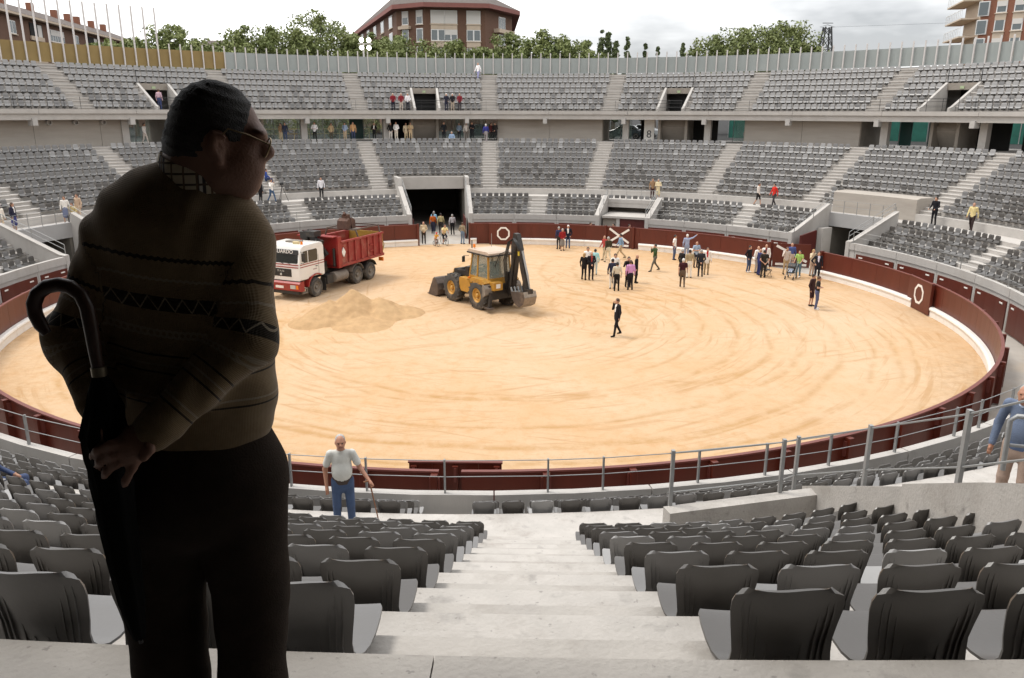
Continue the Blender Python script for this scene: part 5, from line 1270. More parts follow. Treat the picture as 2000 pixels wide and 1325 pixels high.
    if hair in ('blond', 'dark_long', 'brown') and skirt or hair == 'blond': pr.append(('e', hd + (0, .06, -.05), (.085, .06, .13), None, H_))
    if hat: pr.append(('e', hd + (0, .01, .055), (.105, .13, .085), None, X_))
    bald = hair not in HAIRS
    V, Fq = grow([q[:-1] + ({},) for q in pr], vs, .035)
    cen = V[Fq].mean(1); best = np.full(len(cen), 1e9); lab = np.zeros(len(cen), int)
    for q in pr:
        e = sd_prim(q[:-1], cen) - (.006 if q[-1] in (H_, X_) else 0); u = e < best; best[u] = e[u]; lab[u] = q[-1]
    sc = h / 1.745
    mats = [SKIN, cloth(top), cloth(legs), HAIRS.get(hair, SKIN), cloth(shoes), cloth(hat) if hat else SKIN]
    if jacket is not None:       # shirt front showing between the lapels
        fr = (lab == 1) & (np.abs(cen[:, 0]) < .035 + .10 * np.clip(cen[:, 2] - sh[2] + .28, 0, .3)) & (cen[:, 1] < sh[1] - .05) & (cen[:, 2] > mid[2] - .05)
        mats.append(cloth(jacket)); lab[fr] = len(mats) - 1
    o = net_object(name, V * sc, Fq, mats, lab, None, pos, RAD(-yaw))
    # yaw: 0 faces -Y (the camera); positive turns to the picture's right
    o.rotation_euler = (0, 0, RAD(yaw)); tag(o, label, 'person', group); return o

G0 = lambda px, py: at_z(px, py, 0.0)
NAVY, BLK, JEAN, KHAKI, CREAM, WHT, GRY, BEI, DGR = (28, 30, 44), (24, 22, 23), (74, 88, 116), (178, 158, 128), (206, 196, 172), (232, 228, 222), (120, 118, 116), (176, 160, 132), (52, 50, 50)
sand_people = [
    # label, px, py, yaw, top, legs, kwargs
    ('woman in red cardigan and grey patterned skirt near the far barrier', 1098, 490, 20, (138, 32, 34), (128, 122, 116), dict(hair='grey', skirt=True, h=1.62, pose='clasp')),
    ('person in dark blue behind the woman in the red cardigan', 1091, 487, 200, (50, 54, 84), (58, 54, 54), dict(hair='grey', h=1.66)),
    ('white-haired man in navy jacket and jeans near the far barrier', 1109, 485.5, -10, NAVY, JEAN, dict(hair='white', jacket=WHT, h=1.74, pose='pockets')),
    ('woman dressed in black with long fair hair, in the group of four', 1140, 547, 150, BLK, BLK, dict(hair='blond', h=1.64, pose='hip')),
    ('dark-haired man in white shirt behind the woman in black', 1147, 538, 0, WHT, BLK, dict(hair='dark', h=1.76)),
    ('bald man in dark suit and red tie with clasped hands', 1154, 547, 5, (34, 32, 38), (34, 32, 38), dict(hair='bald', jacket=(150, 60, 56), h=1.72, pose='clasp')),
    ('woman in pale turquoise jacket beside the bald man in a suit', 1161.5, 537, 170, (160, 206, 206), (180, 196, 196), dict(hair='dark', h=1.62)),
    ('man in red shirt and beige trousers walking by the crossed gate', 1180, 507.5, -60, (164, 66, 62), BEI, dict(hair='bald', pose='walk', h=1.66)),
    ('man in dark olive pullover and pale trousers by the crossed gate', 1187, 513, 200, (62, 56, 40), CREAM, dict(hair='grey', pose='walk', h=1.74)),
    ('man in light blue shirt and khaki trousers striding past the crossed gate', 1211, 506.5, -80, (124, 152, 178), KHAKI, dict(hair='dark', pose='stride', h=1.74, sleeves=True)),
    ('man in navy blazer and white trousers seen from behind', 1195, 564, 185, (44, 46, 64), (222, 216, 204), dict(hair='dark', h=1.74, jacket=(44, 46, 64))),
    ('dark-haired woman in cream jacket and black trousers seen from behind', 1204, 569, 175, (198, 188, 168), BLK, dict(hair='dark', h=1.66)),
    ('man in white shirt facing us between blazer and cream jacket', 1200, 553, 0, WHT, GRY, dict(hair='dark', h=1.76)),
    ('dark-haired man in dark suit facing the man in pink', 1226, 561, 0, BLK, BLK, dict(hair='dark', pose='phone', h=1.78)),
    ('stout man in pink shirt and dark trousers seen from behind', 1230, 567, 185, (196, 142, 186), (34, 32, 38), dict(hair='brown', belly=.06, h=1.72)),
    ('bald man in black suit at the right of the man in pink', 1241.5, 553, 70, BLK, BLK, dict(hair='bald', h=1.70)),
    ('man in green jacket and grey trousers striding with a camera', 1278, 530, -75, (54, 74, 42), (98, 94, 84), dict(hair='dark', pose='camwalk', h=1.74)),
    ('man in white T-shirt and jeans by the far foot rail', 1316, 508, 60, WHT, JEAN, dict(hair='dark', sleeves=False, h=1.72)),
    ('white-haired man in pale blue shirt pointing with a raised arm', 1340, 507, 175, (150, 160, 186), (140, 152, 176), dict(hair='white', pose='raise', h=1.74)),
    ('bald man in light blue T-shirt with folded arms', 1358, 523, 15, (148, 166, 186), (44, 44, 52), dict(hair='bald', sleeves=False, pose='crossed', h=1.72)),
    ('man in black jacket at the left of the large group', 1330, 541, 120, (30, 28, 28), (36, 34, 34), dict(hair='grey', h=1.72)),
    ('man in beige jacket and white trousers seen from behind', 1345, 543, 180, (158, 142, 112), (222, 216, 204), dict(hair='dark', h=1.74)),
    ('man in charcoal suit with hands behind his back', 1367, 541, 170, (44, 44, 48), (44, 44, 48), dict(hair='grey', pose='behind', h=1.70)),
    ('man in white jacket over a red shirt, beige trousers', 1379, 537, -10, (226, 220, 212), (150, 132, 102), dict(hair='brown', jacket=(178, 36, 40), h=1.72)),
    ('balding man in maroon shirt and brown trousers walking away', 1332, 562, 170, (58, 24, 30), (96, 80, 66), dict(hair='white', pose='walk', sleeves=False, h=1.70)),
    ('man in black suit walking alone with a phone at his ear', 1204, 657, -70, (30, 28, 32), (26, 24, 28), dict(hair='brown', jacket=WHT, pose='phonewalk', h=1.75)),
    ('man in black pullover and jeans left of the right-hand group', 1461, 532, 35, (30, 28, 32), (70, 84, 112), dict(hair='dark', h=1.70, pose='pockets', shoes=WHT)),
    ('bald man in white shirt and grey trousers in the right-hand group', 1477, 533, 30, WHT, (158, 152, 146), dict(hair='bald', h=1.70)),
    ('man in navy overalls in the right-hand group', 1481, 538, 100, (50, 54, 96), (46, 54, 104), dict(hair='bald', h=1.66)),
    ('man in black waistcoat seen from behind beside a folding chair', 1489.5, 543, 180, (44, 40, 34), (40, 38, 36), dict(hair='dark', sleeves=False, h=1.72, pose='behind')),
    ('bald man in maroon tie behind the waistcoat man', 1493, 530, -20, WHT, GRY, dict(hair='bald', jacket=(120, 30, 40), h=1.74)),
    ('man in pale checked shirt and beige trousers scratching his head', 1533, 536, 0, (196, 182, 172), (172, 150, 116), dict(hair='brown', pose='phone', h=1.72)),
    ('bald man in blue shirt in front of the opened crossed gate', 1543, 528, 180, (72, 84, 132), (190, 168, 150), dict(hair='bald', h=1.76)),
    ('person in lime green shirt and jeans pushing the pushchair', 1558, 542, -40, (148, 180, 96), (92, 118, 132), dict(hair='dark', pose='push', sleeves=False, h=1.68, shoes=WHT)),
    ('fair-haired woman in beige jacket at the tunnel mouth', 1584, 539, 20, (206, 188, 160), (184, 160, 140), dict(hair='blond', pose='phone', h=1.66)),
    ('man in navy suit and white shirt leaning on the barrier end', 1594, 548, -10, (30, 30, 38), (30, 30, 38), dict(hair='brown', jacket=(214, 210, 226), h=1.76, pose='hip')),
    ('man in black T-shirt and jeans with folded arms, white shoes', 1593, 604.5, 60, (38, 36, 36), (82, 88, 118), dict(hair='brown', pose='crossed', sleeves=False, h=1.74, shoes=(225, 222, 218))),
    ('person in dark shorts half hidden behind the man with folded arms', 1583, 598, 40, (60, 40, 40), (58, 36, 38), dict(hair='dark', shorts=True, h=1.70)),
    ('stout man in beige shirt and dark trousers at the main gate', 828, 476.5, 10, (196, 178, 146), (58, 50, 44), dict(hair='bald', belly=.05, pose='clasp', h=1.70)),
    ('man in pale blue shirt walking into the dark tunnel', 848, 453, 180, (150, 196, 220), (40, 40, 46), dict(hair='grey', pose='walk', h=1.72)),
    ('man in orange jacket and jeans walking into the tunnel', 846, 457.5, 180, (186, 92, 30), (52, 54, 72), dict(hair='dark', pose='walk', h=1.70)),
    ('man in beige jacket walking into the tunnel', 861.5, 458.5, 180, (168, 156, 116), (46, 40, 38), dict(hair='dark', pose='walk', h=1.76)),
    ('man in grey shirt and black trousers walking into the tunnel', 884, 460, 185, (168, 164, 166), (26, 24, 26), dict(hair='grey', h=1.72, pose='walk')),
    ('man in grey-brown jacket and jeans at the right of the main gate', 903.7, 477, 150, (140, 126, 104), (104, 120, 140), dict(hair='brown', h=1.66, pose='pockets')),
]
for lab, px, py, yaw, top, legs, kw in sand_people:
    person(lab, G0(px, py), yaw, top, legs, **kw)
# heads of people in the alley behind the barrier
for lab, px, fR, top, yaw in (('person in white in the alley behind the far barrier', 1153, 22.9, WHT, 40), ('dark-haired person in the alley behind the crossed gate', 1199, 22.9, (60, 50, 48), -60), ('person in dark blue in the alley by the red door', 1229, 22.9, (56, 54, 66), 30)):
    f = bearing(at_R(px, 440, 22.9)); person(lab, P(fR, f, 0), yaw, top, DGR, hair='dark', h=1.68)

# ------------------------------------------------------------------ people in the stands and gallery
def in_stand(lab, px, py, R, lev, yaw, top, legs, **kw):
    f = bearing(at_R(px, py, R)); person(lab, P(R, f, lev), yaw, top, legs, **kw)
S = in_stand
S('woman in patterned brown top standing on the far walkway', 1274, 378, 28.6, WALK_H, 0, (150, 120, 92), (70, 44, 44), hair='brown', h=1.62)
S('woman in cream dress standing on the far walkway', 1285, 378, 28.6, WALK_H, 0, (222, 206, 170), (214, 196, 158), hair='grey', skirt=True, h=1.60, pose='crossed')
S('man in white shirt and dark trousers on the right walkway', 1480, 392, 28.7, WALK_H, 50, (220, 208, 196), (44, 40, 40), hair='dark', shorts=True, h=1.66, pose='walk')
S('man in red shirt walking along the right walkway', 1511, 394, 28.7, WALK_H, -70, (204, 50, 40), (60, 56, 58), hair='dark', pose='walk', h=1.70)
S('man in black suit pointing, standing on the right-hand steps', 1824, 428, 29.0, WALK_H, -60, (26, 26, 32), (24, 24, 28), hair='dark', pose='push', h=1.76)
S('man in beige shirt and dark trousers on the right walkway', 1897, 440, 28.9, WALK_H, -50, (212, 194, 140), (52, 40, 38), hair='bald', pose='walk', h=1.70)
S('man in white shirt with black trousers on the left walkway', 628, 380, 28.7, WALK_H, 20, (222, 220, 224), (36, 34, 36), hair='dark', h=1.72)
S('cameraman in white jacket and jeans on the left walkway', 531, 384, 28.7, WALK_H, 60, (232, 228, 222), (70, 92, 120), hair='brown', pose='camwalk', h=1.72)
S('woman in black beside the cameraman on the left walkway', 509, 386, 28.6, WALK_H, 150, (30, 26, 28), (28, 26, 28), hair='dark', h=1.68)
S('person in blue bending in the seats above the cameraman', 520, 350, 31.0, UP_H[1] + .2, 100, (52, 74, 140), (50, 60, 90), hair='dark', pose='sit', h=1.70)
S('man in white shirt on the steps above the cameraman', 511, 345, 31.5, UP_H[2], 60, (226, 222, 220), (30, 28, 32), hair='dark', h=1.72)
S('woman in white jacket and blue skirt on the left walkway', 129, 420, 28.7, WALK_H, 20, (228, 222, 214), (112, 118, 142), hair='brown', skirt=True, h=1.64)
S('man in beige outfit standing on the left walkway', 155, 420, 28.7, WALK_H, -20, (196, 170, 146), (206, 186, 164), hair='brown', h=1.70)
S('seated woman in yellow top and black skirt, left walkway', 143, 424, 28.6, WALK_H, 10, (200, 180, 130), (36, 32, 36), hair='brown', pose='sit', h=1.60)
S('woman in navy jacket and blue skirt on the far left steps', 29, 440, 28.4, WALK_H, 90, (44, 44, 62), (66, 70, 122), hair='brown', skirt=True, h=1.66, jacket=WHT)
S('person in white and beige at the far left edge', 4, 448, 28.3, WALK_H, 60, (228, 220, 208), (216, 196, 168), hair='grey', h=1.66)
# upper tier front rail
GR = 'spectators leaning on the upper rail'
for lab, px, top, legs, hair in (('man in maroon jumper, left of three by the upper stairwell', 768, (122, 32, 42), NAVY, 'grey'), ('man in dark red cardigan, middle of three left of the stairwell', 784, (124, 40, 48), (190, 178, 166), 'grey'), ('man in white shirt just left of the upper stairwell', 797, (224, 222, 224), NAVY, 'grey'), ('man in dark suit just right of the upper stairwell', 872, (40, 40, 54), (44, 46, 64), 'white'), ('man in black jacket and beige trousers on the upper tier', 884, (34, 30, 34), (170, 156, 140), 'white'), ('man in maroon cardigan, right of three by the upper stairwell', 898, (120, 36, 46), (64, 60, 64), 'grey')):
    S(lab, px, 213, 37.5, 9.77, 0, top, legs, hair=hair, pose='push', h=1.62, group=None)
S('man in white shirt and blue jeans on the topmost row', 934, 150, 42.4, UT_H[6] - .02, -40, (240, 238, 238), (150, 150, 186), hair='bald', h=1.66, pose='walk')
S('man in striped shirt and jeans inside the left upper stairwell', 313, 213, 37.9, 9.78, 170, (190, 160, 170), (60, 70, 110), hair='brown', h=1.64)
# gallery
gal = [('man in beige in the gallery beside the foreground man', 549, (150, 120, 90), (190, 170, 140), 'dark'), ('man in dark blue in the gallery next to the beige man', 557, (44, 48, 66), (60, 70, 96), 'dark'), ('man in white shirt, first in the green-glazed gallery bay', 615, (214, 210, 210), BLK, 'dark'), ('man in tan jacket in the green-glazed gallery bay', 647, (184, 160, 124), (84, 76, 64), 'brown'),
       ('man in pale blue shirt in the green-glazed gallery bay', 674, (150, 166, 190), (190, 168, 140), 'dark'), ('man in orange-tan shirt in the green-glazed gallery bay', 690, (186, 146, 104), (60, 66, 92), 'dark'), ('man in black suit in front of the teal panel', 731, (26, 25, 26), (24, 24, 25), 'bald'), ('man in black top in the dark gallery doorway', 763, (32, 30, 30), (210, 204, 196), 'dark'),
       ('man in white shirt in the dark gallery doorway', 774, (236, 232, 228), (216, 206, 190), 'bald'), ('man in beige shirt in the dark gallery doorway', 793, (216, 198, 168), (206, 186, 152), 'bald'), ('man in tan shirt at the right of the dark gallery doorway', 802, (190, 166, 130), (196, 172, 138), 'brown'), ('dark-clothed man at the left of the gallery crowd', 867, (28, 30, 34), (26, 26, 30), 'dark'),
       ('man in grey-blue shirt in the gallery crowd', 897, (120, 134, 150), (40, 40, 46), 'grey'), ('man in white shirt and grey trousers in the gallery crowd', 911, (206, 198, 190), (110, 102, 94), 'bald'), ('man in black at the gallery pillar', 922, (24, 24, 28), (30, 30, 34), 'dark'), ('man in maroon at the right of the gallery crowd', 959, (80, 34, 34), (40, 34, 34), 'dark'), ('man in dark jacket beside the boarded gallery wall', 967, (40, 34, 34), (36, 32, 32), 'dark')]
for k, (lab, px, top, legs, hair) in enumerate(gal): S(lab, px, 262, 38.3 - .25 * (k % 3), TOP_H, (-20, 15, 0, 25)[k % 4], top, legs, hair=hair, h=1.60 + .05 * (k % 3), pose=('clasp', 'stand', 'crossed', 'pockets')[k % 4], jacket=WHT if 'suit' in lab else None)
S('man in pale blue shirt sitting on the gallery edge', 882.5, 276, 36.6, TOP_H - .38, 0, (150, 172, 200), (28, 28, 34), hair='grey', h=1.66, pose='sit')
S('white-haired man in blue jacket walking down the central far steps', 949, 268, 36.5, TOP_H - .1, 175, (54, 56, 128), (150, 142, 142), hair='white', h=1.64, pose='walk')
S('person in white walking in the dark left gallery bay', 283, 268, 38.6, TOP_H, 75, (222, 216, 210), (200, 190, 180), hair='dark', h=1.64, pose='walk')

# ------------------------------------------------------------------ bicycles, pushchair, folding chair, tripod
def bicycle(label, pos, yaw, s, col):
    t = thing('bicycle', label, 'bicycle', pos, RAD(yaw)); r = .33 * s
    for y in (-.5 * s, .5 * s):
        wl = link('wheel', None, t, (0, y, r)); MB().lathe([(r - .02, -.018), (r, 0), (r - .02, .018), (r - .035, 0)], 26, (0, 0, 0), (1, 0, 0), closed=True).build('tyre', BLACKM, wl, 60)
        sp = MB()
        for k in range(8): a = k * math.pi / 4; sp.tube([(0, 0, 0), (0, (r - .03) * math.cos(a), (r - .03) * math.sin(a))], .004, 4)
        sp.build('spokes', STEEL, wl)
    m_ = mat('bike_' + str(col), srgb(*col), .4, .05, 4); b = MB()
    A, B_, C_, D_ = (0, .5 * s, r), (0, .1 * s, .28 * s), (0, .17 * s, .78 * s), (0, -.33 * s, .76 * s)
    for p, q in ((A, B_), (A, C_), (B_, C_), (C_, D_), (B_, D_), (D_, (0, -.5 * s, r))): b.tube([p, q], .018 * max(s, .8), 6)
    b.build('frame', m_, t); MB().tube([(-.25 * s, -.33 * s, .98 * s), (0, -.38 * s, .95 * s), (0, -.34 * s, .78 * s), (0, -.38 * s, .95 * s), (.25 * s, -.33 * s, .98 * s)], .014, 6).build('handlebar', BLACKM, t)
    MB().prism([(-.08, 0), (.08, 0), (.03, .04), (-.03, .04)], 0, .24 * s, 0, lambda x, y, z: (x * s, .10 * s + y, .86 * s + z)).build('saddle', BLACKM, t); MB().tube([C_, (0, .2 * s, .88 * s)], .013, 6).build('seat_post', STEEL, t)
    pd = MB(); pd.tube([(-.1, .1 * s, .28 * s), (.1, .1 * s, .28 * s)], .012, 6); pd.lathe([(.08 * s, 0), (.08 * s, .01)], 14, (.04, .1 * s, .28 * s), (1, 0, 0)); pd.build('crank', STEEL, t); return t
p = G0(868, 479); bicycle('adult bicycle ridden out of the main gate', p, 25, 1.0, (90, 92, 110)); person('cyclist in pale yellow shirt and black shorts riding out of the gate', p + Vector((-.05, .2, 0)), 25, (222, 204, 150), (30, 28, 30), hair='brown', pose='bike', sleeves=False, shorts=True, h=1.68)
p = G0(852, 481.5); bicycle('small child bicycle in front of the main gate', p, 35, .58, (96, 80, 84)); person('child in yellow vest and red helmet on a small bicycle', p + Vector((-.05, .1, -.02)), 35, (208, 150, 60), (150, 130, 120), hair='none', hat=(206, 62, 50), pose='bike', h=1.15, sleeves=False, vs=.026)
def pushchair(pos, yaw):
    t = thing('pushchair', 'dark pushchair with a small child in pale blue by the tunnel', 'pushchair', pos, RAD(yaw))
    for x in (-.24, .24):
        for y in (-.36, .34): MB().lathe([(0, -.02), (.11, -.02), (.11, .02), (0, .02)], 14, (x, y, .11), (1, 0, 0)).build('wheel', BLACKM, t)
        MB().tube([(x, -.36, .11), (x, .1, .55), (x, .55, 1.02)], .016, 6).build('frame_tube', STEEL, t); MB().tube([(x, .34, .11), (x, -.12, .5)], .016, 6).build('frame_tube', STEEL, t)
    MB().tube([(-.24, .55, 1.02), (.24, .55, 1.02)], .02, 6).build('handle', BLACKM, t)
    MB().prism([(-.28, .38), (.05, .36), (.3, .85), (.24, .88), (0, .44), (-.28, .44)], -.2, .2, 0, lambda x, y, z: (y, x, z)).build('seat', BLKP, t)
    hd_ = MB()
    for k in range(6): a0, a1 = math.pi * k / 6 * .55, math.pi * (k + 1) / 6 * .55; hd_.hexa([(-.22, .3 - .35 * math.sin(a0), .80 + .2 * math.cos(a0) - .1), (.22, .3 - .35 * math.sin(a0), .80 + .2 * math.cos(a0) - .1), (.22, .3 - .35 * math.sin(a1), .80 + .2 * math.cos(a1) - .1), (-.22, .3 - .35 * math.sin(a1), .80 + .2 * math.cos(a1) - .1), (-.22, .3 - .36 * math.sin(a0), .83 + .2 * math.cos(a0) - .1), (.22, .3 - .36 * math.sin(a0), .83 + .2 * math.cos(a0) - .1), (.22, .3 - .36 * math.sin(a1), .83 + .2 * math.cos(a1) - .1), (-.22, .3 - .36 * math.sin(a1), .83 + .2 * math.cos(a1) - .1)])
    hd_.build('hood', BLKP, t)
p = G0(1544, 545); pushchair(p, -35); person('small child in pale blue sitting in the pushchair', p + Vector((0, .05, .22)), -35, (188, 204, 224), (196, 210, 226), hair='brown', pose='sit', h=.85, vs=.022)
fc = thing('folding_chair', 'dark folding chair standing beside the man in the waistcoat', 'chair', G0(1497, 541), RAD(20))
for x in (-.2, .2):
    MB().tube([(x, -.22, 0), (x, .2, .8)], .015, 6).build('leg', BLACKM, fc); MB().tube([(x, .22, 0), (x, -.2, .45)], .015, 6).build('leg', BLACKM, fc)
MB().box((0, -.02, .45), (.42, .4, .03)).build('seat', BLKP, fc); MB().box((0, .19, .76), (.42, .03, .16)).build('backrest', BLKP, fc)
f = bearing(at_R(552, 384, 28.7)); tr = thing('camera_tripod', 'black video camera on a tripod beside the cameraman', 'tripod', P(28.7, f, WALK_H))
for k in range(3): a = k * 2.094 + .4; MB().tube([(0, 0, 1.2), (.42 * math.cos(a), .42 * math.sin(a), 0)], .02, 6).build('leg', BLACKM, tr)
c_ = MB(); c_.box((0, 0, 1.34), (.16, .4, .2)); c_.lathe([(.07, 0), (.07, .14)], 10, (0, -.2, 1.34), (0, -1, 0)); c_.build('camera', BLACKM, tr)
# ================================================================== the man in the foreground, seen from behind
MD = 1.80
BASE = Vector((at_d(400, 900, MD).x, -CAM_D + MD, NL_H))
def M_(px, py, dd=0.0):
    """landmark of the figure relative to its standing point, at its own depth"""
    return np.array(at_d(px, py, MD + dd) - BASE)
def sweater_material():
    M = bpy.data.materials.new('knitted_jumper'); M.use_nodes = True; t = M.node_tree; b = t.nodes['Principled BSDF']; lk = t.links.new
    def nn(ty, **k):
        n = t.nodes.new(ty)
        for a, v in k.items(): setattr(n, a, v)
        return n
    def ma(op, a, b_=None):
        n = nn('ShaderNodeMath', operation=op)
        for i, v in enumerate((a, b_)):
            if v is None: continue
            if isinstance(v, (int, float)): n.inputs[i].default_value = v
            else: lk(v, n.inputs[i])
        return n.outputs[0]
    def mix(f, a, b_):
        n = nn('ShaderNodeMix', data_type='RGBA'); lk(f, n.inputs[0])
        for s, v in ((6, a), (7, b_)):
            if isinstance(v, tuple): n.inputs[s].default_value = (*v, 1)
            else: lk(v, n.inputs[s])
        return n.outputs[2]
    c = nn('ShaderNodeAttribute', attribute_name='band').outputs['Fac']; a = nn('ShaderNodeAttribute', attribute_name='around').outputs['Fac']
    tri = lambda per: ma('PINGPONG', a, per / 2)                                   # 0 .. per/2
    def line(off, half, amp=0., per=.014):
        x = c if not amp else ma('ADD', c, ma('MULTIPLY', tri(per), amp))
        return ma('LESS_THAN', ma('ABSOLUTE', ma('SUBTRACT', x, off)), half)
    nz = nn('ShaderNodeTexNoise'); nz.inputs['Scale'].default_value = 60; lk(nn('ShaderNodeTexCoord').outputs['Object'], nz.inputs['Vector'])
    base = mix(nz.outputs['Fac'], (.175, .125, .072), (.235, .17, .10))
    dark = (.028, .022, .016); grey = (.27, .225, .165)
    col = mix(line(.002, .0042, .55), base, dark)
    col = mix(line(.048, .0030, .5), col, grey)
    col = mix(line(.0985, .0150), col, dark)
    zz = ma('SUBTRACT', ma('MULTIPLY', ma('PINGPONG', a, .018), 1.5), .0135)
    col = mix(ma('MULTIPLY', line(.0985, .0155), ma('LESS_THAN', ma('ABSOLUTE', ma('SUBTRACT', ma('SUBTRACT', c, .0985), zz)), .0026)), col, grey)
    rg = ma('LESS_THAN', ma('ABSOLUTE', ma('SUBTRACT', ma('SQRT', ma('ADD', ma('POWER', ma('SUBTRACT', c, .163), 2.), ma('POWER', ma('SUBTRACT', ma('PINGPONG', a, .013), .0065), 2.))), .007)), .0028)
    col = mix(ma('MULTIPLY', rg, line(.163, .012)), col, grey)
    for off, cc in ((.212, dark), (.234, grey), (.252, dark), (.31, grey), (.325, dark)): col = mix(line(off, .0022), col, cc)
    lk(col, b.inputs['Base Color']); b.inputs['Roughness'].default_value = .95; b.inputs['Specular IOR Level'].default_value = .1; b.inputs['Sheen Weight'].default_value = .25; b.inputs['Sheen Roughness'].default_value = .4
    kn = ma('ADD', ma('SINE', ma('MULTIPLY', c, 1900.)), ma('MULTIPLY', ma('SINE', ma('MULTIPLY', a, 1500.)), .7))
    bp = nn('ShaderNodeBump'); bp.inputs['Strength'].default_value = .35; bp.inputs['Distance'].default_value = .0012; lk(kn, bp.inputs['Height']); lk(bp.outputs[0], b.inputs['Normal'])
    return M

def foreground_man():
    fh = np.array((math.cos(.42), math.sin(.42), 0)); lat = np.array((-fh[1], fh[0], 0)); upv = np.array((0, 0, 1.0)); ROT = np.stack([fh, lat, upv], 1)   # columns: local axes
    hc = M_(423, 262); E_ = {}
    head = [('e', hc, (.093, .073, .105), ROT, E_), ('e', M_(452, 322), (.060, .053, .064), ROT, E_), ('e', M_(482, 358), (.024, .030, .022), ROT, E_), ('c', M_(430, 340) - lat * .045, M_(474, 362) - lat * .015, .022, .018, (1, 1), {'k': .03}), ('e', M_(504, 262), (.018, .046, .014), ROT, E_),
            ('c', M_(511, 270), M_(525, 296), .008, .0135, (1, 1), {'k': .012}), ('e', M_(518, 303), (.014, .016, .010), ROT, {'k': .010}), ('e', M_(498, 332), (.014, .024, .012), ROT, {'k': .018}), ('e', M_(496, 342), (.014, .022, .010), ROT, {'k': .012}),
            ('e', M_(472, 312), (.040, .053, .045), ROT, E_), ('c', M_(388, 350, -.005), M_(402, 290, -.005), .057, .060, (1, 1), {'k': .04}), ('c', M_(432, 368), M_(450, 335), .043, .042, (1, 1), {'k': .04}),
            ('c', M_(409, 262) - lat * .088, M_(404, 288) - lat * .092, .0075, .0075, (1, 1), {'k': .006}), ('c', M_(409, 262) - lat * .088, M_(428, 266) - lat * .084, .0075, .006, (1, 1), {'k': .006}), ('c', M_(404, 288) - lat * .092, M_(420, 312) - lat * .085, .0075, .009, (1, 1), {'k': .006}), ('e', M_(415, 286) - lat * .080, (.018, .008, .026), ROT, {'k': .006})]
    core = [('c', M_(365, 420), M_(378, 700), .11, .12, (1, .6), {'k': .05}), ('c', M_(380, 330), M_(365, 420), .055, .08, (1, 1), {'k': .05})]
    arms = {'L': (M_(222, 482), M_(143, 664, -.06), M_(205, 795, -.17)), 'R': (M_(472, 482), M_(484, 662, -.08), M_(300, 842, -.21))}
    for a, b, c in arms.values(): core += [('c', a, b, .042, .036, (1, 1), {'k': .03}), ('c', b, c, .034, .026, (1, 1), {'k': .02})]
    legs = {'L': (M_(318, 945), M_(320, 1160, .02), M_(336, 1330)), 'R': (M_(462, 945), M_(492, 1165, .02), M_(480, 1330))}
    for k, (a, b, c) in legs.items():
        an = np.array((c[0], c[1], .10)); core += [('c', a, b, .085, .06, (1, 1), {'k': .04}), ('c', b, an, .055, .04, (1, 1), {'k': .03})]
    # hands: palms with five bent fingers each; right hand over the left, left holds the umbrella
    hand = []
    def finger(pts, r0, r1):
        q = [M_(*p) for p in pts]
        for i, (a, b) in enumerate(zip(q, q[1:])):
            n = len(q) - 1; hand.append(('c', a, b, r0 + (r1 - r0) * i / n, r0 + (r1 - r0) * (i + 1) / n, (1, 1), {'k': .006}))
    wr = arms['R'][2]; hand += [('c', wr, M_(262, 872, -.235), .028, .034, (1, .8), {'k': .02}), ('c', M_(268, 862, -.23), M_(246, 884, -.24), .034, .030, (1, .7), {'k': .02})]
    finger([(258, 864, -.24), (218, 868, -.26), (190, 880, -.255), (180, 892, -.24)], .0105, .0085); finger([(256, 876, -.24), (220, 888, -.26), (196, 902, -.255), (190, 912, -.24)], .0105, .0085)
    finger([(256, 888, -.24), (228, 906, -.258), (208, 922, -.255), (204, 930, -.245)], .0102, .0082); finger([(268, 890, -.235), (258, 916, -.25), (246, 938, -.25), (243, 946, -.245)], .0102, .0082); finger([(282, 856, -.235), (292, 878, -.255), (280, 894, -.262)], .0125, .0105)
    wl = arms['L'][2]; hand += [('c', wl, M_(222, 845, -.19), .027, .033, (1, .8), {'k': .02})]
    for k, y0 in enumerate((836, 850, 864, 877)): finger([(226, y0, -.20), (204, y0 + 4, -.235), (190, y0 + 7, -.225), (192, y0 + 9, -.20)], .0115, .0095)
    finger([(232, 832, -.195), (252, 846, -.22), (262, 862, -.225)], .0125, .0105)
    body = head + core + hand
    V, Fq = grow(body, .0068, .028, .03)
    man = net_object('person', V, Fq, [mat('skin_shaded', (.21, .105, .068), .6, .12, 14, .15, 180, obj=True)], None, None, BASE)  # skin tone darkened to carry the shade he stands in
    tag(man, 'man in patterned brown jumper seen from behind, dark against the ring, hands behind back', 'person')
    # hair: cap over the skull behind the hairline
    p0, p1 = M_(497, 183), M_(452, 300); dv = p1 - p0; nrm = np.cross(dv, lat); nrm /= np.linalg.norm(nrm)
    if nrm @ fh < 0: nrm = -nrm
    low = M_(345, 306)[2]
    def hcut(X, d):
        n = .0012 * np.sin(X[:, 0] * 410) * np.sin(X[:, 2] * 330 + X[:, 1] * 200) + .0015 * np.sin(X[:, 0] * 900 + X[:, 2] * 700)
        ear = np.linalg.norm((X - (M_(416, 286) - lat * .08)) / np.array((.027, .035, .034)), axis=1) - 1
        d = np.maximum(d + n, (X - p0) @ nrm - .004); d = np.maximum(d, low - X[:, 2] + .004 * np.sin(X[:, 1] * 90)); return np.maximum(d, -ear * .03)
    V, Fq = grow([('e', hc + np.array((-.003, 0, .004)), (.0958, .0780, .1080), ROT, {}), ('e', M_(370, 290), (.052, .072, .050), ROT, {'k': .04})], .0062, .02, .02, hcut)
    net_object('hair', V, Fq, [mat('hair_dark_grey', (.022, .019, .017), .7, .35, 60, .6, 300, obj=True)], None, man)
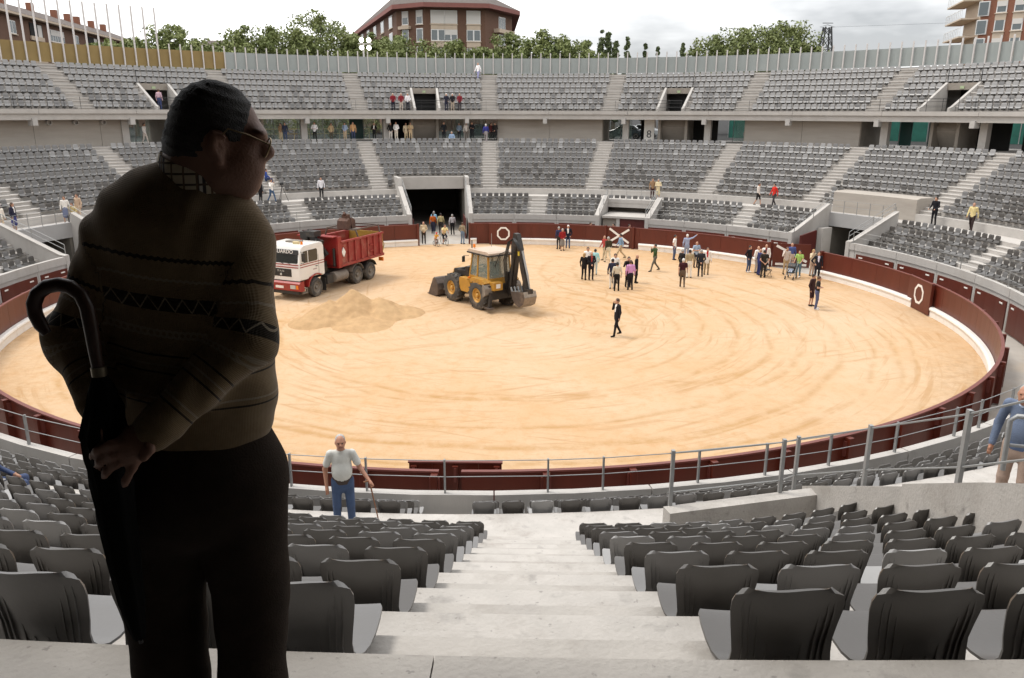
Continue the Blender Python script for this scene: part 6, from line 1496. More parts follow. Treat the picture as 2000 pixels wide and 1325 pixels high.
    # jumper
    zh = M_(381, 800)[2]; jr = np.random.RandomState(2); ph = jr.uniform(0, 6, 8)
    def folds(X, d):
        x, y, z = X.T
        return d + np.clip((z - zh) / .06, 0, 1) * .0035 * np.sin(38 * z + 9 * np.sin(11 * x + ph[0]) + ph[1]) * np.sin(13 * x + ph[2]) + .0025 * np.sin(61 * z + 30 * x + ph[3]) * np.sin(23 * y + 17 * x + ph[4])
    torso = [('c', M_(350, 470), M_(372, 640), .176, .172, (1, .68), {'k': .06}), ('c', M_(374, 650), M_(380, 768), .172, .184, (1, .72), {'k': .06}), ('e', M_(348, 446), (.160, .118, .105), None, {'k': .06}), ('e', M_(385, 700, .06), (.17, .15, .16), None, {'k': .06}),
             ('c', M_(240, 470), M_(460, 472), .058, .058, (1, 1), {'k': .05}), ('c', M_(345, 372), M_(258, 432), .044, .050, (1, 1.3), {'k': .04}), ('c', M_(420, 416), M_(458, 452), .036, .048, (1, 1.3), {'k': .04}), ('c', M_(381, 775), M_(381, 797), .188, .180, (1, .74), {'k': .02})]
    A = arms
    def arm_prims(s):
        a, b, c = A[s]; r = (.066, .056, .054, .043) if s == 'L' else (.068, .058, .056, .044)
        return [('c', a, b, r[0], r[1], (1, 1), {'k': .045}), ('e', b, (r[1] * 1.05,) * 3, None, {'k': .03}), ('c', b, c, r[2], r[3], (1, 1), {'k': .03}), ('c', b * .08 + c * .92, c, r[3] + .002, r[3] - .002, (1, 1), {'k': .01})]
    la, ra = arm_prims('L'), arm_prims('R')
    V, Fq = grow(torso + la + ra, .0075, .045, .03, folds)
    ext = V @ np.array([0, 0, 0.]); dt = field(torso, V, .05); dl = field(la, V, .03); dr = field(ra, V, .03); x0 = M_(340, 485)
    band = x0[2] - (V[:, 2] + .13 * (V[:, 0] - x0[0])); around = V[:, 0] + .6 * V[:, 1]
    for s, dd_ in (('L', dl), ('R', dr)):
        a, b, c = A[s]; u = dd_ < dt - .004
        d1 = b - a; l1 = np.linalg.norm(d1); d2 = c - b; l2 = np.linalg.norm(d2); t1 = (V - a) @ d1 / l1; t2 = (V - b) @ d2 / l2
        du = sd_prim(('c', a, b, .06, .06, (1, 1), {}), V); dw = sd_prim(('c', b, c, .05, .05, (1, 1), {}), V)
        wt = 1 / (1 + np.exp((du - dw) / .018)); sarm = wt * t1 + (1 - wt) * (l1 + t2); band = np.where(u, sarm - .095, band)
        ax = d1 / l1; e1 = np.cross(ax, (0, 1, 0)); e1 /= np.linalg.norm(e1); e2 = np.cross(ax, e1); around = np.where(u, (V - a) @ e1 + .5 * ((V - a) @ e2), around)
    net_object('jumper', V, Fq, [sweater_material()], None, man, None, None, {'band': band, 'around': around})
    # trousers
    def tf(X, d):
        x, y, z = X.T; k = np.clip((1.0 - z) * 1.2, 0, 1)
        return d + k * (.004 * np.sin(17 * z + 14 * x + ph[5]) * np.sin(21 * x + ph[6]) + .003 * np.sin(39 * z - 25 * x + ph[7]))
    tr_ = [('c', M_(381, 838), M_(385, 900), .172, .196, (1, .70), {'k': .05}), ('e', M_(386, 940), (.210, .160, .17), None, {'k': .06})]
    for k, (a, b, c) in legs.items():
        an = np.array((c[0] + .0, c[1], .06)); w = 1.04 if k == 'L' else .96; tr_ += [('c', a, b, .126 * w, .097 * w, (1, 1.02), {'k': .04 if k == 'L' else .012}), ('c', b, an, .096 * w, .084, (1, 1.05), {'k': .012})]
    V, Fq = grow(tr_, .009, .03, .03, tf)
    net_object('trousers', V, Fq, [mat('dark_brown_wool', (.030, .022, .017), .95, .18, 20, .3, 220, obj=True, spec=.08)], None, man)
    for k, (a, b, c) in legs.items():
        V, Fq = grow([('c', (c[0], c[1] + .02, .05), (c[0] + (.01 if k == 'R' else -.01), c[1] + .2, .04), .05, .045, (1, 1), {})], .012, .02); net_object('shoe', V, Fq, [mat('shoe_leather', (.02, .014, .010), .4, .1, 8)], None, man)
    # shirt collar, tilted ring with a fold
    cc = Vector(M_(387, 333)); n = 40; prof = [(1.0, -.030), (1.10, -.026), (1.06, .010), (1.0, .021), (.94, .016), (.94, -.03)]; vs = []
    for j in range(n):
        a = 2 * math.pi * j / n
        for k, h_ in prof: x = .074 * k * math.cos(a); y = .076 * k * math.sin(a); vs.append(cc + Vector((x, y, h_ - .30 * x + .12 * y)))
    m6 = len(prof); MB().add(vs, [(j * m6 + i, j * m6 + (i + 1) % m6, ((j + 1) % n) * m6 + (i + 1) % m6, ((j + 1) % n) * m6 + i) for j in range(n) for i in range(m6)]).build('shirt_collar', plaid(), man, 50)
    # spectacles
    gl = MB(); e0, e1 = Vector(M_(436, 250)) - Vector(lat) * .086, Vector(M_(517, 281)) - Vector(lat) * .066
    gl.tube([e0 + Vector((-.02, 0, -.02)), e0, (e0 + e1) / 2 + Vector((0, -.002, .003)), e1], .0017, 6)
    for s in (-1, 1):
        c0 = Vector(M_(517, 288)) + Vector(lat) * (.033 * s); ring = [c0 + Vector(lat) * .026 * math.cos(t) + Vector((.008 * math.sin(t), 0, .020 * math.sin(t))) for t in np.linspace(0, 2 * math.pi, 19)]
        gl.tube(ring, .0017, 6, caps=False)
    gl.build('spectacles', mat('gold_wire', (.30, .22, .12), .35, .05, 5, metal=.8), man, 60)
    for s in (-1, 1):
        c0 = Vector(M_(517, 288)) + Vector(lat) * (.033 * s); MB().add([c0 + Vector(lat) * .025 * math.cos(t) + Vector((.0078 * math.sin(t), 0, .0195 * math.sin(t))) for t in np.linspace(0, 2 * math.pi, 16, endpoint=False)], [tuple(range(16))]).build('lens', mat('lens_glass', (.6, .6, .6), .03, alpha=.18, spec=.9), man)
    # umbrella
    um = thing('umbrella', 'closed black umbrella with a curved wooden crook hanging from the man\'s hands', 'umbrella', BASE)
    dd = -.22; q = [Vector(M_(x, y, dd)) for x, y in ((92, 652), (80, 636), (69, 614), (66, 594), (74, 573), (92, 560), (115, 556), (138, 561), (158, 576), (170, 600), (178, 640), (186, 690), (193, 724))]
    MB().tube(q, [.0095, .0135, .0145] + [.0145] * 8 + [.013, .012], 14).build('crook_handle', mat('dark_wood', (.040, .016, .009), .42, .2, 18, obj=True), um, 60)
    MB().tube([Vector(M_(192, 716, dd)), Vector(M_(195, 734, dd))], .0155, 14).build('collar', mat('dull_brass', (.20, .17, .12), .35, .1, 8, metal=.8), um, 50)
    path = [((195, 732), .013), ((200, 762), .024), ((205, 800), .036), ((204, 845), .044), ((212, 890), .042), ((220, 940), .040), ((230, 1010), .037), ((243, 1090), .033), ((258, 1175), .026), ((268, 1225), .018), ((273, 1246), .012)]
    pts = [Vector(M_(p[0], p[1], dd + .04 * i / 10)) for i, (p, r) in enumerate(path)]; n = 28; vs = []; 
    for i, (p, r) in enumerate(zip(pts, [r for _, r in path])):
        for j in range(n): a = 2 * math.pi * j / n + i * .18; rr = r * (1 + .16 * math.cos(7 * a)); vs.append(p + Vector((rr * math.cos(a), rr * math.sin(a), 0)))
    fs = [(i * n + j, i * n + (j + 1) % n, (i + 1) * n + (j + 1) % n, (i + 1) * n + j) for i in range(len(pts) - 1) for j in range(n)] + [tuple(range(n - 1, -1, -1)), tuple((len(pts) - 1) * n + j for j in range(n))]
    MB().add(vs, fs).build('canopy', mat('umbrella_cloth', (.006, .006, .006), .9, .2, 20, spec=.1), um, 60)
    MB().add([Vector(M_(166, 846, dd)), Vector(M_(190, 820, dd)), Vector(M_(206, 905, dd)), Vector(M_(186, 892, dd)), Vector(M_(168, 848, dd + .015)), Vector(M_(190, 822, dd + .03)), Vector(M_(206, 905, dd + .03)), Vector(M_(186, 892, dd + .02))], [(0, 1, 2, 3), (7, 6, 5, 4), (0, 4, 5, 1), (1, 5, 6, 2), (2, 6, 7, 3), (3, 7, 4, 0)]).build('loose_fold', mat('umbrella_cloth', (.008,) * 3), um)
    MB().tube([pts[-1], Vector(M_(276, 1256, dd + .04))], .005, 8).build('tip', BLACKM, um)
def plaid():
    M = bpy.data.materials.new('plaid_shirt'); M.use_nodes = True; t = M.node_tree; b = t.nodes['Principled BSDF']; lk = t.links.new
    tc_ = t.nodes.new('ShaderNodeTexCoord'); sp = t.nodes.new('ShaderNodeSeparateXYZ'); lk(tc_.outputs['Object'], sp.inputs[0])
    def ma(op, a, b_=None):
        n = t.nodes.new('ShaderNodeMath'); n.operation = op
        for i, v in enumerate((a, b_)):
            if v is None: continue
            if isinstance(v, (int, float)): n.inputs[i].default_value = v
            else: lk(v, n.inputs[i])
        return n.outputs[0]
    col = None; prev = (.62, .54, .40, 1)
    for ax, per, w, c in (('X', .085, .009, (.06, .05, .05, 1)), ('X', .085, .003, (.7, .66, .58, 1)), ('Z', .022, .0022, (.10, .07, .05, 1)), ('X', .026, .002, (.16, .10, .06, 1))):
        m_ = ma('LESS_THAN', ma('PINGPONG', sp.outputs[ax], per / 2), w); mxn = t.nodes.new('ShaderNodeMix'); mxn.data_type = 'RGBA'; lk(m_, mxn.inputs[0])
        if col is None: mxn.inputs[6].default_value = prev
        else: lk(col, mxn.inputs[6])
        mxn.inputs[7].default_value = c; col = mxn.outputs[2]
    lk(col, b.inputs['Base Color']); b.inputs['Roughness'].default_value = .9; return M
foreground_man()

# ------------------------------------------------------------------ the other people close by
def near_person(label, pos, yaw, joints, parts, h, vs=.0135, mats=None):
    """finer figure: joints in a 1.745 m frame facing -Y, parts = list of prims with material index"""
    pr = parts(joints); V, Fq = grow([q[:-1] + (q[-1][1],) for q in pr], vs, .03)
    cen = V[Fq].mean(1); best = np.full(len(cen), 1e9); lab = np.zeros(len(cen), int)
    for q in pr:
        e = sd_prim(q[:-1] + ({},), cen) - q[-1][1].get('b', 0); u = e < best; best[u] = e[u]; lab[u] = q[-1][0]
    o = net_object('person', V * (h / 1.745), Fq, mats, lab, None, pos, RAD(yaw)); return tag(o, label, 'person')
def fine_parts(J, sleeves, belly, vneck=False):
    S_, T_, L_, H_, O_, D_, B2, C2 = 0, 1, 2, 3, 4, 5, 6, 7; a_ = lambda k: np.array(J[k], float)
    sh = (a_('shL') + a_('shR')) / 2; hp = np.array((0, 0, .93)); mid = (sh + hp) / 2; hd = a_('hd'); z = {}
    K = lambda **k: k
    pr = [('c', mid + (0, 0, -.02), sh - (0, .0, .09), .146, .150, (1, .66), (T_, K(k=.05))), ('c', hp + (0, 0, .06), mid, .152, .150, (1, .74), (T_, K(k=.05))), ('e', mid + (0, -.025 - belly * .5, -.08), (.145, .10 + belly * .4, .16), None, (T_, K(k=.06))),
          ('c', hp + (0, .01, -.07), hp + (0, .01, .03), .150, .152, (1, .76), (L_, K(k=.03))), ('c', hp + (0, .0, .045), hp + (0, 0, .058), .158, .158, (1, .77), (B2, K(k=.004))), ('c', a_('shL') - (.03, 0, 0), a_('shR') + (.03, 0, 0), .056, .056, (1, 1), (T_, K(k=.05)))]
    for s in 'LR':
        sj, e, w = a_('sh' + s), a_('el' + s), a_('wr' + s)
        if sleeves: pr += [('c', sj, e, .057, .050, (1, 1), (T_, K(k=.04))), ('c', e, w, .052, .042, (1, 1), (T_, K(k=.02)))]
        else: pr += [('c', sj, sj * .35 + e * .65, .056, .061, (1, 1), (T_, K(k=.03))), ('c', sj, e, .046, .040, (1, 1), (S_, K(k=.008))), ('c', e, w, .040, .029, (1, 1), (S_, K(k=.02)))]
        v = (w - e) / np.linalg.norm(w - e); sd_ = np.cross(v, (0, 1, 0)); sd_ /= np.linalg.norm(sd_); pr += [('c', w + v * .02, w + v * .075, .027, .031, (1, 1), (S_, K(k=.015)))]
        for j in range(4):
            r0 = w + v * .08 + sd_ * (.021 - .014 * j); m1 = r0 + v * .042 + np.array((0, -.008, 0)); m2 = m1 + v * .026 + np.array((0, .010, -.006)); pr += [('c', r0, m1, .0095, .009, (1, 1), (S_, K(k=.004))), ('c', m1, m2, .009, .0075, (1, 1), (S_, K(k=.004)))]
        pr += [('c', w + v * .03 + np.array((0, -.022, 0)), w + v * .085 + np.array((0, -.04, 0)), .011, .009, (1, 1), (S_, K(k=.006)))]
        pr += [('c', a_('hip' + s), a_('kn' + s), .090, .068, (1, 1.05), (L_, K(k=.03))), ('c', a_('kn' + s), a_('an' + s), .066, .060, (1, 1.1), (L_, K(k=.02)))]; an = a_('an' + s); pr += [('c', an + (0, .02, -.04), an + (0, -.15, -.05), .046, .038, (1, 1), (O_, K(k=.02)))]
    pr += [('c', sh + (0, .01, 0), hd - (0, -.012, .06), .060, .056, (1, 1), (S_, K(k=.03))), ('e', hd, (.077, .095, .118), None, (S_, K(k=.02))), ('e', hd + (0, -.045, -.068), (.055, .05, .05), None, (S_, K(k=.03))), ('c', hd + (0, -.088, .012), hd + (0, -.112, -.022), .010, .016, (1, 1), (S_, K(k=.012))), ('c', hd + (-.04, -.083, .030), hd + (.04, -.083, .030), .010, .010, (1, 1), (S_, K(k=.015))),
           ('e', hd + (-.080, .005, -.008), (.010, .020, .030), None, (S_, K(k=.008))), ('e', hd + (.080, .005, -.008), (.010, .020, .030), None, (S_, K(k=.008))), ('c', hd + (-.024, -.088, -.058), hd + (.024, -.088, -.058), .006, .006, (1, 1), (C2, K(k=.004, b=.002))),
           ('e', hd + (-.031, -.086, .012), (.013, .009, .007), None, (D_, K(k=.003, b=.003))), ('e', hd + (.031, -.086, .012), (.013, .009, .007), None, (D_, K(k=.003, b=.003))), ('e', hd + (0, .030, .034), (.080, .084, .092), None, (H_, K(k=.006, b=.003)))]  # the small dark ellipsoids are the eyes
    pr += [('c', sh + (.0, -.02, .025), sh + (0, .0, .045), .070, .062, (1, .9), (T_ if not vneck else D_ + 3, K(k=.012)))]
    return pr
STD = dict(hipL=(.095, 0, .93), hipR=(-.095, 0, .93), knL=(.11, -.03, .50), knR=(-.11, -.02, .50), anL=(.12, .02, .085), anR=(-.12, .02, .085), shL=(.19, 0, 1.43), shR=(-.19, 0, 1.43), elL=(.26, .03, 1.14), elR=(-.26, .03, 1.14), wrL=(.26, -.04, .90), wrR=(-.26, -.04, .90), hd=(0, -.04, 1.615))
SHIRT = cloth((204, 204, 198)); 
J = dict(STD, elL=(.28, -.02, 1.15), wrL=(.40, -.20, 1.00), elR=(-.265, .05, 1.13), wrR=(-.255, -.02, .88), hd=(.0, -.065, 1.622), shL=(.178, -.03, 1.415), shR=(-.178, -.01, 1.42))
om_pos = at_z(675, 1039, N_WALK); om_pos.z = N_WALK
near_person('white-haired old man in pale short-sleeved shirt and jeans leaning on a stick', om_pos, 12, J, lambda j: fine_parts(j, False, .02), 1.70, .0125, [mat('skin_tanned', (.42, .205, .13), .55, .1, 16, obj=True), SHIRT, mat('denim', srgb(66, 84, 116), .9, .2, 9, .3, 90, obj=True), mat('hair_silver', (.42, .41, .39), .7, .25, 40, .4, 90, obj=True), cloth((60, 40, 30)), mat('eye_dark', (.06, .03, .02), .5), mat('belt_leather', (.035, .018, .012), .5), mat('lip', (.30, .125, .09), .5)])
c_, s_ = math.cos(RAD(12)), math.sin(RAD(12)); hx, hy = .42 * .974, -.225 * .974
top = om_pos + Vector((hx * c_ - hy * s_, hx * s_ + hy * c_, .93 * .974 + .04)); foot = at_z(742, 1028, N_WALK)
ck = thing('walking_stick', 'brown wooden walking stick held by the white-haired old man', 'stick', foot)
WOODC = mat('cane_wood', (.22, .09, .035), .4, .2, 20, obj=True)
MB().tube([(0, 0, 0), top - foot], [.010, .013], 10).build('shaft', WOODC, ck, 60); d_ = top - foot
MB().tube([d_ + Vector((0, 0, -.03)), d_ + Vector((0, -.01, .005)), d_ + Vector((-.03, -.03, .02)), d_ + Vector((-.085, -.05, .012))], .014, 10).build('grip', WOODC, ck, 60)
MB().tube([(0, 0, 0), (0, 0, .03)], .014, 10).build('rubber_tip', BLACKM, ck)

sm_pos = at_d(2010, 772, 8.6); sm_pos.z = 5.05
J = dict(STD, hd=(-.015, -.075, 1.60), elL=(.26, .04, 1.14), wrL=(.27, -.05, .90), elR=(-.27, .04, 1.15), wrR=(-.285, -.03, .90))
near_person('grey-haired man in blue jumper and beige trousers at the right edge', sm_pos, -48, J, lambda j: fine_parts(j, True, .02, True), 1.70, .0125, [mat('skin_tanned', (.42, .205, .13)), cloth((104, 116, 138)), cloth((168, 146, 132)), HAIRS['grey'], cloth((60, 44, 36)), mat('eye_dark', (.06, .03, .02)), cloth((96, 112, 142)), mat('lip', (.25, .09, .07)), cloth((190, 204, 226))])

# seated spectator at the left edge, legs stretched out
ps_ = at_z(-6, 968, N_WALK + .36)
person('spectator in blue denim and black shoes sitting at the left edge', Vector((ps_.x, ps_.y, N_WALK + .05)), 118, (70, 82, 112), (70, 82, 112), hair='dark', pose='sit', h=1.70, vs=.018, shoes=(20, 18, 18))
# ================================================================== outside the ring: trees, houses, cars, lamps
def leaf_material(name, col, col2):
    M = bpy.data.materials.new(name); M.use_nodes = True; t = M.node_tree; b = t.nodes['Principled BSDF']; lk = t.links.new
    g = t.nodes.new('ShaderNodeNewGeometry'); n = t.nodes.new('ShaderNodeTexNoise'); n.inputs['Scale'].default_value = .9; n.inputs['Detail'].default_value = 5; lk(g.outputs['Position'], n.inputs['Vector'])
    r = t.nodes.new('ShaderNodeMapRange'); r.inputs['From Min'].default_value = .35; r.inputs['From Max'].default_value = .65; lk(n.outputs['Fac'], r.inputs[0])
    mxn = t.nodes.new('ShaderNodeMix'); mxn.data_type = 'RGBA'; lk(r.outputs[0], mxn.inputs[0]); mxn.inputs[6].default_value = (*col, 1); mxn.inputs[7].default_value = (*col2, 1)
    lk(mxn.outputs[2], b.inputs['Base Color']); b.inputs['Roughness'].default_value = .6; b.inputs['Specular IOR Level'].default_value = .3
    return M
LEAF_A = leaf_material('plane_leaves', (.12, .15, .046), (.21, .235, .085)); LEAF_B = leaf_material('poplar_leaves', (.095, .12, .052), (.15, .18, .08)); LEAF_C = leaf_material('willow_leaves', (.125, .155, .05), (.215, .24, .09))
BARK = mat('bark', (.13, .10, .075), .9, .2, 4, .4, 20)
def tree(label, base, height, width, leafm, seed, kind='plane', group='trees beyond the fence', name='leafy_tree', dens=1.0):
    """trunk, limbs and a crown of leaf sprays held in clumps along the branches"""
    R = np.random.RandomState(seed); t = thing(name, label, 'tree', base, 0, group)
    b = MB(); th = height * {'poplar': .16, 'shrub': .04}.get(kind, .32); b.tube([(0, 0, -.2), (R.normal(0, .1), R.normal(0, .1), th), (R.normal(0, .2), R.normal(0, .2), height * .72)], [height * .028, height * .020, .05], 8)
    cl = []
    if kind == 'poplar':
        for k in range(int(110 * dens)):
            z = R.uniform(.12, 1.0); w = width * .5 * min(1, 2.2 * (1.02 - z)) ** .7; a = R.uniform(0, 6.28); rr = w * math.sqrt(R.uniform(0, 1)); cl.append((rr * math.cos(a), rr * math.sin(a), z * height, .26 * width * R.uniform(.5, 1.1), .55))
    else:
        nb = R.randint(6, 9); cz, rz_ = th * .75 + (height - th * .75) * .5, (height - th * .75) * .5
        for k in range(nb):
            a = 2 * math.pi * k / nb + R.normal(0, .3); el = R.uniform(.5, 1.35); l = (height - th) * R.uniform(.6, .95); hx = min(math.cos(el) * l, width * .42); tip = np.array((math.cos(a) * hx, math.sin(a) * hx, th + math.sin(el) * l * .95)); p0 = np.array((0, 0, th * R.uniform(.8, 1.2)))
            b.tube([p0, p0 * .5 + tip * .5 + R.normal(0, .15, 3), tip], [height * .011, height * .007, .02], 6)
        ncl = int(84 * dens); gold = R.uniform(0, 6)
        for k in range(ncl):
            a = gold + k * 2.39996; zz = 1 - 2 * (k + .5) / ncl; rr = math.sqrt(max(0, 1 - zz * zz)); q = R.uniform(.45, 1.02) * (1 + .16 * math.sin(3 * a + seed) + .12 * math.sin(5 * zz + seed)); cl.append((rr * math.cos(a) * width * .46 * q, rr * math.sin(a) * width * .46 * q, cz + zz * rz_ * min(q, .98), width * R.uniform(.085, .15), .8))
        for k in range(4): cl.append((R.normal(0, width * .05), R.normal(0, width * .05), height * (.97 - .035 * k), width * R.uniform(.05, .09), .8))
    b.build('trunk', BARK, t, 60)
    n_leaf = int(120 * dens); C = np.array([c[:3] for c in cl]); S_ = np.array([c[3] for c in cl]); n = len(C) * n_leaf
    u = R.normal(0, 1, (n, 3)); u /= np.linalg.norm(u, axis=1, keepdims=True); rad = R.uniform(.35, 1.05, (n, 1)); sc = np.repeat(S_, n_leaf)[:, None]
    p = np.repeat(C, n_leaf, 0) + u * rad * sc * np.array((1.1, 1.1, .85)); p[:, 2] = np.minimum(p[:, 2], height * 1.02)
    e1 = np.cross(u + R.normal(0, .6, (n, 3)), R.normal(0, 1, (n, 3))); e1 /= np.linalg.norm(e1, axis=1, keepdims=True); nr = u + R.normal(0, .7, (n, 3)); e2 = np.cross(nr, e1); e2 /= np.linalg.norm(e2, axis=1, keepdims=True)
    ls = (min(height, 10) * .0195 * R.uniform(.55, 1.25, (n, 1)))
    v = np.stack([p - e1 * ls, p + e2 * ls * .55 + e1 * ls * .1, p + e1 * ls * 1.1, p - e2 * ls * .55], 1).reshape(-1, 3); f_ = np.arange(n * 4).reshape(-1, 4)
    me = bpy.data.meshes.new('crown'); me.from_pydata(v.tolist(), [], f_.tolist()); me.materials.append(leafm); me.update(); link('crown', me, t); return t
GZ = 7.1
def place(px, R): 
    p = at_R(px, 200, R); return Vector((p.x, p.y, GZ))
def top_h(px, py, R): return at_R(px, py, R).z - GZ
tl = [(205, 92, 66, 6.5, 'low tree at the far left in front of the long brick block'), (262, 82, 64, 6.0, 'small tree right of the far left tree, below the chimneys'), (345, 56, 66, 5.2, 'slender tree standing beside the last tall fence pole'), (395, 84, 62, 5.5, 'low tree behind the foreground man\'s head'), (478, 56, 68, 7.5, 'broad tree left of the tallest plane tree, first of two'),
      (540, 56, 70, 7.0, 'broad tree left of the tallest plane tree, second of two'), (592, 66, 66, 6.0, 'rounded tree just left of the tallest plane tree'), (636, 33, 70, 8.5, 'tallest plane tree, left of the brick house'), (690, 62, 66, 6.5, 'tree in front of the left edge of the brick house'), (736, 58, 70, 7.0, 'tree behind the lit floodlight'), (790, 64, 66, 8.0, 'tree in front of the brick house, left of its windows'), (842, 90, 62, 5.0, 'low tree below the middle windows of the brick house'), (893, 74, 66, 7.5, 'tree in front of the right-hand windows of the brick house'), (940, 92, 62, 5.0, 'low tree below the right corner of the brick house'),
      (1000, 72, 68, 6.0, 'thin tree just right of the brick house'), (1065, 66, 68, 6.0, 'spindly tree with a pointed top right of the brick house'), (1105, 80, 66, 5.0, 'low spindly tree next to the dark poplars'), (1143, 84, 66, 5.0, 'low bushy tree under the dark poplars'), (1500, 52, 72, 9.5, 'large willow-like tree, highest part of the right clump'), (1440, 66, 72, 8.0, 'willow-like tree in the middle of the right clump'), (1395, 80, 70, 6.5, 'willow-like tree at the left of the right clump'), (1538, 60, 74, 6.5, 'willow-like tree left of the pylon'), (1575, 94, 74, 4.0, 'low willow-like tree at the foot of the pylon')]
for k, (px, py, R, w, lab) in enumerate(tl):
    p = place(px, R); h = top_h(px, py, R) ; tree(lab, p, h * (.97 if 680 < px < 960 else 1.02), w * (1.15 if 680 < px < 960 else 1.32), LEAF_C if px > 1380 else LEAF_A, 40 + k)
for k, (px, py, w, lab) in enumerate(((1172, 60, 2.6, 'dark poplar, leftmost of the tight pair'), (1184, 66, 2.6, 'dark poplar, right one of the tight pair'), (1199, 80, 2.2, 'dark poplar just right of the tight pair'), (1221, 76, 1.9, 'slim dark poplar standing alone right of the pair'), (1256, 84, 1.5, 'small slim poplar with a gap on both sides'), (1280, 94, 1.4, 'smallest slim poplar near the middle right'), (1328, 86, 1.6, 'slim poplar left of the willow clump'), (1352, 100, 1.4, 'tiny poplar beside the willow clump'))):
    R = 88; tree(lab, place(px, R), top_h(px, py, R), w * .62, LEAF_B, 90 + k, 'poplar', 'dark poplars on the skyline', 'poplar_tree', .7)

BRICK = mat('brick_wall', (.135, .072, .046), .9, .2, 9, .3, 14, dirt=.3, dirtcol=(.11, .05, .035), dscale=.7)
BRICK2 = mat('brick_wall_orange', (.24, .10, .06), .9, .18, 9, .3, 14, dirt=.3, dirtcol=(.16, .07, .045), dscale=.7)
ROOFM = mat('roof_tiles', (.095, .075, .066), .9, .2, 2.2, .5, 9)
ROOFE = mat('roof_edge', (.22, .085, .07), .8, .1, 2)
CREAMW = mat('cream_render', (.52, .42, .32), .85, .08, 1.5)
PANEG = mat('window_glass', (.10, .12, .125), .08, .15, .6, spec=.8); SHUT = mat('roller_shutter', (.60, .57, .53), .6, .05, 2, .3, 3, stretch=(.1, .1, 14))
FRAMEW = mat('window_frame_white', (.72, .71, .69), .5)
def window(parent, o, ux, n, u, z, w, h, kind='glass', sill=True):
    """window on a facade: o origin, ux along, n outward; glass or shutter with frame"""
    uz = Vector((0, 0, 1)); c = o + ux * u + uz * z; B3 = Matrix((ux, n, uz)).transposed()
    f_ = MB().box(c + n * .02, (w, .10, h), 0, M=B3).build('window', FRAMEW, parent)
    if kind == 'shutter': MB().box(c + n * .05, (w * .92, .10, h * .93), 0, M=B3).build('shutter', SHUT, f_)
    else:
        k = max(1, round(w / .8))
        for i in range(k): MB().box(c + ux * (-w / 2 + w * (i + .5) / k) + n * .045, (w / k * .8, .08, h * .86), 0, M=B3).build('pane', PANEG, f_)
        if kind == 'half': MB().box(c + n * .06 + uz * h * .25, (w * .92, .09, h * .44), 0, M=B3).build('shutter', SHUT, f_)
    if sill: MB().box(c + n * .08 - uz * (h / 2 + .06), (w + .2, .22, .1), 0, M=B3).build('sill', CREAMW, f_)
    return f_
